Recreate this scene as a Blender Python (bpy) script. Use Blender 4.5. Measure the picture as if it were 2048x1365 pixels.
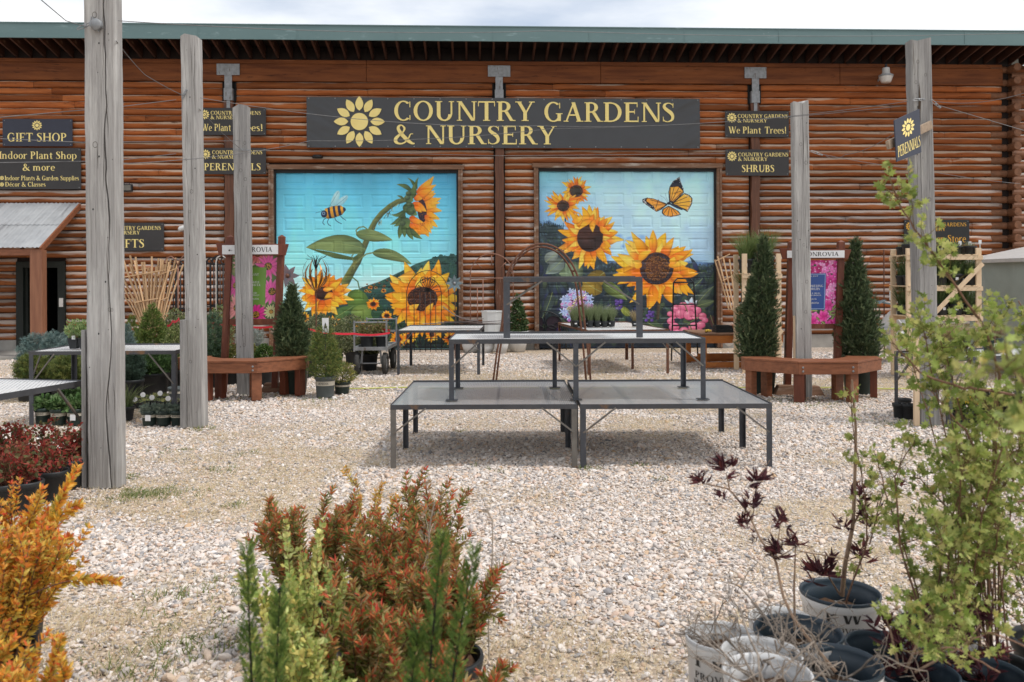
import bpy, math, random
import numpy as np
from math import sin, cos, pi, radians
random.seed(11)
RNG = np.random.default_rng(11)
for _o in list(bpy.data.objects): bpy.data.objects.remove(_o)
SC = bpy.context.scene
COL = SC.collection

# ------------------------------------------------------------------ camera
H, F, U0, V0, ROLL = 1.6, 1700.0, 1024.0, 562.0, radians(0.25)
cd = bpy.data.cameras.new('camera'); cam = bpy.data.objects.new('camera', cd); COL.objects.link(cam)
cd.sensor_width = 36; cd.lens = 36*F/2048; cd.shift_y = -(682.5-V0)/2048; cd.clip_start = .05; cd.clip_end = 600
from mathutils import Matrix, Vector
cR, sR = cos(ROLL), sin(ROLL)
cam.matrix_world = Matrix(((cR, sR, 0, 0), (0, 0, -1, 0), (-sR, cR, 0, H), (0, 0, 0, 1)))
cd.dof.use_dof = True; cd.dof.focus_distance = 8.5; cd.dof.aperture_fstop = 4.5
SC.camera = cam
# ------------------------------------------------------------------ light: bright overcast, sun behind thin cloud from the right
SUN_EL, SUN_AZ = radians(60), radians(112)      # azimuth clockwise from +Y
w = bpy.data.worlds.new("World"); SC.world = w; w.use_nodes = True
nt = w.node_tree; N = nt.nodes; L = nt.links; N.clear()
out = N.new('ShaderNodeOutputWorld'); bg = N.new('ShaderNodeBackground'); sky = N.new('ShaderNodeTexSky')
sky.sky_type = 'NISHITA'; sky.sun_disc = False; sky.sun_elevation = SUN_EL; sky.sun_rotation = SUN_AZ; sky.air_density = 1.0; sky.dust_density = 1.5
tc = N.new('ShaderNodeTexCoord'); mp = N.new('ShaderNodeMapping'); mp.inputs['Scale'].default_value = (1.2, 1.2, 4.5)
nz = N.new('ShaderNodeTexNoise'); nz.inputs['Scale'].default_value = 2.2; nz.inputs['Detail'].default_value = 8; nz.inputs['Roughness'].default_value = .55
cr = N.new('ShaderNodeValToRGB'); cr.color_ramp.elements[0].position = .30; cr.color_ramp.elements[1].position = .62
cr.color_ramp.elements[0].color = (.30, .30, .30, 1); cr.color_ramp.elements[1].color = (1, 1, 1, 1)
mx = N.new('ShaderNodeMix'); mx.data_type = 'RGBA'; mx.inputs['B'].default_value = (7.5, 7.6, 7.7, 1)
L.new(tc.outputs['Generated'], mp.inputs[0]); L.new(mp.outputs[0], nz.inputs['Vector']); L.new(nz.outputs['Fac'], cr.inputs[0])
L.new(cr.outputs[0], mx.inputs['Factor']); L.new(sky.outputs[0], mx.inputs['A']); L.new(mx.outputs['Result'], bg.inputs[0]); bg.inputs[1].default_value = .105
L.new(bg.outputs[0], out.inputs[0])
sl = bpy.data.lights.new('sun', 'SUN'); so = bpy.data.objects.new('sun', sl); COL.objects.link(so)
sl.energy = 1.75; sl.angle = radians(11); sl.color = (1, .97, .93)
sd = Vector((sin(SUN_AZ)*cos(SUN_EL), cos(SUN_AZ)*cos(SUN_EL), sin(SUN_EL)))
so.rotation_euler = sd.to_track_quat('Z', 'Y').to_euler(); so.location = (8, -6, 14)
SC.view_settings.view_transform = 'Standard'; SC.view_settings.look = 'None'; SC.view_settings.exposure = .57; SC.view_settings.gamma = 1
SC.render.engine = 'CYCLES'; SC.cycles.max_bounces = 7; SC.cycles.transparent_max_bounces = 12; SC.cycles.use_denoising = True

# ------------------------------------------------------------------ photo pixel -> place
def ray(u, v):
    dx = (u-U0)/F; dy = (V0-v)/F
    return dx*cR+dy*sR, dy*cR-dx*sR
def G(u, v, z=0.0):
    X, Z = ray(u, v); Y = (z-H)/Z
    return Vector((X*Y, Y, z))
def P(u, v, Y):
    X, Z = ray(u, v)
    return Vector((X*Y, Y, H+Z*Y))
YAW = radians(2.5); D0 = 19.89; cY, sY = cos(YAW), sin(YAW)
def W(u, v, o=0.0):              # -> (along wall, height)
    X, Z = ray(u, v); t = (D0*cY-o)/(cY-X*sY)
    return (X*t*cY+(t-D0)*sY, H+Z*t)
def WW(s, h, o=0.0):             # wall coords -> world
    return Vector((s*cY+o*sY, D0+s*sY-o*cY, h))

# ------------------------------------------------------------------ mesh builder
class MB:
    def __init__(s): s.v = []; s.f = []; s.c = []; s.n = 0; s.mi = []; s.has = False
    def add(s, V, Fs, col=None, mi=0):
        V = np.asarray(V, float).reshape(-1, 3)
        if isinstance(Fs, np.ndarray): Fs = [Fs]
        else:
            d = {}
            for f in Fs: d.setdefault(len(f), []).append(f)
            Fs = [np.array(x, int) for x in d.values()]
        for f in Fs:
            if len(f): s.f.append(f+s.n); s.mi.append(np.full(len(f), mi))
        s.v.append(V); s.n += len(V)
        if col is None: c = np.ones((len(V), 3))
        else: c = np.broadcast_to(np.asarray(col, float), (len(V), 3)); s.has = True
        s.c.append(c); return s
    def box(s, c, d, R=None, col=None, mi=0):
        V = np.array([(x, y, z) for x in (-.5, .5) for y in (-.5, .5) for z in (-.5, .5)])*np.array(d)
        if R is not None: V = V @ np.array(R).T
        return s.add(V+np.array(c), [(0, 1, 3, 2), (4, 6, 7, 5), (0, 4, 5, 1), (2, 3, 7, 6), (0, 2, 6, 4), (1, 5, 7, 3)], col, mi)
    def bx(s, x0, x1, y0, y1, z0, z1, col=None, mi=0):
        return s.box(((x0+x1)/2, (y0+y1)/2, (z0+z1)/2), (abs(x1-x0), abs(y1-y0), abs(z1-z0)), None, col, mi)
    def beam(s, a, b, w, h, col=None, up=(0, 0, 1), mi=0):
        a = np.array(a, float); b = np.array(b, float); d = b-a; l = np.linalg.norm(d); d = d/l
        u = np.array(up, float)
        if abs(d@u) > .98: u = np.array((0, 1., 0))
        r = np.cross(d, u); r /= np.linalg.norm(r); u = np.cross(r, d)
        return s.box((a+b)/2, (l, w, h), np.column_stack((d, r, u)), col, mi)
    def tube(s, pts, r, n=6, col=None, cap=True, mi=0):
        p = np.array([tuple(q) for q in pts], float); m = len(p); r = np.broadcast_to(np.asarray(r, float), (m,))
        t = np.gradient(p, axis=0); t /= np.linalg.norm(t, axis=1)[:, None]+1e-12
        u = np.array((0, 0, 1.)) if abs(t[0][2]) < .9 else np.array((1., 0, 0))
        V = np.zeros((m, n, 3)); a = np.arange(n)*2*pi/n
        for i in range(m):
            x = np.cross(t[i], u); x /= np.linalg.norm(x)+1e-12; u = np.cross(x, t[i])
            V[i] = p[i]+r[i]*(np.cos(a)[:, None]*x+np.sin(a)[:, None]*u)
        i = np.arange(m-1)[:, None]*n; j = np.arange(n)[None]; k = (j+1) % n
        Fq = np.stack((i+j, i+k, i+n+k, i+n+j), -1).reshape(-1, 4); Fl = [tuple(q) for q in Fq]
        if cap: Fl += [tuple(range(n))[::-1], tuple(range((m-1)*n, m*n))]
        if col is not None and np.ndim(col) == 2: col = np.repeat(col, n, 0)
        return s.add(V, Fl, col, mi)
    def lathe(s, prof, n=24, c=(0, 0, 0), col=None, R=None, mi=0, sq=0):
        a = np.arange(n)*2*pi/n; m = len(prof)
        k = 1.0
        if sq: k = 1/np.maximum(abs(np.cos((a+pi/sq) % (2*pi/sq)-pi/sq)), .1)
        V = np.array([(r*np.cos(a)*k, r*np.sin(a)*k, np.full(n, z)) for r, z in prof]).transpose(0, 2, 1).reshape(-1, 3)
        if R is not None: V = V @ np.array(R).T
        i = np.arange(m-1)[:, None]*n; j = np.arange(n)[None]; q = (j+1) % n
        return s.add(V+np.array(c), np.stack((i+j, i+q, i+n+q, i+n+j), -1).reshape(-1, 4), col, mi)
    def inst(s, T, R, p, col=None, mi=0):      # T=(verts,faces) template; R (N,3,3) columns = axes (scaled); p (N,3)
        tv, tf = T; n = len(p); k = len(tv)
        V = np.einsum('nij,kj->nki', R, tv)+np.asarray(p)[:, None]
        off = (np.arange(n)*k)[:, None, None]
        if col is not None: col = np.repeat(np.asarray(col), k, 0) if np.ndim(col) == 2 else col
        Fa = [(f[None]+off).reshape(-1, f.shape[1]) for f in tf]
        base = s.n; V = V.reshape(-1, 3)
        for f in Fa: s.f.append(f+base); s.mi.append(np.full(len(f), mi))
        s.v.append(V); s.n += len(V)
        if col is None: c = np.ones((len(V), 3))
        else: c = np.broadcast_to(col, (len(V), 3)); s.has = True
        s.c.append(c); return s
    def mesh(s, name, mats, smooth=False):
        me = bpy.data.meshes.new(name); V = np.concatenate(s.v); me.vertices.add(len(V)); me.vertices.foreach_set('co', V.ravel().astype('f'))
        tot = np.concatenate([np.full(len(f), f.shape[1]) for f in s.f]); idx = np.concatenate([f.ravel() for f in s.f])
        me.loops.add(len(idx)); me.loops.foreach_set('vertex_index', idx.astype('i'))
        me.polygons.add(len(tot)); st = np.concatenate(([0], np.cumsum(tot)[:-1])); me.polygons.foreach_set('loop_start', st.astype('i'))
        try: me.polygons.foreach_set('loop_total', tot.astype('i'))
        except Exception: pass
        me.polygons.foreach_set('material_index', np.concatenate(s.mi).astype('i'))
        me.polygons.foreach_set('use_smooth', np.full(len(tot), smooth))
        if s.has:
            at = me.color_attributes.new('Col', 'FLOAT_COLOR', 'POINT'); c = np.concatenate(s.c); at.data.foreach_set('color', np.column_stack((c, np.ones(len(c)))).ravel().astype('f'))
        for m in (mats if isinstance(mats, (list, tuple)) else [mats]): me.materials.append(m)
        me.update(calc_edges=True); me.validate(); return me
    def build(s, name, mats, parent=None, loc=None, rz=0, bev=0, smooth=False):
        me = s.mesh(name, mats, smooth); o = bpy.data.objects.new(name, me); COL.objects.link(o)
        if parent: o.parent = parent
        if loc is not None: o.location = loc
        if rz: o.rotation_euler = (0, 0, rz)
        if bev:
            b = o.modifiers.new('bevel', 'BEVEL'); b.width = bev; b.segments = 2; b.limit_method = 'ANGLE'
        return o
def tag(o, label=None, cat=None, group=None, kind=None):
    if label: o['label'] = label
    if cat: o['category'] = cat
    if group: o['group'] = group
    if kind: o['kind'] = kind
    return o
def thing(name, label, cat, loc=(0, 0, 0), rz=0, group=None):
    o = bpy.data.objects.new(name, None); COL.objects.link(o); o.location = loc; o.rotation_euler = (0, 0, rz); o.empty_display_size = .1
    return tag(o, label, cat, group)
def copy_tree(o, loc, rz=None, label=None, scale=None, parent=None):
    c = o.copy(); COL.objects.link(c)
    if parent: c.parent = parent
    else:
        c.location = loc
        if rz is not None: c.rotation_euler = (0, 0, rz)
        if scale is not None: c.scale = (scale,)*3 if np.isscalar(scale) else scale
        if label: c['label'] = label
    for ch in [x for x in o.children]: copy_tree(ch, None, parent=c)
    return c

# ------------------------------------------------------------------ materials
MATS = {}
def sock(n, k):
    return n.inputs[k]
def pbr(name, c1, c2=None, sc=(8, 8, 8), rough=.6, metal=0, bump=0, bsc=None, attr=False, c3=None, t3=(.55, .62), s3=(3, 3, 3), detail=6, c4=None, t4=(.6, .7), s4=(2, 2, 2), trans=0, spec=.4, upc=None, bd=.01, ior=None, tint=None):
    if name in MATS: return MATS[name]
    m = bpy.data.materials.new(name); m.use_nodes = True; nt = m.node_tree; N = nt.nodes; L = nt.links
    b = N['Principled BSDF']; tc = N.new('ShaderNodeTexCoord'); co = tc.outputs['Object']
    def noise(scale, det=detail, off=0):
        mp = N.new('ShaderNodeMapping'); mp.inputs['Scale'].default_value = scale; mp.inputs['Location'].default_value = (off, off*.7, off*1.3); L.new(co, mp.inputs[0])
        n = N.new('ShaderNodeTexNoise'); n.inputs['Scale'].default_value = 1; n.inputs['Detail'].default_value = det; n.inputs['Roughness'].default_value = .6; L.new(mp.outputs[0], n.inputs['Vector']); return n.outputs['Fac']
    def mix(f, a, bb, typ='MIX'):
        x = N.new('ShaderNodeMix'); x.data_type = 'RGBA'; x.blend_type = typ
        for k, q in (('Factor', f), ('A', a), ('B', bb)):
            if hasattr(q, 'links') or hasattr(q, 'is_linked'): L.new(q, x.inputs[k])
            else: x.inputs[k].default_value = q if k == 'Factor' else (*q[:3], 1)
        return x.outputs['Result']
    def ramp(f, a, bb):
        r = N.new('ShaderNodeMapRange'); r.inputs[1].default_value = a; r.inputs[2].default_value = bb; L.new(f, r.inputs[0]); return r.outputs[0]
    c = c1
    if c2 is not None: c = mix(ramp(noise(sc), .32, .68), c1, c2)
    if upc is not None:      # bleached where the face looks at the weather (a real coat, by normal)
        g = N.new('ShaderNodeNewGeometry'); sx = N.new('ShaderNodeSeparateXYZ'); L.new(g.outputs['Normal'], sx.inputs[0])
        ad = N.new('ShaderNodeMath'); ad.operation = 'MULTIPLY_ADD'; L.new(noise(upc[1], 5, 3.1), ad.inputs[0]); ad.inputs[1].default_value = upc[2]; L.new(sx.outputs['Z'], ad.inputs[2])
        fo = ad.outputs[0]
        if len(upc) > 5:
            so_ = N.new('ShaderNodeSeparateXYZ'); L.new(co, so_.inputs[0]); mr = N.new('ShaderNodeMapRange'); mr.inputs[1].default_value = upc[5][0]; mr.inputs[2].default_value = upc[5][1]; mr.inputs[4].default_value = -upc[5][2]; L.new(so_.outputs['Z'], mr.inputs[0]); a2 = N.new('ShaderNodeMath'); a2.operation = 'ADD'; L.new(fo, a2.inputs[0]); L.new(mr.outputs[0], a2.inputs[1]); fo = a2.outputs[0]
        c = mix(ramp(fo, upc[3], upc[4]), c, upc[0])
    if c3 is not None: c = mix(ramp(noise(s3, 5, 7.7), *t3), c, c3)
    if c4 is not None: c = mix(ramp(noise(s4, 4, 17.3), *t4), c, c4)
    if attr:
        a = N.new('ShaderNodeAttribute'); a.attribute_name = 'Col'
        c = mix(1.0, a.outputs['Color'], c, 'MULTIPLY') if not (c2 is None and tuple(c1) == (1, 1, 1)) else a.outputs['Color']
    if hasattr(c, 'is_linked') or hasattr(c, 'links'): L.new(c, b.inputs['Base Color'])
    else: b.inputs['Base Color'].default_value = (*c, 1)
    b.inputs['Roughness'].default_value = rough; b.inputs['Metallic'].default_value = metal
    b.inputs['Specular IOR Level'].default_value = spec
    if bump:
        bp = N.new('ShaderNodeBump'); bp.inputs['Strength'].default_value = bump; bp.inputs['Distance'].default_value = bd
        L.new(noise(bsc or sc, 7, 1.9), bp.inputs['Height']); L.new(bp.outputs[0], b.inputs['Normal'])
    if trans:
        o = N['Material Output']; t = N.new('ShaderNodeBsdfTranslucent'); ms = N.new('ShaderNodeMixShader'); ms.inputs[0].default_value = trans
        if hasattr(c, 'is_linked'): L.new(c, t.inputs['Color'])
        else: t.inputs['Color'].default_value = (*c, 1)
        L.new(b.outputs[0], ms.inputs[1]); L.new(t.outputs[0], ms.inputs[2]); L.new(ms.outputs[0], o.inputs[0])
    MATS[name] = m; return m
def lin(r, g=None, b=None):
    a = np.array((r, g, b) if g is not None else r, float)/255
    return np.where(a <= .04045, a/12.92, ((a+.055)/1.055)**2.4)
def T3(*a): return tuple(float(x) for x in lin(*a))

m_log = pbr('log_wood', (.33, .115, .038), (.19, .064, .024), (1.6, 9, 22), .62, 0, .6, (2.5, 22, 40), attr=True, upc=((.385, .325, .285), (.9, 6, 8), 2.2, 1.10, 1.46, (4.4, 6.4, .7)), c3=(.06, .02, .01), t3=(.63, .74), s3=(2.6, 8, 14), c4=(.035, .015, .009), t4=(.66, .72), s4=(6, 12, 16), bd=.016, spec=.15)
m_logend = pbr('log_end_wood', (.20, .085, .04), (.12, .05, .022), (12, 12, 12), .7, 0, .4)
m_beam = pbr('stained_beam', (.215, .07, .022), (.10, .031, .012), (.8, 6, 9), .6, 0, .4, (2, 18, 24), c3=(.25, .095, .04), t3=(.6, .8), s3=(.9, 3, 5), c4=(.035, .014, .008), t4=(.62, .74), s4=(2.5, 6, 14), spec=.15)
m_raft = pbr('rafter_wood', (.075, .026, .013), (.03, .011, .007), (9, 2, 9), .7, 0, .3, c3=(.25, .15, .09), t3=(.66, .78), s3=(4, 1.4, 4))
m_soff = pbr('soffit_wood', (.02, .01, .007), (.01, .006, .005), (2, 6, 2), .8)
m_fascia = pbr('green_fascia_metal', (.125, .195, .195), (.105, .17, .172), (.6, .6, 3), .45, .1, .05, c3=(.19, .27, .27), t3=(.62, .72), s3=(3, 3, 14), c4=(.5, .55, .55), t4=(.74, .76), s4=(9, 9, 22))
m_trim = pbr('trim_wood', (.24, .13, .075), (.13, .06, .03), (2, 20, 20), .7, 0, .4, c3=(.42, .36, .3), t3=(.55, .75), s3=(2, 9, 9))
m_pillar = pbr('pillar_wood', (.15, .058, .028), (.08, .03, .015), (18, 18, 1.6), .6, 0, .4, c3=(.4, .32, .27), t3=(.68, .74), s3=(14, 14, 2))
m_conc = pbr('concrete', (.36, .34, .31), (.28, .265, .24), (4, 4, 4), .9, 0, .3, (40, 40, 40))
m_galv = pbr('galvanised_steel', (.30, .31, .32), (.2, .205, .21), (12, 12, 12), .5, .35, .1, c3=(.1, .07, .05), t3=(.6, .72), s3=(16, 16, 4))
m_corr = pbr('corrugated_tin', (.42, .44, .45), (.33, .35, .37), (3, 3, 3), .42, .5, .1, c3=(.26, .27, .28), t3=(.55, .7), s3=(8, 1, 1))
m_steel = pbr('raw_steel', (.095, .10, .112), (.055, .058, .066), (5, 5, 5), .48, .55, .12, (50, 50, 50), c3=(.22, .105, .045), t3=(.66, .74), s3=(5, 5, 5), c4=(.26, .26, .27), t4=(.64, .74), s4=(9, 9, 2.5))
m_steelw = pbr('worn_steel', (.19, .175, .155), (.11, .10, .09), (6, 6, 6), .6, .35, .15, (50, 50, 50), c3=(.26, .13, .05), t3=(.62, .72), s3=(6, 6, 6))
m_rim = pbr('rusty_rim_steel', (.085, .085, .09), (.055, .056, .062), (5, 5, 5), .55, .4, .15, (60, 60, 60), c3=(.20, .11, .055), t3=(.62, .72), s3=(4, 4, 4))
m_rust = pbr('rust', (.17, .075, .042), (.10, .045, .03), (20, 20, 20), .8, .1, .3, (60, 60, 60), c3=(.22, .13, .09), t3=(.6, .7), s3=(8, 8, 8))
m_rustp = pbr('copper_rust', (.30, .15, .10), (.2, .1, .07), (20, 20, 20), .6, .3)
m_black = pbr('black_iron', (.018, .018, .02), (.03, .03, .032), (20, 20, 20), .5, .4)
m_pot = pbr('black_pot_plastic', (.018, .02, .022), (.028, .03, .031), (9, 9, 9), .5, 0, .05, c3=(.055, .055, .052), t3=(.6, .75), s3=(5, 5, 9), spec=.3)
m_gpot = pbr('green_pot_plastic', (.016, .030, .026), (.022, .038, .033), (9, 9, 9), .42, c3=(.06, .07, .065), t3=(.65, .75), s3=(6, 6, 10), spec=.35)
m_grpot = pbr('grey_pot_plastic', (.07, .085, .085), (.10, .115, .115), (6, 6, 9), .5, c3=(.16, .17, .17), t3=(.6, .75), s3=(5, 5, 12))
m_wpot = pbr('white_pot_plastic', (.74, .74, .74), (.68, .68, .68), (7, 7, 7), .35, 0, .03, c3=(.5, .47, .43), t3=(.68, .8), s3=(9, 9, 5))
m_cer = pbr('white_ceramic', (.66, .66, .65), (.6, .6, .59), (3, 3, 3), .25, c3=(.42, .4, .38), t3=(.66, .8), s3=(4, 4, 2))
m_soil = pbr('potting_soil', (.045, .026, .016), (.14, .075, .04), (45, 45, 45), .95, 0, .8, (90, 90, 90), bd=.02)
m_lbl = pbr('pot_label_band', (.47, .43, .35), (.42, .385, .31), (8, 8, 8), .6)
m_ink = pbr('dark_ink', (.025, .024, .024), rough=.6)
m_tagw = pbr('white_tag', (.72, .72, .72), (.64, .64, .64), (30, 30, 30), .5)
m_sign = pbr('sign_charcoal', (.040, .037, .037), (.033, .031, .031), (4, 4, 4), .55, c3=(.055, .05, .048), t3=(.6, .8), s3=(2, 2, 2))
m_signb = pbr('sign_navy', (.033, .037, .058), (.028, .031, .049), (4, 4, 4), .5)
m_signblk = pbr('sign_black', (.012, .013, .013), (.018, .018, .018), (4, 4, 4), .5)
m_gold = pbr('sign_gold', T3(246, 226, 146), T3(240, 216, 134), (6, 6, 6), .5)
m_gold2 = pbr('sign_orange_gold', T3(214, 160, 55), T3(200, 150, 50), (6, 6, 6), .5)
m_white = pbr('white_paint', (.7, .7, .69), (.6, .6, .59), (8, 8, 8), .5, c3=(.35, .3, .26), t3=(.66, .74), s3=(12, 12, 12))
m_frame = pbr('redwood_stain', (.17, .045, .02), (.10, .026, .012), (14, 14, 3), .5, 0, .25, (40, 40, 6), c3=(.26, .10, .055), t3=(.55, .75), s3=(8, 8, 2))
m_bench = pbr('bench_redwood', (.27, .10, .046), (.165, .058, .026), (5, 16, 22), .5, 0, .25, (8, 40, 50), c3=(.10, .032, .017), t3=(.6, .74), s3=(3, 9, 14))
m_orange = pbr('orange_stained_wood', (.45, .16, .035), (.3, .09, .02), (5, 14, 16), .5, 0, .2, c3=(.16, .06, .025), t3=(.58, .72), s3=(4, 8, 8))
m_pine = pbr('raw_pine', (.72, .55, .37), (.6, .44, .28), (14, 14, 3), .6, 0, .15, c3=(.36, .22, .12), t3=(.68, .76), s3=(9, 9, 3))
m_cane = pbr('cedar_lath', (.60, .40, .23), (.44, .28, .15), (14, 14, 2), .7, 0, .2, attr=True)
m_bark = pbr('twig_bark', (.20, .15, .115), (.11, .08, .06), (50, 50, 20), .8, 0, .3, attr=True)
m_leaf = pbr('leaf', (1, 1, 1), (.78, .82, .76), (14, 14, 14), .5, attr=True, trans=.38, spec=.3)
m_needle = pbr('needles', (1, 1, 1), (.75, .8, .7), (9, 9, 9), .6, attr=True, trans=.12, spec=.25)
m_paint = pbr('mural_paint', (1, 1, 1), (.93, .93, .93), (2, 2, 2), .38, attr=True, spec=.45, bump=.06, bsc=(30, 30, 30))
m_poster = pbr('printed_poster', (1, 1, 1), rough=.3, attr=True, spec=.4)
m_red = pbr('red_tape', (.72, .03, .06), (.6, .02, .04), (20, 20, 20), .4)
m_yel = pbr('yellow_rope', (.55, .55, .16), (.45, .47, .12), (20, 20, 20), .6)
m_wire = pbr('steel_wire', (.17, .165, .165), (.11, .11, .11), (20, 20, 20), .6, .2)
m_lite = pbr('aluminium_lamp', (.62, .6, .57), (.5, .48, .46), (9, 9, 9), .4, .2)
m_glass = pbr('lamp_glass', (.12, .11, .09), (.16, .145, .12), (9, 9, 9), .15)
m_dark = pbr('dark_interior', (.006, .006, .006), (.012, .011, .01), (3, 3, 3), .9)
m_dgreen = pbr('dark_green_paint', (.005, .008, .006), (.009, .013, .01), (9, 9, 3), .6)
m_rubber = pbr('tyre_rubber', (.025, .025, .024), (.05, .047, .043), (20, 20, 20), .85, 0, .4)
def post_mat(name, c1, c2, c3, c4):
    return pbr(name, c1, c2, (46, 46, 1.6), .85, 0, .9, (110, 110, 3.2), c3=c3, t3=(.5, .7), s3=(12, 12, 1.3), c4=c4, t4=(.60, .72), s4=(70, 70, 1.5), bd=.008, spec=.2)
m_post = post_mat('weathered_timber', (.385, .37, .352), (.25, .238, .227), (.50, .485, .46), (.125, .115, .105))
m_postd = post_mat('weathered_timber_dark', (.29, .28, .27), (.185, .178, .172), (.37, .36, .34), (.10, .085, .07))

# expanded metal sheet with real see-through holes
def mesh_mat():
    m = bpy.data.materials.new('expanded_metal'); m.use_nodes = True; nt = m.node_tree; N = nt.nodes; L = nt.links; b = N['Principled BSDF']
    b.inputs['Base Color'].default_value = (.38, .385, .395, 1); b.inputs['Metallic'].default_value = .4; b.inputs['Roughness'].default_value = .33; b.inputs['Specular IOR Level'].default_value = .9
    tc = N.new('ShaderNodeTexCoord'); sx = N.new('ShaderNodeSeparateXYZ'); L.new(tc.outputs['Object'], sx.inputs[0])
    def M(op, a, bb=None, c=None):
        n = N.new('ShaderNodeMath'); n.operation = op
        for i, q in enumerate((a, bb, c)):
            if q is None: continue
            if hasattr(q, 'is_linked'): L.new(q, n.inputs[i])
            else: n.inputs[i].default_value = q
        return n.outputs[0]
    x = M('MULTIPLY', sx.outputs['X'], 1/.034); y = M('MULTIPLY', sx.outputs['Y'], 1/.05)
    f1 = M('ABSOLUTE', M('SUBTRACT', M('FRACT', M('ADD', x, y)), .5)); f2 = M('ABSOLUTE', M('SUBTRACT', M('FRACT', M('SUBTRACT', x, y)), .5))
    k = M('GREATER_THAN', M('MAXIMUM', f1, f2), .15)
    t = N.new('ShaderNodeBsdfTransparent'); ms = N.new('ShaderNodeMixShader'); L.new(k, ms.inputs[0]); L.new(t.outputs[0], ms.inputs[1]); L.new(b.outputs[0], ms.inputs[2]); L.new(ms.outputs[0], N['Material Output'].inputs[0])
    return m
m_exp = mesh_mat(); m_exp_glare = mesh_mat(); m_exp_glare.name = 'expanded_metal_glare'; m_exp_glare.node_tree.nodes['Principled BSDF'].inputs['Base Color'].default_value = (.72, .73, .73, 1)  # paler copy of the mesh, sky glare on table tops painted into its colour
m_exp_glare.node_tree.nodes['Principled BSDF'].inputs['Metallic'].default_value = .1
# ------------------------------------------------------------------ ground
def vnoise(x, y, s, seed=0, octv=4):
    r = np.zeros_like(x, dtype=float); amp = 1; tot = 0
    for o in range(octv):
        g = np.random.default_rng(seed+o*17).random((64, 64)); X = x*s*2**o; Y = y*s*2**o
        xi = np.floor(X).astype(int); yi = np.floor(Y).astype(int); fx = X-xi; fy = Y-yi; fx = fx*fx*(3-2*fx); fy = fy*fy*(3-2*fy)
        a = g[xi % 64, yi % 64]; b = g[(xi+1) % 64, yi % 64]; c = g[xi % 64, (yi+1) % 64]; d = g[(xi+1) % 64, (yi+1) % 64]
        r += amp*((a*(1-fx)+b*fx)*(1-fy)+(c*(1-fx)+d*fx)*fy); tot += amp; amp *= .5
    return r/tot
def straw_mask(x, y):
    b = vnoise(x, y*1.6, .42, 5, 4); r = np.clip((b-.50)/.12, 0, .9)
    for cx, cy, rx, ry, k in ((-.6, 6.4, 1.6, .35, .5), (3.6, 7.6, 1.2, .6, .6), (-1.2, 11, 1.8, .5, .5), (3.4, 4.0, .8, .5, .7), (-1.9, 3.9, 1.0, .7, .9), (1.9, 5.1, .7, .8, .8), (-2.4, 8.6, 1.5, .9, .6), (.3, 9.6, 2.2, .5, .5), (1.2, 3.6, .5, .6, .8), (-3.2, 12.3, 2, .5, .5), (2.7, 4.6, .6, .5, .7)):
        r = np.maximum(r, k*np.clip(1.6-1.6*np.hypot((x-cx)/rx, (y-cy)/ry)-.5*(b-.5)*6, 0, 1)*np.clip((vnoise(x, y, 3, 9, 3)-.3)*4, 0, 1))
    return r
n = 150
gx = np.concatenate(([-160, -60], np.linspace(-15, 15, n), [60, 160])); gy = np.concatenate(([-40, -8], np.linspace(1, 22, n), [60, 200]))
X, Y = np.meshgrid(gx, gy); Z = (vnoise(X, Y, .35, 3, 3)-.5)*.035*((Y > 2) & (Y < 18) & (abs(X) < 12))-.012
sm = straw_mask(X, Y)
k = sm[..., None]; gc = np.array((.47, .42, .37))*(1-k)+np.array((.47, .405, .315))*k
nx = len(gx); i = np.arange(len(gy)-1)[:, None]*nx; j = np.arange(nx-1)[None]
m = MB().add(np.stack((X, Y, Z), -1).reshape(-1, 3), np.stack((i+j, i+j+1, i+nx+j+1, i+nx+j), -1).reshape(-1, 4), gc.reshape(-1, 3))
def ground_mat():
    m = bpy.data.materials.new('gravel_bed'); m.use_nodes = True; nt = m.node_tree; N = nt.nodes; L = nt.links; b = N['Principled BSDF']; b.inputs['Roughness'].default_value = .9
    tc = N.new('ShaderNodeTexCoord'); vo = N.new('ShaderNodeTexVoronoi'); vo.inputs['Scale'].default_value = 42; L.new(tc.outputs['Object'], vo.inputs['Vector'])
    sp = N.new('ShaderNodeSeparateColor'); L.new(vo.outputs['Color'], sp.inputs[0]); r = N.new('ShaderNodeValToRGB'); L.new(sp.outputs[0], r.inputs[0])
    els = r.color_ramp.elements
    for q, (p, c) in enumerate(((0, (.3, .3, .32)), (.15, (.62, .58, .56)), (.35, (1.1, .98, .88)), (.6, (1.25, 1.2, 1.15)), (.8, (.95, .78, .62)), (1, (1.5, 1.45, 1.4)))):
        e = els[q] if q < 2 else els.new(p); e.position = p; e.color = (*c, 1)
    a = N.new('ShaderNodeAttribute'); a.attribute_name = 'Col'; x = N.new('ShaderNodeMix'); x.data_type = 'RGBA'; x.blend_type = 'MULTIPLY'; x.inputs['Factor'].default_value = 1
    L.new(a.outputs[0], x.inputs['A']); L.new(r.outputs[0], x.inputs['B']); L.new(x.outputs['Result'], b.inputs['Base Color'])
    bp = N.new('ShaderNodeBump'); bp.invert = True; bp.inputs['Strength'].default_value = 1; bp.inputs['Distance'].default_value = .02; L.new(vo.outputs['Distance'], bp.inputs['Height']); L.new(bp.outputs[0], b.inputs['Normal'])
    return m
tag(m.build('ground', ground_mat(), smooth=True), kind='structure')

def in_view(x, y, mx=.66): return np.abs(x) < y*mx+.4
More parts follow.
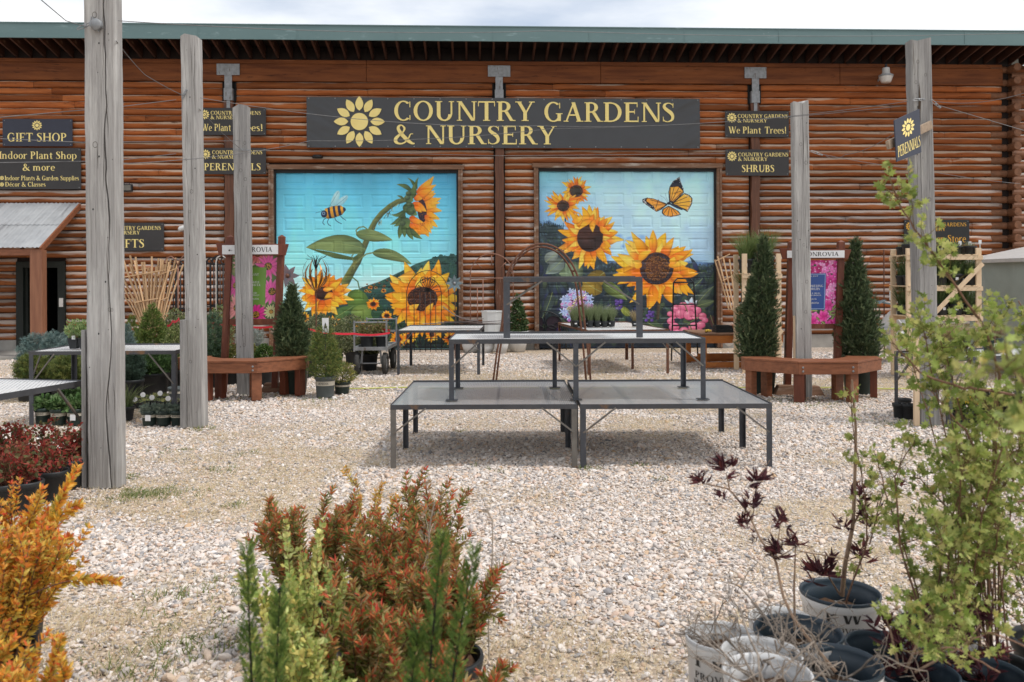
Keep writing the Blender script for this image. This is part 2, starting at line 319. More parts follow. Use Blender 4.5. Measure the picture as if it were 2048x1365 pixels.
# gravel stones: one object, each stone scattered by geometry nodes
def gravel():
    pts = []; 
    for y0, y1, dens in ((2.7, 5.5, 4500), (5.5, 8, 3900), (8, 11, 2600), (11, 18.8, 1700)):
        a = (y1-y0)*2*(.66*y1+.4); q = int(a*dens); x = RNG.uniform(-1, 1, q)*(.66*y1+.4); y = RNG.uniform(y0, y1, q); k = in_view(x, y); x = x[k]; y = y[k]
        sm = straw_mask(x, y); keep = RNG.random(len(x)) > sm*.5; x = x[keep]; y = y[keep]
        s = RNG.lognormal(math.log(.0068), .42, len(x)).clip(.0035, .026)*(1.0 if y0 < 8 else (1.12 if y0 < 11 else 1.35))
        s *= (1-.35*straw_mask(x, y))*(.72+.55*vnoise(x, y, .55, 31, 3))
        pts.append(np.column_stack((x, y, s)))
    p = np.concatenate(pts)
    z = (vnoise(p[:, 0], p[:, 1], .35, 3, 3)-.5)*.035*(p[:, 1] < 18)-.012+p[:, 2]*RNG.uniform(.0, .5, len(p))
    me = bpy.data.meshes.new('gravel'); me.vertices.add(len(p)); me.vertices.foreach_set('co', np.column_stack((p[:, :2], z)).ravel().astype('f'))
    a = me.attributes.new('rot', 'FLOAT_VECTOR', 'POINT'); r = np.column_stack((RNG.normal(0, .45, len(p)), RNG.normal(0, .45, len(p)), RNG.uniform(0, 6.3, len(p)))); a.data.foreach_set('vector', r.ravel().astype('f'))
    a = me.attributes.new('scl', 'FLOAT_VECTOR', 'POINT'); s = p[:, 2:3]*np.column_stack((RNG.uniform(.95, 1.6, len(p)), RNG.uniform(.75, 1.1, len(p)), RNG.uniform(.42, .75, len(p)))); a.data.foreach_set('vector', s.ravel().astype('f'))
    a = me.attributes.new('which', 'INT', 'POINT'); a.data.foreach_set('value', RNG.integers(0, 3, len(p)).astype('i'))
    o = bpy.data.objects.new('gravel', me); COL.objects.link(o)
    m = bpy.data.materials.new('gravel_stone'); m.use_nodes = True; nt = m.node_tree; N = nt.nodes; L = nt.links; b = N['Principled BSDF']; b.inputs['Roughness'].default_value = .75; b.inputs['Specular IOR Level'].default_value = .3
    oi = N.new('ShaderNodeObjectInfo'); cr = N.new('ShaderNodeValToRGB'); L.new(oi.outputs['Random'], cr.inputs[0]); els = cr.color_ramp.elements
    cols = ((0, (.22, .21, .215)), (.05, (.34, .32, .31)), (.16, (.44, .40, .37)), (.30, (.56, .50, .46)), (.46, (.66, .575, .50)), (.60, (.70, .64, .59)), (.69, (.60, .46, .34)), (.76, (.61, .45, .36)), (.84, (.76, .72, .69)), (.95, (.52, .35, .21)), (1, (.80, .77, .74)))
    for q, (pp, c) in enumerate(cols):
        e = els[q] if q < 2 else els.new(pp); e.position = pp; e.color = (*c, 1)
    tc = N.new('ShaderNodeTexCoord'); nn = N.new('ShaderNodeTexNoise'); nn.inputs['Scale'].default_value = 2.5; L.new(tc.outputs['Object'], nn.inputs['Vector'])
    mr = N.new('ShaderNodeMapRange'); mr.inputs[3].default_value = .8; mr.inputs[4].default_value = 1.12; L.new(nn.outputs['Fac'], mr.inputs[0])
    x = N.new('ShaderNodeMix'); x.data_type = 'RGBA'; x.blend_type = 'MULTIPLY'; x.inputs['Factor'].default_value = 1; L.new(cr.outputs[0], x.inputs['A']); L.new(mr.outputs[0], x.inputs['B']); L.new(x.outputs['Result'], b.inputs['Base Color'])
    ng = bpy.data.node_groups.new('scatter_stones', 'GeometryNodeTree')
    ng.interface.new_socket('Geometry', in_out='INPUT', socket_type='NodeSocketGeometry'); ng.interface.new_socket('Geometry', in_out='OUTPUT', socket_type='NodeSocketGeometry')
    N = ng.nodes; L = ng.links; gi = N.new('NodeGroupInput'); go = N.new('NodeGroupOutput'); jn = N.new('GeometryNodeJoinGeometry')
    iop = N.new('GeometryNodeInstanceOnPoints'); L.new(gi.outputs[0], iop.inputs['Points'])
    gti = N.new('GeometryNodeGeometryToInstance')
    for v in range(3):
        ico = N.new('GeometryNodeMeshIcoSphere'); ico.inputs['Radius'].default_value = 1; ico.inputs['Subdivisions'].default_value = 2
        sp = N.new('GeometryNodeSetPosition'); L.new(ico.outputs[0], sp.inputs[0]); nn = N.new('ShaderNodeTexNoise'); nn.noise_dimensions = '4D'; nn.inputs['W'].default_value = v*5.3; nn.inputs['Scale'].default_value = 1.1; nn.inputs['Detail'].default_value = 1
        po = N.new('GeometryNodeInputPosition'); L.new(po.outputs[0], nn.inputs['Vector']); sb = N.new('ShaderNodeVectorMath'); sb.operation = 'SUBTRACT'; L.new(nn.outputs['Color'], sb.inputs[0]); sb.inputs[1].default_value = (.5, .5, .5)
        mu = N.new('ShaderNodeVectorMath'); mu.operation = 'SCALE'; mu.inputs['Scale'].default_value = 1.5; L.new(sb.outputs[0], mu.inputs[0]); L.new(mu.outputs[0], sp.inputs['Offset'])
        sh = N.new('GeometryNodeSetShadeSmooth'); L.new(sp.outputs[0], sh.inputs[0]); sm = N.new('GeometryNodeSetMaterial'); sm.inputs['Material'].default_value = m; L.new(sh.outputs[0], sm.inputs[0]); L.new(sm.outputs[0], gti.inputs[0])
    iop.inputs['Pick Instance'].default_value = True; L.new(gti.outputs[0], iop.inputs['Instance'])
    def na(nm, t):
        q = N.new('GeometryNodeInputNamedAttribute'); q.data_type = t; q.inputs['Name'].default_value = nm; return q.outputs[0]
    L.new(na('which', 'INT'), iop.inputs['Instance Index']); L.new(na('rot', 'FLOAT_VECTOR'), iop.inputs['Rotation']); L.new(na('scl', 'FLOAT_VECTOR'), iop.inputs['Scale'])
    L.new(iop.outputs[0], go.inputs[0])
    md = o.modifiers.new('stones', 'NODES'); md.node_group = ng
    tag(o, kind='stuff')
gravel()
# dry straw-like grass lying in patches, and small green weeds
def blades(name, x, y, hgt, wid, lean, c1, c2, nper=7, spread=.03, zoff=-.01, parent=None):
    n = len(x)*nper; bx = np.repeat(x, nper)+RNG.normal(0, spread, n); by = np.repeat(y, nper)+RNG.normal(0, spread, n); h = np.repeat(hgt, nper)*RNG.uniform(.4, 1.1, n)
    a = RNG.uniform(0, 2*pi, n); ln = RNG.uniform(lean*.3, lean, n)*h; dx = np.cos(a)*ln; dy = np.sin(a)*ln; wx = -np.sin(a+.5)*wid; wy = np.cos(a+.5)*wid
    z0 = np.full(n, zoff); V = np.stack([np.column_stack((bx-wx, by-wy, z0)), np.column_stack((bx+wx, by+wy, z0)), np.column_stack((bx+dx*.45+wx*.7, by+dy*.45+wy*.7, z0+h*.62)), np.column_stack((bx+dx*.45-wx*.7, by+dy*.45-wy*.7, z0+h*.62)), np.column_stack((bx+dx, by+dy, z0+h*.85))], 1)
    i = np.arange(n)[:, None]*5; t = RNG.random((n, 1)); c = np.array(c1)*(1-t)+np.array(c2)*t
    m = MB().add(V.reshape(-1, 3), [], np.repeat(c, 5, 0)); m.f += [i+np.array([[0, 1, 2, 3]]), i+np.array([[3, 2, 4]])]; m.mi += [np.zeros(n, int)]*2
    return m.build(name, m_leaf, parent)
x = RNG.uniform(-9, 9, 90000); y = 2.8+13*RNG.random(90000)**1.5; k = in_view(x, y); x = x[k]; y = y[k]; s = straw_mask(x, y); k = RNG.random(len(x)) < s*.95; x = x[k]; y = y[k]
tag(blades('dry_grass', x, y, np.full(len(x), .036), .0016, 2.2, (.78, .65, .44), (.58, .46, .29), 6, .03), kind='stuff')
cx = []; cy = []
for u, v, q, r in ((300, 985, 60, .16), (270, 990, 40, .1), (245, 955, 20, .08), (400, 1180, 25, .12), (440, 940, 10, .1), (410, 1290, 30, .1), (350, 900, 12, .1), (470, 1010, 8, .05), (1590, 800, 60, .22), (1640, 812, 50, .25), (1560, 808, 20, .15), (1840, 850, 70, .3), (1790, 848, 25, .15), (800, 735, 18, .15), (920, 862, 5, .05), (1180, 938, 12, .05), (1275, 930, 10, .04), (1420, 742, 14, .15), (1320, 742, 10, .12), (1340, 958, 6, .05), (470, 800, 20, .2), (540, 792, 25, .25), (415, 858, 12, .08), (505, 905, 6, .1), (390, 1250, 14, .2), (1000, 940, 5, .1), (1900, 930, 10, .3), (260, 1330, 20, .15), (740, 772, 20, .3), (640, 800, 14, .15), (1700, 705, 10, .3), (1360, 700, 10, .3)):
    g = G(u, v); cx.append(g.x+RNG.normal(0, r, q)); cy.append(g.y+RNG.normal(0, r*.7, q))
cx = np.concatenate(cx); cy = np.concatenate(cy)
tag(blades('weeds', cx, cy, RNG.uniform(.02, .055, len(cx)), .003, 1.5, (.13, .19, .05), (.30, .31, .12), 7, .025), kind='stuff')
# fallen leaves / bark crumbs
n = 900; x = RNG.uniform(-6, 6, n); y = 2.8+8*RNG.random(n)**1.5; m = MB(); a = RNG.uniform(0, 6.3, n)
Rm = np.stack([np.stack((np.cos(a), np.sin(a), RNG.normal(0, .4, n)), -1), np.stack((-np.sin(a), np.cos(a), RNG.normal(0, .4, n)), -1), np.tile((0, 0, 1.), (n, 1))], -1)*RNG.uniform(.006, .016, n)[:, None, None]
m.inst((np.array([(-.4, 0, 0), (0, -.3, .2), (1, 0, 0), (0, .4, .15)]), [np.array([[0, 1, 2, 3]])]), Rm, np.column_stack((x, y, np.full(n, .006))), np.array(((.12, .07, .04), (.3, .12, .04), (.2, .16, .1)))[RNG.integers(0, 3, n)])
tag(m.build('leaf_litter', m_leaf), kind='stuff')

# ------------------------------------------------------------------ log building
bld = thing('log_building', 'long brown log building with green roof edge and two painted garage doors', 'building', WW(0, 0), YAW)
sL, sRr = -15.5, W(2026, 500)[0]
hB = W(1024, 168)[1]; hT = W(1024, 125)[1]
pills = [W(u, 400)[0] for u in (461, 999, 1508)]
d1 = (*W(548, 340), *W(918, 700)); d2 = (*W(1076, 337), *W(1434, 695))
e0 = W(36, 524); e1 = W(134, 700)
openings = [(d1[0]-.10, d1[2]+.10, 0, d1[1]+.10), (d2[0]-.10, d2[2]+.12, 0, d2[1]+.10), (e0[0], e1[0], 0, e0[1])]
HF = .30; NR = 38; RH = (hB-HF)/NR
def logs(mb, s0, s1, z, r, col, ends=True):
    n = max(2, int((s1-s0)/.13)); s = np.linspace(s0, s1, n); na = 8; a = np.linspace(-pi/2, pi/2, na)
    ph = random.uniform(0, 9); q = np.array([vnoise(s*1.0, np.full(n, ph+k*.31), 2.2, 40+k, 3) for k in range(na)]).T-.5
    rr = r*(1+q*.34); out = np.abs(np.cos(a))[None]**.6*rr*1.3+.001; zz = z+np.sin(a)[None]*np.minimum(rr, r*1.03)+((vnoise(s, s*0+ph, .9, 77, 2)-.5)*.014)[:, None]
    fr = np.ones(n)
    if ends:
        for k, f in ((0, .35), (1, .88), (-1, .35), (-2, .88)): fr[k] = f
    out = out*fr[:, None]; V = np.stack((np.repeat(s[:, None], na, 1), -out, zz), -1).reshape(-1, 3)
    i = np.arange(n-1)[:, None]*na; j = np.arange(na-1)[None]
    mb.add(V, np.stack((i+j, i+na+j, i+na+j+1, i+j+1), -1).reshape(-1, 4), col)
lw = MB()
for row in range(NR):
    z = HF+(row+.5)*RH; iv = [(sL, sRr-.28)]; cuts = [(p-.13, p+.13) for p in pills]+[(o[0], o[1]) for o in openings if o[2] <= z+RH*.4 and z-RH*.3 < o[3]]
    for c0, c1 in cuts:
        nv = []
        for a, b in iv:
            if c1 <= a or c0 >= b: nv.append((a, b)); continue
            if c0 > a+.03: nv.append((a, c0))
            if c1 < b-.03: nv.append((c1, b))
        iv = nv
    for a, b in iv:
        s = a
        while s < b-.02:
            l = random.choice((1.2, 2.4, 3.6, 4.9, 4.9, 6.1))*random.uniform(.8, 1.1); e = min(b, s+l)
            if b-e < .5: e = b
            t = random.random(); br = random.uniform(.62, 1.35)
            col = np.array((1, .93+.1*t, .88+.2*t))*br
            if z > hB-2.4: col = col*np.array((1.12, 1.0, .85))
            logs(lw, s, e-.005, z+random.uniform(-.005, .005), RH*.5*random.uniform(.93, 1.03), col); s = e
lw.build('log_wall', m_log, bld, smooth=True)
bk = MB()
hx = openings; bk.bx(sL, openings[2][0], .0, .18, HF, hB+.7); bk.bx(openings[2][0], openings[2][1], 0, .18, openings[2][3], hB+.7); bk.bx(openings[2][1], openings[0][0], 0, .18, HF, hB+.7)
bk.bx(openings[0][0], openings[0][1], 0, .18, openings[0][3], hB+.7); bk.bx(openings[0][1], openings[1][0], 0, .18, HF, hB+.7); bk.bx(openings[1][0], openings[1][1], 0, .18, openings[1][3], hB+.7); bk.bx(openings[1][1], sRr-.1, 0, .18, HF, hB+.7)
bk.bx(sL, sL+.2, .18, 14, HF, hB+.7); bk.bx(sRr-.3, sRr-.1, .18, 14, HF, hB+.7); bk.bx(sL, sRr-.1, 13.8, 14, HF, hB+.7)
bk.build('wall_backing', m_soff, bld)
fd = MB(); fp = .06
for a, b in ((sL, openings[2][0]), (openings[2][1], openings[0][0]), (openings[0][1], openings[1][0]), (openings[1][1], sRr)): MB().bx(a, b, -fp, .2, -.1, HF).build('foundation', m_conc, bld, bev=.01)
b = MB(); s = sL
while s < sRr-.3:
    e = min(s+random.uniform(4.5, 6.2), sRr-.3)
    if sRr-.3-e < 1.5: e = sRr-.3
    b.bx(s, e-.006, -.115-random.uniform(0, .008), .0, hB+.002, hB+.40); b.bx(s, e-.006, -.095, .0, hB+.404, hT); s = e
b.build('top_beam', m_beam, bld, bev=.012)
# pillars, brackets
for p in pills:
    m = MB(); z = np.linspace(0, hB-.45, 30); 
    for q in range(29):
        o1 = .013*math.sin(q*1.7+p); o2 = .013*math.sin(q*1.7+1.7+p)
        m.add([(p-.10+o1, -.13, z[q]), (p+.10+o1, -.13, z[q]), (p+.10+o2, -.13, z[q+1]), (p-.10+o2, -.13, z[q+1]), (p-.10, 0.0, z[q]), (p+.10, 0.0, z[q]), (p+.10, 0.0, z[q+1]), (p-.10, 0.0, z[q+1])], [(0, 1, 2, 3), (1, 5, 6, 2), (4, 0, 3, 7)])
    m.build('pillar', m_pillar, bld)
    m = MB(); m.bx(p-.26, p+.26, -.150, -.128, hB+.13, hB+.39); m.bx(p-.085, p+.085, -.150, -.128, hB-.22, hB+.128); m.bx(p-.10, p+.10, -.158, .0, hB-.448, hB-.17)
    m.bx(p-.04, p+.04, -.148, -.131, hB-.86, hB-.452)
    for bx_ in (-.19, -.06, .07, .19):
        for bz in (.17, .35): m.lathe([(0, .012), (.012, .008), (.014, 0)], 8, (p+bx_, -.150, hB+bz), R=((1, 0, 0), (0, 0, -1), (0, 1, 0)))
    m.build('steel_bracket', m_galv, bld, bev=.003)
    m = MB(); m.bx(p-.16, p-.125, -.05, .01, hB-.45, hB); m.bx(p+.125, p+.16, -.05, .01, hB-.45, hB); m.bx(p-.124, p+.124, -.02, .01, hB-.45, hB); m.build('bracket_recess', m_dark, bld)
# roof
OUT = .95; fz0 = P(1024, 83, (D0-OUT)).z; fz1 = P(1024, 54, (D0-OUT)).z
m = MB(); m.bx(sL-.6, sRr+1.2, -OUT-.03, -OUT, fz0, fz1-.02); m.bx(sL-.6, sRr+1.2, -OUT-.045, -OUT+.05, fz1-.018, fz1+.004); m.bx(sL-.6, sRr+1.2, -OUT-.036, -OUT+.0, fz0-.012, fz0+.012)
for q in range(14): m.bx(sL+q*2.15, sL+q*2.15+.02, -OUT-.037, -OUT-.02, fz0+.013, fz1-.03)
m.build('fascia', m_fascia, bld)
m = MB(); m.add([(sL-.6, -OUT+.05, fz1), (sRr+1.2, -OUT+.05, fz1), (sRr+1.2, 15, fz1-1.2), (sL-.6, 15, fz1-1.2)], [(0, 1, 2, 3)]); m.build('roof', m_fascia, bld)
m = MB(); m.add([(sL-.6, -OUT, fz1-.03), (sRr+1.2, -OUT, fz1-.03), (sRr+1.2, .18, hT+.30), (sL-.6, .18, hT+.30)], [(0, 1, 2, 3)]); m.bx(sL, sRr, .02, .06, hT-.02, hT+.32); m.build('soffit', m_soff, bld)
s = sL+.2; k = 0; rm = None
while s < sRr+1.1:
    if rm is None:
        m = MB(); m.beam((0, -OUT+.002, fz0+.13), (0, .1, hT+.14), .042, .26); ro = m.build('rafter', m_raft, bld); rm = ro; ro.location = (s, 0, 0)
    else: ro = rm.copy(); COL.objects.link(ro); ro.parent = bld; ro.location = (s, 0, 0)
    s += .31
# corner log ends at the right
m = MB(); 
for row in range(NR+3):
    z = HF+(row+.5)*RH*1.0; col = np.array((1, 1, 1))*random.uniform(.8, 1.25)
    if row % 2 == 0: m.lathe([(0, .36), (.086, .36), (.094, .35), (.094, -.4), (0, -.4)], 14, (sRr-.1, 0, z), R=((0, 1, 0), (0, 0, 1), (1, 0, 0)) if False else ((1, 0, 0), (0, 0, -1), (0, 1, 0)))
    if row % 2 == 0: m.lathe([(0, .30), (.07, .29), (.082, .27), (.082, -.1)], 12, (sRr-.30, -.03, z), R=((0, 0, -1), (0, 1, 0), (1, 0, 0)))
    else: m.lathe([(0, .34), (.086, .34), (.094, .33), (.094, -.1)], 14, (sRr+.0, -.05, z), R=((0, 0, 1), (0, 1, 0), (-1, 0, 0)))
m.build('corner_log_ends', m_logend, bld, smooth=False)
m = MB()
for row in range(NR):
    z = HF+(row+.5)*RH; logs(m, sRr+.02, sRr+5, z, RH*.5, np.array((1, 1, 1))*random.uniform(.8, 1.2), False)
o = m.build('side_log_wall', m_log, bld, smooth=True); o.location = (.0, .35, 0)
m = MB(); m.bx(sRr, sRr+5, .36, .5, 0, hB+.6); m.bx(sRr, sRr+5, .25, .36, hB, hB+.5); m.build('side_wall_backing', m_beam, bld)
# doors: entrance
m = MB(); z1 = e0[1]
m.bx(e0[0], e0[0]+.16, -.10, .1, 0, z1); m.bx(e1[0]-.16, e1[0], -.10, .1, 0, z1); m.bx(e0[0], e1[0], -.098, .1, z1-.14, z1+.003); m.bx(e0[0]+.16, e0[0]+.22, -.02, .1, 0, z1-.14)
en = m.build('entrance', m_dgreen, bld, bev=.006)
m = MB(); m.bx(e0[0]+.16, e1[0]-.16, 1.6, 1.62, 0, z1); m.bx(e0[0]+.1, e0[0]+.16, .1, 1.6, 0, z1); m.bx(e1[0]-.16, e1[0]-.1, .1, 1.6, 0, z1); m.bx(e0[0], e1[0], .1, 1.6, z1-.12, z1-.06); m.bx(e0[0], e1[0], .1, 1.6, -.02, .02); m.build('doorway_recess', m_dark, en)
m = MB(); m.bx(e1[0]-.12, e1[0]-.03, -.125, -.10, 1.05, 1.25); m.build('keypad', m_lite, en, bev=.006)
# porch
p0 = W(-60, 409)[1]; pe = W(166, 409)[0]; PO = 1.9
zt = P(100, 411, D0-.1).z; zb = P(100, 497, D0-PO).z
m = MB(); ns = 150; ss = np.linspace(pe-6.0, pe, ns); 
for rr_, (a, b_, off) in enumerate(((0, .52, .012), (.48, 1, 0))):
    V = []; 
    for q, s in enumerate(ss):
        zz = .012*math.sin(s*2*pi/.068)+off
        for t in (a, b_): V.append((s-.0*t, -.08-t*(PO-.08), zt+(zb-zt)*t+zz))
    m.add(V, [(2*q, 2*q+1, 2*q+3, 2*q+2) for q in range(ns-1)], np.repeat(np.repeat(np.array([random.uniform(.8, 1.15) for _ in range(10)])[np.minimum((ss-ss[0])/.62, 9).astype(int)][:, None], 2, 0), 3, 1))
pr = m.build('porch_roof', pbr('corrugated_tin_sheets', (.42, .435, .445), (.33, .345, .36), (3, 3, 3), .5, .2, .05, attr=True, c3=(.2, .2, .21), t3=(.55, .7), s3=(5, .8, 1)), bld, smooth=True)
m = MB(); m.beam((pe-.02, -.09, zt-.05), (pe-.02, -PO+.03, zb-.05), .04, .12); m.bx(pe-6, pe-.045, -PO+.05, -PO+.19, zb-.16, zb-.03)
for q in range(8): m.beam((pe-.5-q*.7, -.09, zt-.06), (pe-.5-q*.7, -PO+.2, zb-.03), .04, .09)
m.build('porch_framing', m_bench, bld, bev=.004)
ps = P(101, 600, D0-PO+.15); m = MB(); q = (P(101, 600, D0-1.7)-bld.location); sp = q.x*cY+q.y*sY
m.bx(sp-.125, sp+.125, -PO+.03, -PO+.23, 0, zb-.05); m.build('porch_post', pbr('porch_post_wood', (.27, .12, .065), (.18, .07, .038), (14, 14, 1.4), .6, 0, .3, (40, 40, 4), c3=(.1, .04, .025), t3=(.64, .74), s3=(16, 16, 2)), bld, bev=.008)
m = MB(); m.bx(sL, e1[0]+.8, -1.7, -fp-.005, -.05, .06); tag(m.build('concrete_step', m_conc, None, WW(0, 0), YAW, bev=.01), 'low concrete walkway slab in front of the dark entrance', 'walkway')
# ------------------------------------------------------------------ murals painted on the garage doors
class Cv:
    def __init__(s, x0, y0, x1, y1, n):
        s.x0, s.y0, s.x1, s.y1 = x0, y0, x1, y1; s.nx = n; s.ny = int(n*(y1-y0)/(x1-x0))
        s.X, s.Y = np.meshgrid(np.linspace(x0, x1, s.nx), np.linspace(y0, y1, s.ny)); s.im = np.zeros((s.ny, s.nx, 3)); s.k = (s.nx-1)/(x1-x0)
        s.brush = vnoise(s.X, s.Y, .02, 91, 4)-.5
    def win(s, xa, ya, xb, yb):
        i0 = max(0, int((ya-s.y0)*s.k)-1); i1 = min(s.ny, int((yb-s.y0)*s.k)+2); j0 = max(0, int((xa-s.x0)*s.k)-1); j1 = min(s.nx, int((xb-s.x0)*s.k)+2)
        return (slice(i0, max(i0, i1)), slice(j0, max(j0, j1)))
    def put(s, w, mask, col):
        if mask.size == 0: return
        m = mask[..., None]; s.im[w] = s.im[w]*(1-m)+col*m
    def poly(s, pts, c, c2=None, d=(0, 1), soft=0, nz=.1):
        p = np.array(pts, float); w = s.win(p[:, 0].min(), p[:, 1].min(), p[:, 0].max(), p[:, 1].max()); X = s.X[w]; Y = s.Y[w]
        ins = np.zeros(X.shape, bool)
        for a, b in zip(p, np.roll(p, -1, 0)):
            if a[1] == b[1]: continue
            ins ^= ((a[1] > Y) != (b[1] > Y)) & (X < (b[0]-a[0])*(Y-a[1])/(b[1]-a[1])+a[0])
        c = lin(c); col = np.broadcast_to(c, X.shape+(3,)).copy()
        if c2 is not None:
            pr = p@np.array(d); t = ((X*d[0]+Y*d[1]-pr.min())/(pr.max()-pr.min())).clip(0, 1)[..., None]; col = c*(1-t)+lin(c2)*t
        s.put(w, ins.astype(float), col*(1+nz*4*s.brush[w][..., None]))
    def ell(s, cx, cy, rx, ry, c, rot=0, c2=None, soft=0, nz=.1):
        R = max(rx, ry)*(1.3+soft); w = s.win(cx-R, cy-R, cx+R, cy+R); X = s.X[w]-cx; Y = s.Y[w]-cy; a = radians(rot)
        u = (X*cos(a)+Y*sin(a))/rx; v = (-X*sin(a)+Y*cos(a))/ry; r = np.hypot(u, v); m = np.clip((1-r)/(soft+.02)+.0, 0, 1); col = np.broadcast_to(lin(c), X.shape+(3,))
        if c2 is not None: t = np.clip(np.hypot(u+.3, v+.35)/1.3, 0, 1)[..., None]; col = lin(c)*(1-t)+lin(c2)*t
        s.put(w, m, col*(1+nz*4*s.brush[w][..., None]))
    def line(s, pts, wd, c, c2=None):
        p = np.array(pts, float); wd = np.broadcast_to(np.asarray(wd, float), (len(p),)); M = wd.max()+4; w = s.win(p[:, 0].min()-M, p[:, 1].min()-M, p[:, 0].max()+M, p[:, 1].max()+M); X = s.X[w]; Y = s.Y[w]
        best = np.full(X.shape, 9.); sg = np.zeros(X.shape)
        for k in range(len(p)-1):
            d = p[k+1]-p[k]; L2 = d@d+1e-9; t = (((X-p[k, 0])*d[0]+(Y-p[k, 1])*d[1])/L2).clip(0, 1); dd = np.hypot(X-p[k, 0]-t*d[0], Y-p[k, 1]-t*d[1])/(wd[k]*(1-t)+wd[k+1]*t+1e-9)
            cr_ = (X-p[k, 0])*d[1]-(Y-p[k, 1])*d[0]; sg = np.where(dd < best, cr_/math.sqrt(L2)/(wd[k]+1e-9), sg); best = np.minimum(best, dd)
        col = np.broadcast_to(lin(c), X.shape+(3,))
        if c2 is not None: t = ((sg+1)/2).clip(0, 1)[..., None]; col = lin(c)*(1-t)+lin(c2)*t
        s.put(w, np.clip((1-best)*np.median(wd)*s.k*1.2+.3, 0, 1), col)
    def petal(s, bx, by, tx, ty, wd, cb, cm, ct, bend=0, edge=None, rib=.06, q=.8):
        L_ = math.hypot(tx-bx, ty-by)+1e-9; ax, ay = (tx-bx)/L_, (ty-by)/L_; M = wd+abs(bend)*L_; w = s.win(min(bx, tx)-M, min(by, ty)-M, max(bx, tx)+M, max(by, ty)+M)
        X = s.X[w]-bx; Y = s.Y[w]-by; t = (X*ax+Y*ay)/L_; u = -X*ay+Y*ax-bend*L_*4*t*(1-t); tt = t.clip(0, 1); hw = wd*np.sin(pi*tt**q)**.75*(1-.25*tt); ins = (t > 0) & (t < 1) & (abs(u) < hw)
        T = tt[..., None]; col = np.where(T < .5, lin(cb)*(1-T/.5)+lin(cm)*(T/.5), lin(cm)*(1-(T-.5)/.5)+lin(ct)*((T-.5)/.5)); un = u/(hw+1e-6)
        col = col*(1-rib*(.5+.5*np.sin(un*9+T[..., 0]*2)) - .5*(un > .2)*(un-.2))[..., None]*(1+.35*s.brush[w][..., None])
        e = (abs(un) > 1-2.3/(hw+3)) & ins; ec = lin(edge if edge is not None else (190, 85, 15)); col = np.where(e[..., None], col*.45+ec*.55, col)
        s.put(w, ins.astype(float), col)
    def leaf(s, bx, by, tx, ty, wd, bend=0, c=(120, 140, 70), c2=(85, 110, 60), edge=(70, 90, 45)):
        s.petal(bx, by, tx, ty, wd, c2, c, c, bend, edge, .08, .75)
        p = [(bx+(tx-bx)*t-(ty-by)*bend*4*t*(1-t), by+(ty-by)*t+(tx-bx)*bend*4*t*(1-t)) for t in np.linspace(0, 1, 10)]; s.line(p, 1.6, (150, 165, 100))
    def sunflower(s, cx, cy, rx, ry, Lx, Ly, n, wd, seed, a0=0, disc=(62, 32, 22), yel=(248, 176, 40), layers=2, over=0, skip=None):
        r = random.Random(seed); Y1 = yel; OR = (232, 120, 20); RD = (196, 62, 14)
        for ly in range(layers):
            for k in range(n):
                a = a0+2*pi*(k+.5*ly)/n+r.uniform(-.1, .1); 
                if skip and skip(a): continue
                f = r.uniform(.80, 1.16)*(1 if ly == 0 else .86); b = r.uniform(-.09, .09)
                vy = [(255, 190, 46), (250, 172, 32), (244, 152, 24), (255, 204, 80)][r.randrange(4)]; cb = RD if r.random() < .6 else OR
                s.petal(cx+cos(a)*rx*.75, cy+sin(a)*ry*.75, cx+cos(a+r.uniform(-.1, .1))*Lx*f, cy+sin(a+r.uniform(-.1, .1))*Ly*f, wd*r.uniform(.6, .9)*(1 if ly else .92), cb, OR if r.random() < .35 else vy, vy, b, (150, 62, 8))
        s.ell(cx, cy, rx, ry, disc, 0, tuple(int(x*.6) for x in disc), nz=.3)
        for k in range(int(rx*4)):
            a = r.uniform(0, 2*pi); q = r.uniform(.55, 1)**.6; c = [(120, 78, 40), (24, 18, 24), (96, 50, 26), (40, 38, 58)][r.randrange(4)]
            s.ell(cx+cos(a)*rx*q, cy+sin(a)*ry*q, 2.6, 2.6, c)
        for k in range(over):
            a = a0+r.uniform(0, 2*pi) if over < 5 else 2*pi*k/over; x = cx+cos(a)*rx*1.25; y = cy+sin(a)*ry*1.25
            s.petal(x, y, x-cos(a+r.uniform(-1, 1))*rx*.75, y-sin(a+r.uniform(-.5, .5))*ry*.6, wd*.9, OR, Y1, (255, 190, 60), .1)
    def relief(s, cols, rows, seams):
        Hh = np.zeros(s.X.shape)
        def box(a, b, v, f): return np.clip(np.minimum(v-a, b-v)/f, 0, 1)
        for (xa, xb) in cols:
            for (ya, yb) in rows:
                w = s.win(xa-8, ya-8, xb+8, yb+8); o = np.minimum(box(xa-3, xb+3, s.X[w], 5), box(ya-3, yb+3, s.Y[w], 5)); i = np.minimum(box(xa+9, xb-9, s.X[w], 12), box(ya+9, yb-9, s.Y[w], 12))
                Hh[w] = np.minimum(Hh[w], -.012*o+.012*i)
        for y in seams: Hh -= .010*np.clip(1-abs(s.Y-y)/3.2, 0, 1)
        Hh -= .002*np.clip(np.cos(s.Y*2*pi/44)*4-3, 0, 1)
        return Hh
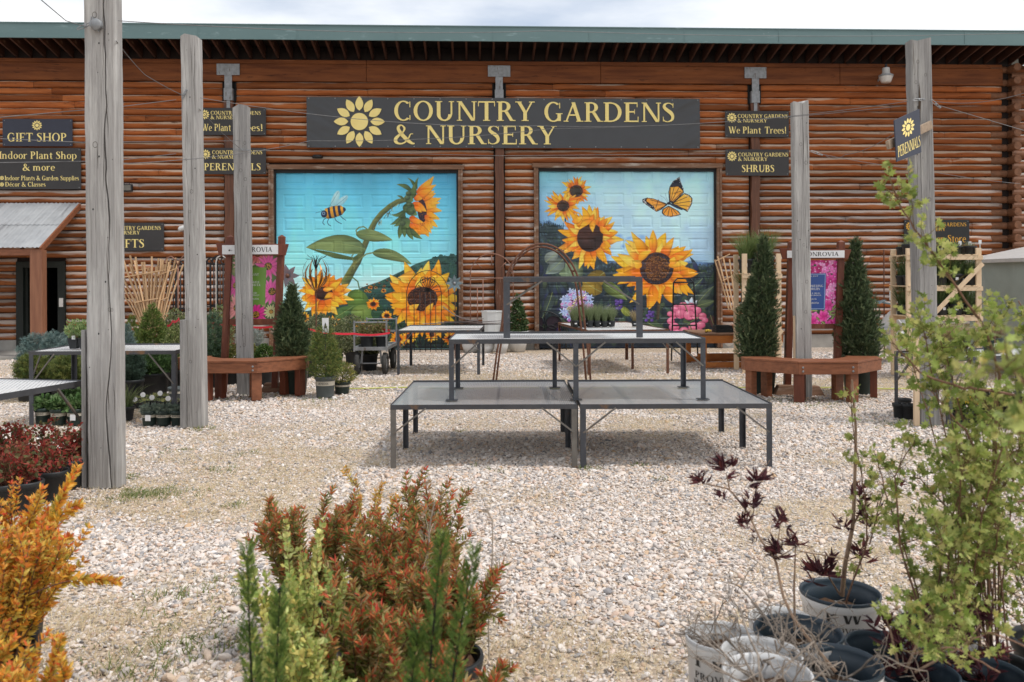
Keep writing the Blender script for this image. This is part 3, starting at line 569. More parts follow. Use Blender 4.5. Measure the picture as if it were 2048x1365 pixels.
    def door(s, name, rect, mat, parent, rel=None, amp=1.0):      # rect=(s0,ztop,s1,zbot)
        s0, z1, s1, z0 = rect; X = s0+(s.X-s.x0)/(s.x1-s.x0)*(s1-s0); Z = z1+(s.Y-s.y0)/(s.y1-s.y0)*(z0-z1); Yd = (-rel if rel is not None else np.zeros_like(X))
        i = np.arange(s.ny-1)[:, None]*s.nx; j = np.arange(s.nx-1)[None]
        m = MB().add(np.stack((X, Yd, Z), -1).reshape(-1, 3), np.stack((i+j, i+s.nx+j, i+s.nx+j+1, i+j+1), -1).reshape(-1, 4), (s.im*amp).clip(0.003, .92).reshape(-1, 3))
        return m.build(name, mat, parent)
def grad(cv, stops):
    ys = [a for a, _ in stops]; cs = np.array([lin(c) for _, c in stops]); cv.im[:] = np.stack([np.interp(cv.Y, ys, cs[:, k]) for k in range(3)], -1)

rs = random.Random(4)
A = Cv(108, 78, 1508, 1440, 640)
grad(A, ((78, (84, 178, 214)), (250, (100, 198, 226)), (550, (124, 214, 236)), (800, (150, 226, 240)), (960, (188, 236, 244)), (1440, (180, 230, 240))))
tx = np.clip((A.X-500)/1000, 0, 1)[..., None]*np.clip(1-(A.Y-78)/420, 0, 1)[..., None]; A.im = A.im*(1-.55*tx)+lin((40, 130, 180))*.55*tx
A.im *= (1+.5*(vnoise(A.X, A.Y*.4, .006, 8, 4)-.5))[..., None]
hl = [(108, 1130), (300, 1150), (560, 1120), (690, 1010), (760, 970), (900, 925), (1060, 850), (1180, 790), (1300, 750)]+[(x, 742-22*rs.random()-(x-1300)*.06) for x in range(1310, 1508, 9)]+[(1508, 1440), (108, 1440)]
A.poly(hl, (52, 92, 84), (14, 26, 30), nz=.35)
for k in range(900):
    x = rs.uniform(640, 1508); y = np.interp(x, (640, 1060, 1300, 1508), (1040, 870, 770, 745))+rs.random()**1.4*330; A.ell(x, y, rs.uniform(3, 11), rs.uniform(2, 5), rs.choice(((38, 76, 60), (28, 52, 48), (58, 98, 72), (22, 36, 40))), rs.uniform(-60, 60))
for k in range(500): A.line([(x := rs.uniform(110, 1500), y := rs.uniform(1150, 1440)), (x+rs.uniform(-25, 25), y-rs.uniform(10, 60))], 3, rs.choice(((34, 60, 44), (20, 32, 34), (46, 76, 44), (62, 84, 40))))
for x, y, r in ((930, 995, 22), (830, 968, 20), (872, 970, 13), (797, 995, 16), (825, 1002, 14), (935, 960, 11), (805, 945, 9), (860, 942, 8), (900, 935, 8), (960, 915, 7), (985, 925, 7), (975, 900, 5), (785, 968, 6)):
    A.sunflower(x, y, r*.4, r*.32, r, r*.8, 10, r*.25, x, layers=1)
A.line([(1105, 300), (1040, 318), (985, 350), (920, 405), (870, 465), (835, 530), (800, 620), (770, 690), (735, 770), (690, 840), (640, 930)], [20, 20, 20, 21, 21, 22, 23, 24, 27, 30, 34], (120, 128, 70), (62, 72, 48))
for k in range(60):
    t = rs.random(); x = np.interp(t, (0, .5, 1), (1050, 825, 660)); y = np.interp(t, (0, .5, 1), (318, 545, 900)); A.line([(x+rs.uniform(-14, 14), y), (x+rs.uniform(-20, 8), y+rs.uniform(14, 40))], 2, rs.choice(((150, 150, 84), (60, 64, 44), (96, 88, 60))))
A.leaf(795, 678, 343, 665, 78, .08, (126, 146, 88), (96, 118, 78)); A.poly([(345, 665), (560, 705), (700, 740), (795, 678), (720, 765), (560, 748)], (92, 110, 62), (74, 92, 52))
A.leaf(722, 560, 1000, 608, 50, -.02, (128, 146, 92), (94, 116, 72)); A.line([(730, 560), (722, 535), (745, 512), (780, 506), (808, 525), (815, 548)], 5, (110, 124, 72))
A.leaf(848, 704, 1146, 792, 46, -.07, (118, 134, 84), (92, 112, 70)); A.line([(850, 705), (800, 715), (760, 745), (730, 775)], 6, (116, 130, 84)); A.line([(795, 680), (720, 690), (690, 730), (702, 775)], 5, (106, 124, 76))
A.line([(640, 905), (700, 895), (735, 925), (745, 975)], 5, (84, 110, 62))
A.leaf(742, 985, 690, 1175, 90, -.05, (106, 138, 58), (84, 116, 50)); A.ell(740, 1080, 70, 82, (100, 134, 56), 20, (70, 98, 46)); A.ell(775, 1165, 92, 66, (124, 146, 70), 0, (84, 110, 52)); A.ell(880, 1150, 40, 60, (40, 74, 50), 30); A.leaf(560, 1200, 700, 1110, 50, 0, (76, 110, 56))
# nodding sunflower, top right
for tx_, ty_, w_ in ((1320, 122, 34), (1338, 188, 30), (1326, 232, 30), (1376, 290, 34), (1366, 325, 30), (1382, 388, 34), (1366, 452, 34), (1350, 512, 32), (1312, 524, 32), (1278, 586, 38), (1200, 582, 36), (1345, 350, 30), (1300, 560, 26), (1335, 250, 26)):
    bx_ = 1205+ (ty_-350)*.08; by_ = 350+(ty_-350)*.42; A.petal(bx_, by_, tx_, ty_, w_, (206, 66, 18), rs.choice(((248, 160, 30), (240, 138, 22))), (255, 200, 74), rs.uniform(-.06, .06), (190, 96, 18))
A.ell(1228, 385, 36, 92, (58, 30, 34), -4, (26, 22, 44), nz=.4)
for k in range(90): A.ell(1228+rs.gauss(0, 16), 385+rs.gauss(0, 42), 3, 3, rs.choice(((92, 60, 60), (30, 26, 56), (120, 70, 30))))
for bx_, by_, tx_, ty_, w_ in ((1185, 300, 1310, 222, 36), (1150, 330, 1262, 392, 36), (1160, 345, 1225, 400, 26), (1175, 430, 1130, 480, 30), (1130, 440, 1238, 475, 30), (1165, 280, 1230, 295, 30), (1250, 420, 1305, 470, 24), (1135, 490, 1275, 560, 36), (1130, 480, 1200, 575, 30)):
    A.petal(bx_, by_, tx_, ty_, w_, (214, 80, 20), (244, 140, 24), (252, 180, 50), rs.uniform(-.08, .08), (160, 60, 14))
for bx_, by_, tx_, ty_, w_, bd_ in ((1150, 240, 1034, 186, 20, .12), (1175, 230, 1118, 135, 13, .15), (1190, 220, 1205, 130, 12, -.15), (1130, 300, 1170, 180, 30, .1), (1105, 290, 1160, 310, 40, 0), (1110, 370, 988, 415, 20, -.18), (1100, 400, 982, 492, 22, -.1), (1100, 420, 1012, 505, 24, -.12), (1090, 470, 1050, 600, 26, .05), (1100, 480, 1095, 590, 26, .05), (1120, 500, 1160, 608, 26, .08), (1140, 520, 1230, 600, 22, .1), (1130, 320, 1140, 420, 50, .1), (1120, 350, 1190, 420, 40, .1), (1085, 440, 1120, 520, 44, 0), (1090, 300, 1035, 270, 10, .1)):
    A.petal(bx_, by_, tx_, ty_, w_, (62, 84, 56), (84, 108, 62), (112, 134, 74), bd_, (36, 52, 38))
for x, y in ((1115, 285), (1130, 345), (1150, 395), (1080, 480), (1125, 255)): A.ell(x, y, 22, 20, (96, 116, 78), 0, (44, 62, 46))
# bee
A.ell(565, 300, 26, 72, (184, 222, 224), 22, (140, 198, 208)); A.ell(612, 315, 24, 66, (176, 216, 222), 48, (134, 190, 204)); A.line([(520, 352), (560, 290), (590, 240)], 2, (90, 150, 165)); A.line([(560, 355), (610, 315), (655, 278)], 2, (90, 150, 165))
for k, x in enumerate(np.linspace(494, 640, 42)):
    t = (x-494)/146; hgt = 46*(1-.5*abs(t-.35)**1.3)*(1 if t < .8 else (1-(t-.8)*3.2)); c = (246, 176, 56) if (int(t*7.6) % 2 == 0) else (26, 48, 84); A.ell(x, 408-t*34, 5, hgt, c, -10, tuple(int(q*.6) for q in c))
A.ell(480, 410, 24, 28, (28, 52, 92), 0, (14, 26, 52)); A.ell(477, 405, 12, 13, (120, 150, 180)); A.ell(477, 405, 6, 7, (14, 20, 36))
A.line([(465, 392), (440, 395), (416, 402)], 1.8, (40, 60, 90)); A.line([(470, 388), (455, 378)], 1.8, (40, 60, 90))
for p in ([(495, 440), (475, 455), (470, 478), (482, 492)], [(515, 445), (505, 470), (512, 490), (530, 500)], [(560, 435), (570, 460), (592, 475), (612, 484)], [(605, 425), (618, 440), (645, 458)]): A.line(p, 3, (24, 40, 70))
# big sunflowers below
A.sunflower(478, 1015, 68, 50, 212, 178, 18, 46, 3, over=3); A.sunflower(475, 1015, 70, 50, 150, 140, 11, 42, 5, layers=1)
A.ell(478, 1008, 64, 46, (66, 34, 26), -15, (40, 20, 20), nz=.3); A.petal(470, 985, 545, 975, 22, (230, 120, 20), (250, 180, 50), (255, 200, 80)); A.petal(545, 1010, 480, 1050, 24, (230, 120, 20), (250, 180, 50), (255, 190, 60))
A.sunflower(1225, 1062, 118, 92, 296, 300, 22, 66, 8); A.sunflower(1225, 1062, 110, 90, 215, 205, 15, 62, 9, layers=1)
A.ell(1228, 1056, 118, 90, (70, 38, 28), 0, (38, 22, 22), nz=.35)
for k in range(700): a = rs.uniform(0, 6.28); q = rs.random()**.5; A.ell(1228+cos(a)*112*q, 1056+sin(a)*84*q, 2.6, 3.6, rs.choice(((96, 54, 30), (50, 26, 22), (34, 20, 24), (120, 74, 40))))
for b0, b1, t0, t1, w_ in ((1120, 1150, 1200, 1100, 30), (1250, 1180, 1310, 1090, 30), (1175, 1180, 1130, 1105, 30), (1320, 1160, 1400, 1110, 30), (1200, 1190, 1240, 1250, 50), (1150, 1190, 1110, 1260, 50), (1290, 1190, 1350, 1250, 50)): A.petal(b0, b1, t0, t1, w_, (226, 120, 20), (248, 170, 40), (254, 196, 76))
A.petal(1160, 850, 1040, 895, 30, (240, 160, 50), (250, 180, 66), (254, 200, 90), -.1)
A.sunflower(850, 1096, 22, 18, 54, 46, 16, 13, 31); A.sunflower(955, 1186, 20, 16, 46, 40, 14, 11, 32); A.sunflower(322, 1192, 20, 18, 48, 42, 13, 12, 33); A.sunflower(540, 1230, 24, 18, 60, 50, 13, 14, 34)
A.sunflower(1040, 1365, 26, 20, 64, 64, 13, 16, 35); A.sunflower(1128, 1345, 24, 22, 58, 60, 12, 15, 36); A.sunflower(760, 1260, 20, 16, 60, 46, 12, 14, 39); A.sunflower(1300, 1330, 20, 20, 60, 60, 12, 14, 37); A.sunflower(1440, 1360, 20, 20, 60, 60, 12, 14, 38)
gd = MB().build if False else None
colsA = [(175, 335), (397, 555), (615, 775), (838, 1000), (1060, 1215), (1280, 1440)]; rowsA = [(90+q*175, 186+q*175) for q in range(8)]; seA = [222+q*175 for q in range(7)]
def garage(cv, rect, cols, rows, seams, lab):
    s0, z1, s1, z0 = rect; g = bpy.data.objects.new('garage_door', None); COL.objects.link(g); g.parent = bld; g['label'] = lab
    o = cv.door('door_panel', (s0, z1, s1, .015), m_paint, g, cv.relief(cols, rows, seams), 1.14); o.location = (0, .075, 0)
    m = MB(); m.bx(s0-.10, s0-.0, -.09, .07, 0, z1+.0); m.bx(s1, s1+.10, -.09, .07, 0, z1+.0); m.bx(s0-.14, s1+.14, -.11, .07, z1+.003, z1+.11); m.bx(s0-.105, s0-.06, -.115, -.092, 0, z1); m.bx(s1+.06, s1+.105, -.115, -.092, 0, z1)
    m.build('door_frame', m_trim, g, bev=.006)
    m = MB(); m.bx(s0, s0+.035, .02, .07, 0, z1); m.bx(s1-.045, s1, .02, .07, 0, z1); m.bx(s0, s1, .015, .07, z1-.07, z1); m.build('door_seal', m_black, g)
    return g
garage(A, d1, colsA, rowsA, seA, 'sectional garage door painted with a bee and sunflowers')

B = Cv(95, 65, 1432, 1420, 640)
grad(B, ((65, (158, 214, 230)), (300, (184, 222, 238)), (700, (180, 216, 240)), (850, (150, 196, 230)), (1420, (60, 80, 110))))
tx = np.clip(1-(B.X-95)/520, 0, 1)[..., None]; ty = np.clip((B.Y-65)/450, 0, 1)[..., None]
B.im = B.im*(1-tx*(1-ty)*.8)+lin((110, 200, 216))*tx*(1-ty)*.8; t2 = tx*ty*np.clip(1.5-(B.Y-65)/900, 0, 1)[..., None]; B.im = B.im*(1-.85*t2)+lin((88, 142, 196))*.85*t2
B.im *= (1+.5*(vnoise(B.X, B.Y*.7, .007, 18, 4)-.5))[..., None]
for k in range(40): B.ell(rs.uniform(500, 900), rs.uniform(560, 800), rs.uniform(20, 60), rs.uniform(10, 26), (130, 176, 222), rs.uniform(-30, 30), soft=.9)
tl = [(95, 480), (130, 500), (180, 485), (215, 510), (255, 520), (300, 560), (420, 640), (540, 730), (600, 790), (700, 800), (800, 780), (1000, 800), (1250, 800), (1330, 805), (1432, 810)]
B.poly([(x, y-30) for x, y in tl]+[(1432, 1420), (95, 1420)], (92, 128, 168), (40, 56, 90), nz=.4)
B.poly(tl+[(1432, 1420), (95, 1420)], (50, 66, 72), (22, 32, 44), nz=.4)
ty_ = lambda x: np.interp(x, [a for a, _ in tl], [b for _, b in tl])
for k in range(1100):
    x = rs.uniform(95, 1432); y = ty_(x)-12+rs.random()**2*240; B.ell(x, y, rs.uniform(3, 12), rs.uniform(3, 9), rs.choice(((44, 62, 66), (58, 76, 78), (36, 48, 56), (70, 92, 104), (60, 82, 60))), rs.uniform(0, 90))
for k in range(60):
    x = rs.uniform(130, 280); y = rs.uniform(520, 560); B.line([(x, y), (x+rs.uniform(-12, 12), y-rs.uniform(30, 75))], 1.8, (40, 58, 62))
for k in range(240):
    x = rs.uniform(95, 1432); y = rs.uniform(880, 1420); a = rs.uniform(-2.6, -.6); l = rs.uniform(60, 170); B.petal(x, y, x+cos(a)*l, y+sin(a)*l, rs.uniform(10, 30), (26, 38, 46), rs.choice(((46, 66, 60), (34, 50, 64), (62, 84, 66), (40, 48, 84), (76, 92, 66))), (58, 78, 76), rs.uniform(-.15, .15), (22, 32, 40))
for a in ((280, 750, 150, 860, 60, (120, 136, 128)), (150, 770, 250, 690, 50, (138, 150, 142)), (430, 830, 250, 860, 88, (112, 132, 104)), (400, 900, 300, 780, 80, (120, 140, 110)), (590, 850, 410, 1000, 70, (150, 124, 44)), (570, 1000, 420, 900, 60, (160, 132, 48)), (580, 930, 760, 1060, 50, (104, 122, 66)), (1300, 1080, 1415, 960, 34, (88, 104, 92)), (1290, 1110, 1430, 1070, 34, (96, 112, 84)), (900, 1220, 1060, 1300, 46, (66, 88, 62)), (1390, 1180, 1430, 1300, 30, (92, 60, 60)), (200, 1000, 120, 1200, 40, (64, 80, 78)), (780, 1180, 700, 1100, 30, (140, 150, 66)), (1230, 990, 1330, 900, 34, (70, 90, 84)), (560, 1180, 640, 1090, 26, (74, 70, 120))):
    c = a[5]; B.leaf(a[0], a[1], a[2], a[3], a[4], rs.uniform(-.05, .05), c, tuple(int(q*.7) for q in c), tuple(int(q*.6) for q in c))
B.line([(990, 1200), (1000, 1050), (985, 950)], 12, (84, 70, 50), (50, 44, 40)); B.line([(300, 420), (300, 470), (330, 520)], 6, (40, 66, 50))
B.sunflower(382, 234, 50, 46, 112, 112, 13, 22, 51, a0=.2, disc=(70, 60, 48)); B.sunflower(284, 346, 46, 42, 132, 118, 15, 22, 52, disc=(66, 46, 36))
B.sunflower(486, 586, 100, 108, 228, 248, 19, 42, 53, disc=(66, 36, 28)); B.sunflower(486, 586, 92, 100, 180, 180, 12, 34, 54, layers=1, disc=(66, 36, 28))
B.ell(484, 586, 98, 110, (70, 38, 28), 8, (42, 26, 24), nz=.35)
for x, y, tx_, ty2 in ((495, 455, 405, 525), (520, 450, 505, 545), (560, 500, 640, 560), (350, 470, 430, 420)): B.petal(x, y, tx_, ty2, 26, (236, 130, 20), (250, 176, 40), (254, 190, 60), .12)
B.sunflower(980, 825, 132, 120, 318, 286, 21, 58, 56, disc=(72, 40, 26)); B.sunflower(980, 830, 122, 115, 240, 226, 14, 52, 57, layers=1)
B.petal(960, 950, 925, 1132, 46, (226, 110, 18), (246, 150, 26), (252, 176, 50), -.06); B.petal(1060, 960, 1110, 1090, 42, (226, 110, 18), (248, 160, 30), (252, 176, 50), .06); B.petal(900, 735, 812, 570, 44, (214, 90, 18), (250, 168, 30), (255, 196, 60), .05); B.petal(960, 700, 958, 528, 36, (214, 90, 18), (250, 168, 30), (255, 190, 50))
B.ell(985, 822, 128, 124, (88, 50, 28), 0, (44, 28, 26), nz=.35)
for k in range(900):
    a = rs.uniform(0, 6.28); q = rs.random()**.5; x = 985+cos(a)*124*q; y = 822+sin(a)*120*q
    B.ell(x, y, 2.8, 3.4, (rs.choice(((34, 34, 50), (60, 66, 84), (20, 20, 30))) if q > .78 or (x < 900) else rs.choice(((120, 74, 36), (84, 46, 26), (150, 100, 50)))))
for x, y, tx_, ty2 in ((850, 760, 945, 690), (870, 810, 820, 770), (1075, 800, 1180, 800), (1110, 790, 1120, 735)): B.petal(x, y, tx_, ty2, 32, (240, 150, 24), (252, 180, 44), (255, 196, 60), -.1)
# butterfly
def wing(p, c, c2): B.poly(p, (22, 24, 34)); q = np.array(p, float); ce = q.mean(0); B.poly((q-ce)*.86+ce, c, c2)
w1 = [(1080, 318), (1076, 240), (1085, 200), (1110, 160), (1160, 124), (1168, 160), (1190, 215), (1192, 245), (1150, 290), (1110, 328)]
w2 = [(1100, 332), (1150, 285), (1195, 248), (1235, 262), (1258, 290), (1255, 330), (1220, 394), (1180, 370)]
w3 = [(1070, 332), (1020, 312), (960, 290), (915, 284), (878, 296), (880, 318), (930, 355), (985, 392), (1020, 376), (1060, 345)]
w4 = [(1075, 345), (1030, 370), (1024, 400), (1045, 422), (1090, 432), (1140, 422), (1172, 412), (1150, 385), (1110, 362)]
wing(w1, (240, 176, 66), (236, 160, 50)); wing(w2, (244, 184, 60), (240, 170, 50)); wing(w3, (236, 150, 50), (240, 160, 60)); wing(w4, (240, 150, 40), (240, 160, 50))
B.poly([(1088, 205), (1110, 160), (1160, 124), (1168, 160), (1190, 215), (1188, 235), (1150, 200)], (24, 28, 42)); B.poly([(915, 284), (878, 296), (880, 318), (985, 392), (965, 350), (910, 310)], (24, 28, 42))
for p, q in (((1090, 318), (1120, 200)), ((1095, 318), (1155, 210)), ((1100, 320), (1180, 240)), ((1086, 316), (1092, 215)), ((1110, 325), (1225, 275)), ((1115, 332), (1250, 310)), ((1115, 336), (1235, 350)), ((1110, 338), (1212, 375)), ((1065, 335), (940, 300)), ((1065, 338), (960, 340)), ((1065, 340), (990, 375)), ((1080, 350), (1035, 410)), ((1085, 352), (1070, 425)), ((1092, 355), (1110, 425)), ((1100, 360), (1140, 410)), ((1000, 300), (980, 360)), ((1120, 250), (1170, 235))): B.line([p, q], 2.6, (24, 24, 34))
for k in range(90):
    t = rs.random(); P_ = rs.choice((((1100, 165), (1160, 130), (1190, 225)), ((1195, 252), (1252, 290), (1222, 385)), ((890, 300), (900, 325), (985, 386)), ((1035, 415), (1090, 428), (1160, 412)))); i_ = 0 if t < .5 else 1; f_ = (t*2) % 1
    B.ell(P_[i_][0]*(1-f_)+P_[i_+1][0]*f_+rs.gauss(0, 5), P_[i_][1]*(1-f_)+P_[i_+1][1]*f_+rs.gauss(0, 5), 2.4, 2.4, (224, 224, 220))
B.ell(1128, 350, 64, 9, (30, 44, 62), 26); B.ell(1078, 328, 14, 11, (26, 38, 54)); B.line([(1070, 322), (1045, 285), (1015, 268)], 1.2, (50, 60, 80)); B.line([(1075, 318), (1058, 280), (1052, 250)], 1.2, (50, 60, 80))
# allium with caterpillar
for k in range(150):
    a = rs.uniform(0, 6.28); q = rs.random()**.5; B.ell(385+cos(a)*112*q, 1110+sin(a)*118*q, rs.uniform(9, 20), rs.uniform(9, 18), rs.choice(((196, 130, 196), (214, 150, 206), (172, 108, 180), (226, 170, 216), (150, 96, 170))), rs.uniform(0, 90))
for k in range(46):
    a = rs.uniform(0, 6.28); q = rs.random()**.35; x = 388+cos(a)*122*q; y = 1104+sin(a)*128*q; r0 = rs.uniform(20, 34); a1 = rs.uniform(0, 6)
    for j in range(5): B.petal(x, y, x+cos(a1+j*1.257)*r0, y+sin(a1+j*1.257)*r0, r0*.2, (150, 170, 226), (188, 208, 246), (222, 232, 252), 0, (90, 100, 170))
for k, t in enumerate(np.linspace(0, 1, 34)):
    x = 318+t*128; y = 1118-t*108+18*sin(t*9); B.ell(x, y, 6, 17, ((240, 236, 226), (230, 180, 60), (50, 60, 90))[k % 3], 40)
# raspberry-like cluster, purple berries
B.petal(1240, 1110, 1250, 1040, 20, (150, 190, 210), (200, 220, 236), (220, 236, 245)); B.petal(1245, 1110, 1195, 1060, 16, (140, 180, 200), (190, 216, 232), (220, 236, 245)); B.petal(1250, 1115, 1290, 1065, 14, (120, 170, 190), (170, 206, 222), (220, 236, 245))
for x, y, r in ((1110, 1180, 34), (1090, 1225, 30), (1130, 1130, 34), (1185, 1115, 42), (1245, 1120, 42), (1290, 1145, 34), (1165, 1170, 44), (1230, 1180, 46), (1330, 1190, 34), (1350, 1220, 26), (1115, 1270, 42), (1270, 1275, 50), (1190, 1300, 38), (1320, 1255, 34), (1085, 1170, 24), (1275, 1190, 30), (1310, 1300, 26), (1140, 1310, 26)):
    B.ell(x, y, r, r*.86, (120, 50, 80), 0, (90, 30, 60)); B.ell(x-1, y-2, r*.93, r*.8, (226, 132, 160), 0, (196, 84, 122)); B.ell(x-r*.3, y-r*.35, r*.3, r*.16, (240, 170, 186), -20, soft=.7)
for p in ([(1190, 1230), (1230, 1235), (1300, 1195)], [(1200, 1260), (1230, 1240), (1250, 1300)], [(1215, 1150), (1200, 1110), (1180, 1085)]): B.line(p, 4, (90, 110, 60))
for cx_, cy_ in ((700, 1095), (930, 1185), (230, 1280), (545, 1290)):
    for k in range(12): x = cx_+rs.uniform(-28, 28); y = cy_+rs.uniform(-36, 34); B.ell(x, y, 13, 12, (118, 88, 176), 0, (56, 36, 100))
colsB = [(162, 318), (375, 523), (580, 738), (798, 955), (1012, 1165), (1225, 1382)]; rowsB = [(78+q*172, 168+q*172) for q in range(8)]; seB = [206+q*172 for q in range(7)]
garage(B, d2, colsB, rowsB, seB, 'sectional garage door painted with a butterfly, sunflowers and pink berries')
del A, B
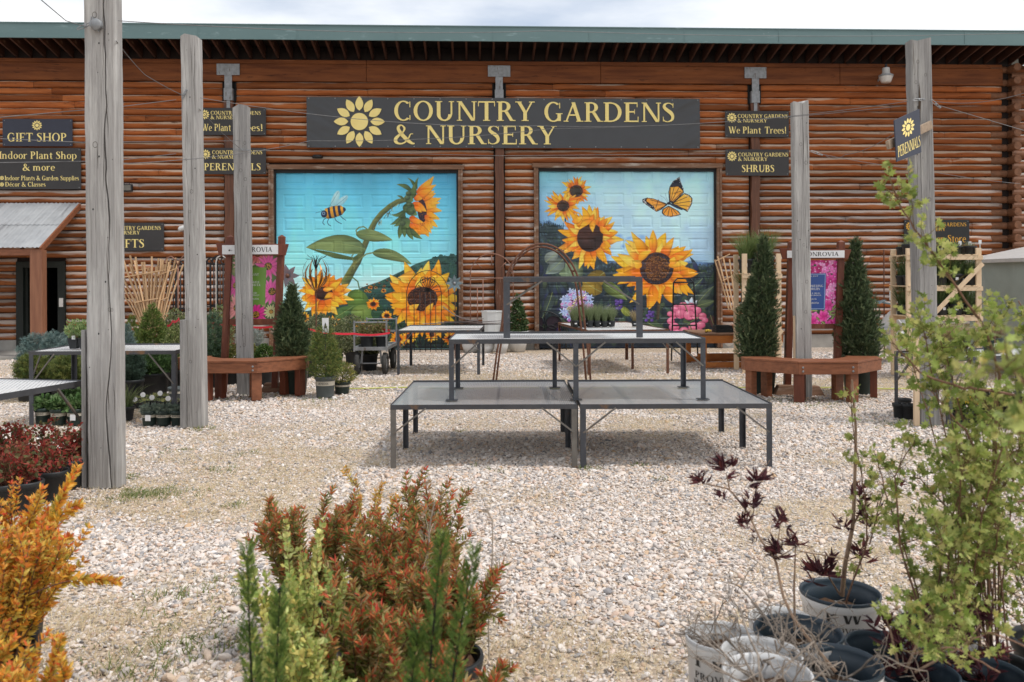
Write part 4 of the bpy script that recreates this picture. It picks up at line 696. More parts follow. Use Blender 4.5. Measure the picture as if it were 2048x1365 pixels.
# ------------------------------------------------------------------ serif lettering built as mesh
K_, T_ = .16, .075
def g_v(x, y0=0, y1=1, w=K_, sb=1, st=1, e=.075):
    r = [('b', x, y0, x+w, y1)]
    if sb: r.append(('b', x-e, y0, x+w+e, y0+.045))
    if st: r.append(('b', x-e, y1-.045, x+w+e, y1))
    return r
def g_h(x0, x1, y, t=T_): return [('b', x0, y-t/2, x1, y+t/2)]
def g_b(x0, y0, x1, y1): return [('b', x0, y0, x1, y1)]
def g_d(x0, y0, x1, y1, w): return [('q', x0, y0, x1, y1, w)]
def g_r(cx, cy, rx, ry, a0=0, a1=360, wx=K_, wy=T_*.9): return [('r', cx, cy, rx, ry, a0, a1, wx, wy)]
def g_s(*p): return [('s', p)]
xh = .66
_n = g_v(.06, 0, xh, .13, 1, 0, .06)+g_b(-.01, xh-.05, .07, xh)
GL = {
 'A': (.86, g_d(.06, 0, .40, 1, T_)+g_d(.60, 0, .33, 1, K_)+g_h(.2, .64, .34)+g_b(-.02, 0, .2, .045)+g_b(.54, 0, .86, .045)),
 'B': (.72, g_v(.09, st=1)+g_r(.34, .75, .26, .25, -90, 90)+g_r(.36, .27, .31, .27, -90, 90)+g_h(.2, .36, .975)+g_h(.2, .38, .515)+g_h(.2, .38, .025)),
 'C': (.82, g_r(.44, .5, .40, .52, 50, 310)+g_b(.70, .68, .74, .97)+g_b(.70, .03, .74, .27)),
 'D': (.88, g_v(.09)+g_r(.36, .5, .46, .5, -90, 90)+g_h(.2, .38, .973)+g_h(.2, .38, .027)),
 'E': (.72, g_v(.09)+g_h(.2, .62, .97)+g_h(.2, .5, .52)+g_h(.2, .66, .03)+g_b(.585, .76, .62, .94)+g_b(.47, .40, .50, .64)+g_b(.625, .06, .66, .27)),
 'F': (.66, g_v(.09)+g_h(.2, .60, .97)+g_h(.2, .48, .50)+g_b(.565, .74, .60, .94)+g_b(.45, .38, .48, .62)),
 'G': (.88, g_r(.44, .5, .40, .52, 50, 318)+g_b(.70, .68, .74, .97)+g_v(.62, .03, .43, K_*.95, 0, 1, .07)),
 'H': (.94, g_v(.09)+g_v(.69)+g_h(.24, .7, .52)),
 'I': (.35, g_v(.10)),
 'L': (.68, g_v(.09)+g_h(.2, .62, .03)+g_b(.59, .06, .625, .3)),
 'M': (1.10, g_v(.12, 0, 1, T_)+g_d(.46, 0, .10, 1, K_)+g_d(.50, 0, .87, 1, T_)+g_v(.84)),
 'N': (.92, g_v(.13, 0, 1, T_)+g_d(.68, 0, .10, 1, K_)+g_v(.77, .05, 1, T_, 0, 1)),
 'O': (.90, g_r(.45, .5, .42, .52)),
 'P': (.70, g_v(.09)+g_r(.34, .73, .29, .27, -90, 90)+g_h(.2, .36, .973)+g_h(.2, .36, .48)),
 'R': (.82, g_v(.09)+g_r(.34, .74, .28, .26, -90, 90)+g_h(.2, .36, .973)+g_h(.2, .36, .50)+g_d(.60, 0, .34, .49, K_)+g_b(.60, 0, .84, .045)),
 'S': (.62, g_s((.50, .84, .03), (.42, .94, .05), (.28, .975, .05), (.14, .90, .11), (.12, .76, .14), (.24, .62, .17), (.40, .48, .18), (.49, .30, .14), (.46, .12, .11), (.30, .02, .05), (.15, .04, .05), (.07, .14, .03))+g_b(.49, .74, .52, .98)+g_b(.055, .02, .085, .27)),
 'T': (.80, g_v(.32, st=0)+g_h(.04, .76, .97)+g_b(.03, .74, .065, .98)+g_b(.735, .74, .77, .98)),
 'U': (.90, g_v(.11, .32, 1, K_, 0, 1)+g_r(.44, .33, .33, .35, 180, 360, K_, T_)+g_v(.71, .32, 1, T_, 0, 1)),
 'V': (.84, g_d(.34, 0, .06, 1, K_)+g_d(.42, 0, .72, 1, T_)+g_b(-.02, .955, .28, 1)+g_b(.62, .955, .86, 1)),
 'W': (1.18, g_d(.28, 0, .05, 1, K_)+g_d(.36, 0, .58, 1, T_)+g_d(.72, 0, .50, 1, K_)+g_d(.80, 0, 1.03, 1, T_)+g_b(-.02, .955, .26, 1)+g_b(.44, .955, .70, 1)+g_b(.94, .955, 1.17, 1)),
 'Y': (.82, g_v(.33, 0, .46, K_, 1, 0)+g_d(.33, .44, .05, 1, K_)+g_d(.42, .44, .68, 1, T_)+g_b(-.02, .955, .26, 1)+g_b(.58, .955, .84, 1)),
 '&': (.92, g_s((.86, .52, .03), (.74, .50, .05), (.66, .30, .06), (.50, .08, .07), (.30, .0, .08), (.12, .08, .14), (.10, .26, .15), (.24, .44, .12), (.42, .62, .07), (.48, .82, .09), (.36, .97, .06), (.24, .92, .11), (.22, .76, .14), (.36, .50, .17), (.60, .20, .18), (.80, .03, .12), (.92, .02, .05))),
 '!': (.32, g_d(.12, .28, .08, 1, .13)+g_r(.16, .08, .08, .085, 0, 360, .075, .08)),
 '.': (.26, g_r(.13, .07, .075, .08, 0, 360, .07, .075)),
 ' ': (.32, []),
 'a': (.58, g_s((.08, .50, .05), (.14, .63, .06), (.28, .655, .06), (.40, .56, .12), (.41, .40, .13), (.41, .10, .13), (.46, .02, .08), (.56, .03, .04))+g_s((.40, .40, .04), (.18, .33, .08), (.08, .18, .13), (.14, .04, .09), (.26, .01, .05), (.40, .12, .04))),
 'c': (.52, g_r(.29, xh/2, .27, xh/2+.015, 45, 315, .13, .05)),
 'd': (.66, g_r(.28, xh/2, .26, xh/2+.015, 60, 300, .13, .05)+g_v(.42, 0, 1.02, .13, 0, 0)+g_b(.34, .975, .43, 1.02)+g_b(.5, 0, .65, .045)),
 'e': (.56, g_r(.29, xh/2, .27, xh/2+.015, 5, 315, .13, .05)+g_h(.1, .52, .37, .05)),
 'h': (.70, g_v(.06, 0, 1.02, .13, 1, 0, .06)+g_b(-.01, .975, .07, 1.02)+g_r(.34, .42, .22, .25, 0, 150, .13, .06)+g_v(.43, 0, .43, .13, 1, 0, .06)),
 'i': (.32, _n+g_r(.12, .86, .085, .085, 0, 360, .08, .08)),
 'l': (.32, g_v(.08, 0, 1.02, .13, 1, 0, .06)+g_b(.0, .975, .09, 1.02)),
 'm': (1.02, _n+g_r(.33, .42, .20, .25, 0, 150, .13, .06)+g_v(.40, 0, .43, .13, 1, 0, .05)+g_r(.67, .42, .20, .25, 0, 150, .13, .06)+g_v(.75, 0, .43, .13, 1, 0, .06)),
 'n': (.70, _n+g_r(.34, .42, .22, .25, 0, 150, .13, .06)+g_v(.43, 0, .43, .13, 1, 0, .06)),
 'o': (.60, g_r(.30, xh/2, .27, xh/2+.015, 0, 360, .13, .05)),
 'p': (.66, g_v(.06, -.28, xh, .13, 1, 0, .06)+g_b(-.01, xh-.05, .07, xh)+g_r(.36, xh/2, .26, xh/2+.015, -120, 120, .13, .05)),
 'r': (.50, _n+g_s((.19, .42, .05), (.26, .60, .06), (.36, .65, .07), (.45, .60, .12))),
 's': (.46, g_s((.38, .56, .03), (.30, .64, .05), (.16, .645, .06), (.08, .54, .10), (.16, .42, .13), (.30, .30, .14), (.38, .17, .11), (.32, .04, .07), (.18, .005, .05), (.06, .08, .04))),
 't': (.42, g_v(.12, .12, .82, .13, 0, 0)+g_h(.0, .38, xh-.03, .06)+g_s((.185, .14, .13), (.22, .03, .08), (.32, .02, .05), (.39, .09, .03))),
 'u': (.68, g_v(.06, .2, xh, .13, 0, 0)+g_b(-.01, xh-.05, .07, xh)+g_r(.27, .24, .21, .25, 180, 320, .13, .06)+g_v(.43, 0, xh, .13, 0, 0)+g_b(.36, xh-.05, .44, xh)+g_b(.5, 0, .65, .045)),
}
GL['é'] = (.56, GL['e'][1]+g_d(.24, .74, .34, .95, .09))
def lettering(mb, txt, x0, x1, y0, cap, z=0.0, tr=.03, bold=1.0):
    adv = sum(GL[c][0]+tr for c in txt)-tr; sx = (x1-x0)/adv; x = x0
    for c in txt:
        a, pr = GL[c]; zo = z
        for q in pr:
            zo -= .00012
            if q[0] == 'b': pts = [(q[1], q[2]), (q[3], q[2]), (q[3], q[4]), (q[1], q[4])]; fc = [(0, 1, 2, 3)]
            elif q[0] == 'q': pts = [(q[1], q[2]), (q[1]+q[5], q[2]), (q[3]+q[5], q[4]), (q[3], q[4])]; fc = [(0, 1, 2, 3)]
            elif q[0] == 'r':
                _, cx, cy, rx, ry, a0, a1, wx, wy = q; n = max(6, int(abs(a1-a0)/14)); t = np.radians(np.linspace(a0, a1, n+1))
                pts = [(cx+rx*cos(k), cy+ry*sin(k)) for k in t]+[(cx+(rx-wx)*cos(k), cy+(ry-wy)*sin(k)) for k in t]; fc = [(k, k+1, n+2+k, n+1+k) for k in range(n)]
            else:
                p = np.array(q[1]); u = np.linspace(0, len(p)-1, len(p)*4); i0 = np.floor(u).astype(int).clip(0, len(p)-2); f = (u-i0)[:, None]
                pm = p[(i0-1).clip(0)]; pa = p[i0]; pb = p[i0+1]; pc = p[(i0+2).clip(0, len(p)-1)]
                r = .5*((2*pa)+(-pm+pb)*f+(2*pm-5*pa+4*pb-pc)*f**2+(-pm+3*pa-3*pb+pc)*f**3); d = np.gradient(r[:, :2], axis=0); d /= np.linalg.norm(d, axis=1)[:, None]+1e-9; nn = np.column_stack((-d[:, 1], d[:, 0]))*r[:, 2:3]/2
                pts = np.concatenate((r[:, :2]+nn, r[:, :2]-nn)); n = len(r); fc = [(k, k+1, n+k+1, n+k) for k in range(n-1)]
            V = np.array([(x+px*sx, zo, y0+py*cap) for px, py in pts]); mb.add(V, fc)
        x += (a+tr)*sx
    return mb
def logo(mb, cx, cy, r, z=0, ring=False):
    n = 28; a = np.arange(n)*2*pi/n; mb.add([(cx+cos(t)*r*.34, z, cy+sin(t)*r*.34) for t in a], [tuple(range(n))])
    for k in range(12):
        t = k*pi/6+pi/2; m_ = 8; u = np.linspace(0, 1, m_); wv = .155*np.sin(pi*u**.9)**.8; L1 = [(cos(t)*(.43+.57*q)-sin(t)*s*ww_, sin(t)*(.43+.57*q)+cos(t)*s*ww_) for s, rng in ((1, 1), (-1, -1)) for q, ww_ in (zip(u, wv) if rng == 1 else zip(u[::-1], wv[::-1]))]
        mb.add([(cx+p*r, z-.0001, cy+q*r) for p, q in L1], [tuple(range(len(L1)))])
    return mb
def wallsign(name, label, u0, v0, u1, v1, lines, logos=(), bg=m_sign, fg=m_gold, off=.145, th=.012, holes=True):
    s0, z1 = W(u0, v0, off); s1, z0 = W(u1, v1, off); c = (s0+s1)/2; loc = WW(c, z0, off)
    t = thing(name, label, 'sign', loc, YAW)
    w_ = (s1-s0)/2; h_ = z1-z0; k = (s1-s0)/(u1-u0); kz = h_/(v1-v0)
    MB().bx(-w_, w_, 0, th, 0, h_).build('board', bg, t, bev=.002)
    m = MB()
    for txt, a, b, yb, cap, *r in lines: lettering(m, txt, -w_+(a-u0)*k, -w_+(b-u0)*k, h_-(yb-v0)*kz, cap*kz, -.0015)
    m.build('lettering', fg, t)
    if logos:
        m = MB()
        for cx_, cy_, r_ in logos: logo(m, -w_+(cx_-u0)*k, h_-(cy_-v0)*kz, r_*k, -.002)
        m.build('flower_emblem', fg, t)
    m = MB(); m.lathe([(0, .004), (.009, .002), (.01, 0)], 8, (0, 0, 0), R=((1, 0, 0), (0, 0, -1), (0, 1, 0))); s1_ = m.build('screw', m_galv, t)
    for k_, (x, z) in enumerate(((-w_+.04, .04), (-w_+.04, h_-.04), (w_-.04, .04), (w_-.04, h_-.04))):
        q_ = s1_ if k_ == 0 else s1_.copy(); q_.location = (x, 0, z)
        if k_: COL.objects.link(q_)
    return t
def cg(u, v): return [('COUNTRY GARDENS', u, u+101, v+9.2, 7.4), ('& NURSERY', u, u+59, v+18.2, 7.1)]
wallsign('shop_sign', 'navy GIFT SHOP sign with a flower emblem, above the indoor plant sign', 5, 238, 145, 293, [('GIFT SHOP', 14, 134, 283.5, 17)], [(74, 251, 10.5)], m_signb)
wallsign('shop_sign', 'large charcoal Indoor Plant Shop & more sign above the tin porch roof', -8, 296, 162, 379, [('Indoor Plant Shop', -2, 154, 318, 14.5), ('& more', 45, 110, 341.5, 13.5), ('Indoor Plants & Garden Supplies', 9, 158, 361, 9), ('Décor & Classes', 10, 91, 373.5, 9)], [(3.5, 356.5, 4.6), (3.5, 369.5, 4.6)])
G2 = 'charcoal nursery signs in pairs on the log wall'
a = wallsign('nursery_sign', 'We Plant Trees! sign left of the big banner, partly behind a grey post', 397, 216, 532, 271, cg(421, 220.5)+[('We Plant', 403, 462, 262.5, 14), ('Trees!', 470, 526, 262.5, 14)], [(409, 229.5, 10)], off=.17); a['group'] = G2
a = wallsign('nursery_sign', 'PERENNIALS sign on the log wall left of the big banner', 398, 296, 532, 349, cg(424, 299.5)+[('PERENNIALS', 408, 522, 341, 14)], [(411, 309, 10)], off=.17); a['group'] = G2
a = wallsign('nursery_sign', 'We Plant Trees! sign right of the big banner, above the SHRUBS sign', 1450, 222, 1578, 275, cg(1475, 227)+[('We Plant', 1457, 1522, 267.5, 13.5), ('Trees!', 1529, 1573, 267.5, 13.5)], [(1463.5, 236, 10)], off=.17); a['group'] = G2
a = wallsign('nursery_sign', 'SHRUBS sign right of the big banner', 1451, 299, 1578, 352, cg(1476, 304)+[('SHRUBS', 1483, 1549, 344.5, 14)], [(1464, 313, 10)], off=.17); a['group'] = G2
wallsign('nursery_sign', 'black GIFTS sign with orange-gold letters behind the tall posts', 196, 446, 328, 502, cg(221, 451)+[('GIFTS', 226, 289, 495.5, 16.5)], [(207, 460, 10)], fg=m_gold)
wallsign('nursery_sign', 'black Store sign with orange letters above the right wooden rack', 1808, 440, 1939, 488, cg(1832, 444)+[('Garden Store', 1837, 1932, 485, 14.5)], [(1820, 453, 9)], m_signblk, m_gold2)
# big banner (vinyl with slight wrinkles)
o_ = .175; s0, z1 = W(613, 194.5, o_); s1, z0 = W(1400, 297.5, o_); c = (s0+s1)/2; t = thing('banner', 'long dark vinyl banner with a big gold flower emblem and gold lettering over the doors', 'banner', WW(c, z0, o_), YAW)
w_ = (s1-s0)/2; h_ = z1-z0; k = (s1-s0)/787; kz = h_/103; n1, n2 = 260, 40; x = np.linspace(-w_, w_, n1); z = np.linspace(0, h_, n2); X, Z = np.meshgrid(x, z)
e = np.clip((abs(X)-w_+1.5)/1.5, 0, 1); yy = (vnoise(X-Z*1.6*np.sign(X), Z*.5+X*.1, 3.2, 60, 3)-.5)*.05*e+(vnoise(X, Z*3, 1.2, 61, 3)-.5)*.012
i = np.arange(n2-1)[:, None]*n1; j = np.arange(n1-1)[None]
m_ban = pbr('vinyl_banner', (.048, .05, .054), (.042, .043, .046), (2, 2, 2), .38, spec=.5)
MB().add(np.stack((X, yy, Z), -1).reshape(-1, 3), np.stack((i+j, i+j+1, i+n1+j+1, i+n1+j), -1).reshape(-1, 4)).build('vinyl_sheet', m_ban, t, smooth=True)
m = MB(); bx = lambda u: -w_+(u-613)*k; bz = lambda v: h_-(v-194.5)*kz
lettering(m, 'COUNTRY', bx(784), bx(1065), bz(242), 40*kz, -.022); lettering(m, 'GARDENS', bx(1083), bx(1350), bz(243), 40*kz, -.022); lettering(m, '&', bx(784), bx(826), bz(289.5), 39*kz, -.022); lettering(m, 'NURSERY', bx(846), bx(1109), bz(290), 38*kz, -.022)
m.build('lettering', m_gold, t); logo(MB(), bx(717), bz(244.5), 50.5*k, -.024).build('flower_emblem', m_gold, t)
m = MB(); m.lathe([(0, .006), (.014, .003), (.016, 0)], 8, (0, 0, 0), R=((1, 0, 0), (0, 0, -1), (0, 1, 0))); g0 = m.build('grommet', m_galv, t)
for q in range(16):
    for zz in (.03, h_-.03):
        q_ = g0 if (q == 0 and zz < .1) else g0.copy(); q_.location = (-w_+.05+q*(2*w_-.1)/15, -.008, zz)
        if q_ is not g0: COL.objects.link(q_)

# lamps on the wall
def wl(u, v, o): s, h = W(u, v, o); return WW(s, h, o)
t = thing('floodlight', 'small square black floodlight on the logs beside the tallest grey post', 'floodlight', wl(255, 384, .125), YAW)
MB().bx(-.13, .13, -.07, 0, .0, .17).build('housing', m_black, t, bev=.012); MB().bx(-.10, .10, -.076, -.071, .025, .145).build('lens', m_glass, t, bev=.004); MB().tube([(-.06, -.04, .172), (-.06, -.04, .2), (.06, -.04, .2), (.06, -.04, .172)], .009).build('bracket', m_black, t)
t = thing('security_light', 'flat dark security light mounted above the left garage door', 'wall light', wl(635, 317, .125), YAW)
MB().lathe([(0, 0), (.11, .0), (.13, .03), (.1, .07), (0, .08)], 20).build('housing', m_black, t, smooth=True); MB().bx(-.05, .05, 0, .06, .02, .06).build('mounting_arm', m_black, t)
t = thing('yard_light', 'pale barn yard light hanging under the eave near the right post', 'yard light', wl(1772, 166, .5), YAW)
MB().lathe([(0, .0), (.10, .005), (.115, .03), (.15, .13), (.155, .165), (.13, .19), (.085, .22), (.085, .33), (.07, .35), (.03, .36), (0, .36)], 24).build('globe', m_lite, t, smooth=True)
MB().lathe([(.157, .14), (.165, .15), (.165, .17), (.157, .18)], 24).build('rim', m_galv, t); MB().lathe([(0, .36), (.03, .36), (.03, .43), (0, .43)], 12).build('photocell', m_black, t); MB().tube([(-.0, .1, .27), (0, .42, .12), (-.0, .46, -.04)], .022, 8).build('arm', m_galv, t)
t = thing('twin_floodlight', 'white twin-head light on a slim grey pole beside the GIFTS sign', 'pole light', G(334, 715)+Vector((0, 1.2, 0)), 0); hz = P(330, 455, t.location.y).z
MB().tube([(0, 0, 0), (0, 0, hz-.12)], .02, 8).build('pole', m_steel, t)
m = MB(); m.lathe([(0, -.05), (.06, -.03), (.06, .03), (0, .05)], 14, (0, 0, hz-.05))
for s_ in (-1, 1): m.lathe([(0, -.02), (.04, -.02), (.06, .02), (.062, .14), (.04, .16), (0, .16)], 16, (s_*.05, 0, hz), R=np.array(((0, 0, s_*1.), (0, 1, 0), (1, 0, -.3))))
m.build('lamp_heads', m_white, t, smooth=True)

# ------------------------------------------------------------------ weathered posts
def post(label, ul, ur, vf, vt, d, lean, notch, mat=m_post, gash=None, knots=()):
    f = G((ul+ur)/2, vf); s = F/f.y; w_ = (ur-ul)/s; hh = P(1024, vt, f.y).z
    t = tag(bpy.data.objects.new('timber_post', None), label, 'post', 'weathered timber posts strung with wires'); COL.objects.link(t); t.location = f
    n = 90; z = np.linspace(0, hh, n); r = random.Random(int(ul)); m = MB(); K2 = 13
    nx0 = notch[0]*w_; V = []
    wob = vnoise(z, z*0, 1.6, int(ul), 4)-.5; ed = vnoise(z, z*0, 7, int(ul)+5, 4)-.5; ed2 = vnoise(z, z*0, 6, int(ul)+9, 4)-.5; nwi = vnoise(z, z*0, 2.3, int(ul)+2, 2)
    for q in range(n):
        a, b = -w_/2+ed[q]*.008, w_/2+ed2[q]*.008; nx_ = nx0+wob[q]*notch[3]; nw = notch[1]*(.35+1.1*nwi[q]); nd = notch[2]*(.6+.6*nwi[q]); c = .010+.006*ed[q]
        nw *= min(1, (n-1-q)/4+.35)
        sec = [(a+c, 0), (nx_-nw-.004, 0), (nx_-nw, .002), (nx_, nd), (nx_+nw, .002), (nx_+nw+.004, 0), (b-c, .0), (b, c), (b, d-c), (b-c, d), (a+c, d), (a, d-c), (a, c)]
        V += [(x+lean*z[q], y, z[q]+(0 if q < n-1 else .02*math.sin(x*30+ul)+x*.1)) for x, y in sec]
    i = np.arange(n-1)[:, None]*K2; j = np.arange(K2)[None]; k = (j+1) % K2
    m.add(V, [tuple(x) for x in np.stack((i+j, i+k, i+K2+k, i+K2+j), -1).reshape(-1, 4)]+[tuple(range((n-1)*K2, n*K2))])
    m.build('timber', mat, t)
    kn = MB()
    for q in range(16):
        x = r.uniform(-w_/2+.02, w_/2-.02); zz = r.uniform(.1, hh-.1); rr = r.choice((.003, .003, .004, .006)); kn.lathe([(0, .0015), (rr, .001)], 10, (x+lean*zz, 0, zz), R=((1, 0, 0), (0, 0, -1), (0, 1.4, 0)))
    kn.build('knots_and_nails', m_ink, t)
    ck = MB()
    for q in range(9):
        l_ = r.uniform(.15, .8); z_ = r.uniform(.1, hh-l_-.05); x_ = r.uniform(-w_/2+.02, w_/2-.02); n_ = 9; zz = np.linspace(z_, z_+l_, n_); wv = np.sin(np.linspace(0, pi, n_))*r.uniform(.0010, .0026); xx = x_+lean*zz+(vnoise(zz, zz*0+q, 5, int(ul)+q, 2)-.5)*.02
        ck.add([(a_, -.001, b_) for a_, b_ in zip(xx-wv, zz)]+[(a_, -.0012, b_) for a_, b_ in zip(xx+wv, zz)], [(k, k+1, n_+k+1, n_+k) for k in range(n_-1)])
    for q in range(5):
        z_ = r.uniform(.3, hh-.2); x_ = r.uniform(-w_/2+.035, w_/2-.035); a_ = np.linspace(0, 2*pi, 15)[:-1]; kr = r.uniform(.013, .026)
        ck.add([(x_+lean*z_+cos(k)*kr*.8, -.0008, z_+sin(k)*kr) for k in a_]+[(x_+lean*z_+cos(k)*kr*.68, -.0014, z_+sin(k)*kr*.86) for k in a_], [(k, (k+1) % 14, 14+(k+1) % 14, 14+k) for k in range(14)])
    ck.build('checks_and_knots', pbr('dark_check', (.045, .038, .032), (.09, .075, .06), (40, 40, 9), .9), t)
    if gash:
        g = MB(); zz = np.linspace(gash[1], gash[2], 26); w0 = gash[3]*np.sin(np.linspace(.25, pi, 26))*(.6+.8*vnoise(zz, zz*0, 12, 3, 2)); x = gash[0]*w_+lean*zz+.05*np.sin((zz-gash[1])*1.7)+.012*(vnoise(zz, zz*0, 9, 8, 2)-.5)
        g.add([(a_, -.002, b_) for a_, b_ in zip(x-w0, zz)]+[(a_, -.0025, b_) for a_, b_ in zip(x+w0, zz)], [(q, q+1, 27+q, 26+q) for q in range(25)]); g.build('scar', pbr('bark_scar', (.10, .07, .045), (.035, .022, .014), (60, 60, 14), .9, 0, .8), t)
    return t
p1 = post('tallest widest grey post at the left with a long black crack down its face', 175, 236, 977, -140, .15, -.004, (.26, .0058, .05, .10))
p2 = post('grey square post left of the perennials sign with an empty board at its foot', 373, 405, 855, 67, .19, -.012, (-.22, .0016, .012, .05))
p3 = post('short grey post standing inside the left octagonal bench', 473, 503, 790, 209, .14, -.010, (-.05, .002, .014, .06), m_postd)
p4 = post('thin grey post standing inside the right octagonal bench', 1594, 1625, 797, 207, .14, -.008, (.05, .0016, .01, .05))
p5 = post('right grey post with a bark scar near its top and a hanging sign', 1841, 1881, 852, 81, .16, -.019, (-.2, .0022, .012, .04), m_postd, gash=(-.36, 2.95, 3.75, .016))
# boards leaning/nailed at post feet
def board(label, u, vf, vt, w_, d, off, mat, name='board', rx=0):
    f = G(u, vf); h = P(u, vt, f.y).z; o = MB().bx(-w_/2, w_/2, -d/2, d/2, 0, h).build(name, mat, None, f, bev=.003); tag(o, label, 'board'); return o
board('narrow grey board strapped to the left side of the cracked post', 174, 973, 660, .035, .1, 0, m_postd)
board('grey board standing against the left side of the second post', 368, 856, 640, .035, .13, 0, m_postd)
board('raw pine board standing against the left side of the right post', 1833, 852, 668, .055, .04, 0, m_pine)
board('thin yellowish board standing left of the post in the right bench', 1590, 796, 632, .035, .04, 0, m_pine)
# hardware on posts
Rp = ((1, 0, 0), (0, 0, -1), (0, 1, 0))
q = P(193, 50, p1.location.y-.03); t = thing('cable_pulley', 'shiny round cable pulley hooked on the tallest post', 'pulley', q)
MB().lathe([(0, -.02), (.04, -.02), (.046, -.012), (.034, 0), (.046, .012), (.04, .02), (0, .02)], 20, R=Rp).build('wheel', m_galv, t, smooth=True)
MB().tube([(-.02, -.0, .055), (-.035, 0, .02), (-.02, 0, -.03), (.02, -.0, -.05)], .008).tube([(-.045, -.005, -.01), (-.03, -.005, .06)], .01).build('hook', m_galv, t)
def clamp(label, u, v, y, l=.1, ry=0):
    t = thing('wire_clamp', label, 'wire clamp', P(u, v, y)); m = MB(); a = np.linspace(0, 2*pi, 14)
    m.tube([(l*.5*cos(q), 0, .012*sin(q)) for q in a], .004, 6, cap=False); m.build('shackle', m_galv, t); MB().box((l*.5, 0, 0), (.03, .02, .02)).box((l*.1, 0, 0), (.02, .018, .022)).build('clips', m_galv, t, bev=.003); t.rotation_euler = (0, ry, 0); return t
clamp('chain of silver clips left of the pulley on the tallest post', 168, 53, p1.location.y-.03, .12, -.4)
clamp('twisted silver clips on the front of the second post', 368, 190, p2.location.y-.02, .1, -1.1)
clamp('silver wire clips wrapped around the post in the left bench', 482, 300, p3.location.y-.02, .22, .05)
clamp('long shackle on the right post above its hanging sign', 1836, 200, p5.location.y-.03, .12, -.05)
clamp('loose clips beside the right edge of the right post', 1870, 207, p5.location.y-.02, .13, .7)
clamp('silver clips tied to the right side of the post in the right bench', 1632, 306, p4.location.y-.02, .16, .35)
# wires
def wire(label, pts, sag=.0, r=.0034):
    L_ = [P(u, v, y) for u, v, y in pts]; out = []
    for k in range(len(L_)-1):
        for t in np.linspace(0, 1, 22)[(0 if k == 0 else 1):]: p = L_[k].lerp(L_[k+1], t); p.z -= sag*4*t*(1-t); out.append(p)
    o = L_[0]; m = MB().tube([p-o for p in out], r, 5); w_ = m.build('wire', m_wire, None, o); tag(w_, label, 'wire', 'thin steel wires strung between the posts')
y1, y2, y3, y4, y5 = (p.location.y for p in (p1, p2, p3, p4, p5))
wire('wire rising to the top left corner from the pulley on the tallest post', [(82, 0, 5.4), (132, 42, 6.2), (168, 53, y1-.03)])
wire('wire sloping down from the tallest post to the second post', [(232, 82, y1), (290, 150, y1+1.2), (368, 192, y2-.02)], .01)
wire('wire sloping from the second post down to the left bench post', [(398, 218, y2), (440, 262, y2+1.5), (480, 298, y3-.02)])
wire('nearly level wire crossing above the green roof edge from the tallest post', [(236, 42, y1), (1100, 62, 9), (2060, 66, 11)], .05)
wire('wire crossing the banner through the GARDENS lettering', [(400, 196, y2), (1080, 252, 11), (1816, 203, y5)], .1)
wire('wire crossing the banner bottom letters and rising to the right', [(200, 330, y1), (620, 282, 10.6), (1100, 258, 11), (1800, 213, y5)], .05)
wire('wire running right from the right post out of the picture', [(1868, 203, y5), (2060, 183, 8.5)], .06)
wire('wire descending right from the clips on the right post', [(1880, 212, y5), (2060, 265, 9)], .0)
wire('wire sagging from the right bench post up behind the hanging sign', [(1650, 310, y4), (1690, 310, 11), (1795, 262, y5)], .05)
wire('wire sloping down from the right bench post behind the right post', [(1640, 308, y4), (1830, 338, 12.5), (2040, 368, 14)], .02)
wire('low wire passing across the left signs to the left bench post', [(0, 278, 7), (160, 285, 7.6), (480, 282, y3)], .0)
wire('wire crossing the logs between the left bench post and the banner', [(508, 301, y3), (1000, 312, 12), (1450, 308, 13)], .0)
wire('wire in front of the indoor plant sign at the left edge', [(-10, 326, 6), (230, 322, 7.5), (352, 308, y2)], .0)
wire('upper wire crossing the logs left of the tallest post', [(-10, 236, 6), (240, 214, 7.5), (352, 200, y2)], .0)
# hanging perennials sign on right post
o = P(1787, 290, y5-.22); e = P(1872, 258, y5-.10)
t = thing('hanging_sign', 'tilted navy PERENNIALS sign hanging on the right post', 'sign', P(1815, 270, y5-.30))
o = t.location
a0 = P(1789, 241, y5-.52); b0 = P(1839, 218, y5-.20); a1 = P(1794, 324, y5-.52); b1 = P(1843, 305, y5-.20); A_ = [q-o for q in (a0, b0, b1, a1)]
ux = (A_[1]-A_[0]); uz = (A_[0]-A_[3]); nn = ux.cross(uz).normalized()
if nn.y > 0: nn = -nn
th = nn*-.012; m = MB(); m.add([tuple(q) for q in A_]+[tuple(q+th) for q in A_], [(0, 1, 2, 3), (4, 5, 6, 7), (0, 1, 5, 4), (1, 2, 6, 5), (2, 3, 7, 6), (3, 0, 4, 7)]); m.build('board', m_signb, t)
m = MB(); lettering(m, 'PERENNIALS', .05, .95, .09, .26, 0, .02); m2 = MB(); logo(m2, 0, 0, 1, 0)
for mm, nm, f in ((m, 'lettering', lambda v: A_[3]+ux*v[0]+uz*v[2]+nn*(.002-v[1])), (m2, 'flower_emblem', lambda v: A_[3]+ux*(.5+v[0]*.26)+uz*(.68+v[2]*.23)+nn*(.002-v[1]))):
    mm.v = [np.array([tuple(f(v)) for v in vv]) for vv in mm.v]; mm.build(nm, m_gold, t)
t = thing('sign_bracket', 'weathered cross bar nailed behind the hanging perennials sign', 'bracket', o)
MB().beam(P(1775, 291, y5-.50)-o, P(1862, 250, y5-.02)-o, .035, .09).build('bar', m_pine if False else pbr('aged_pine', (.36, .27, .19), (.24, .18, .13), (30, 30, 30), .8, 0, .3), t, bev=.003)

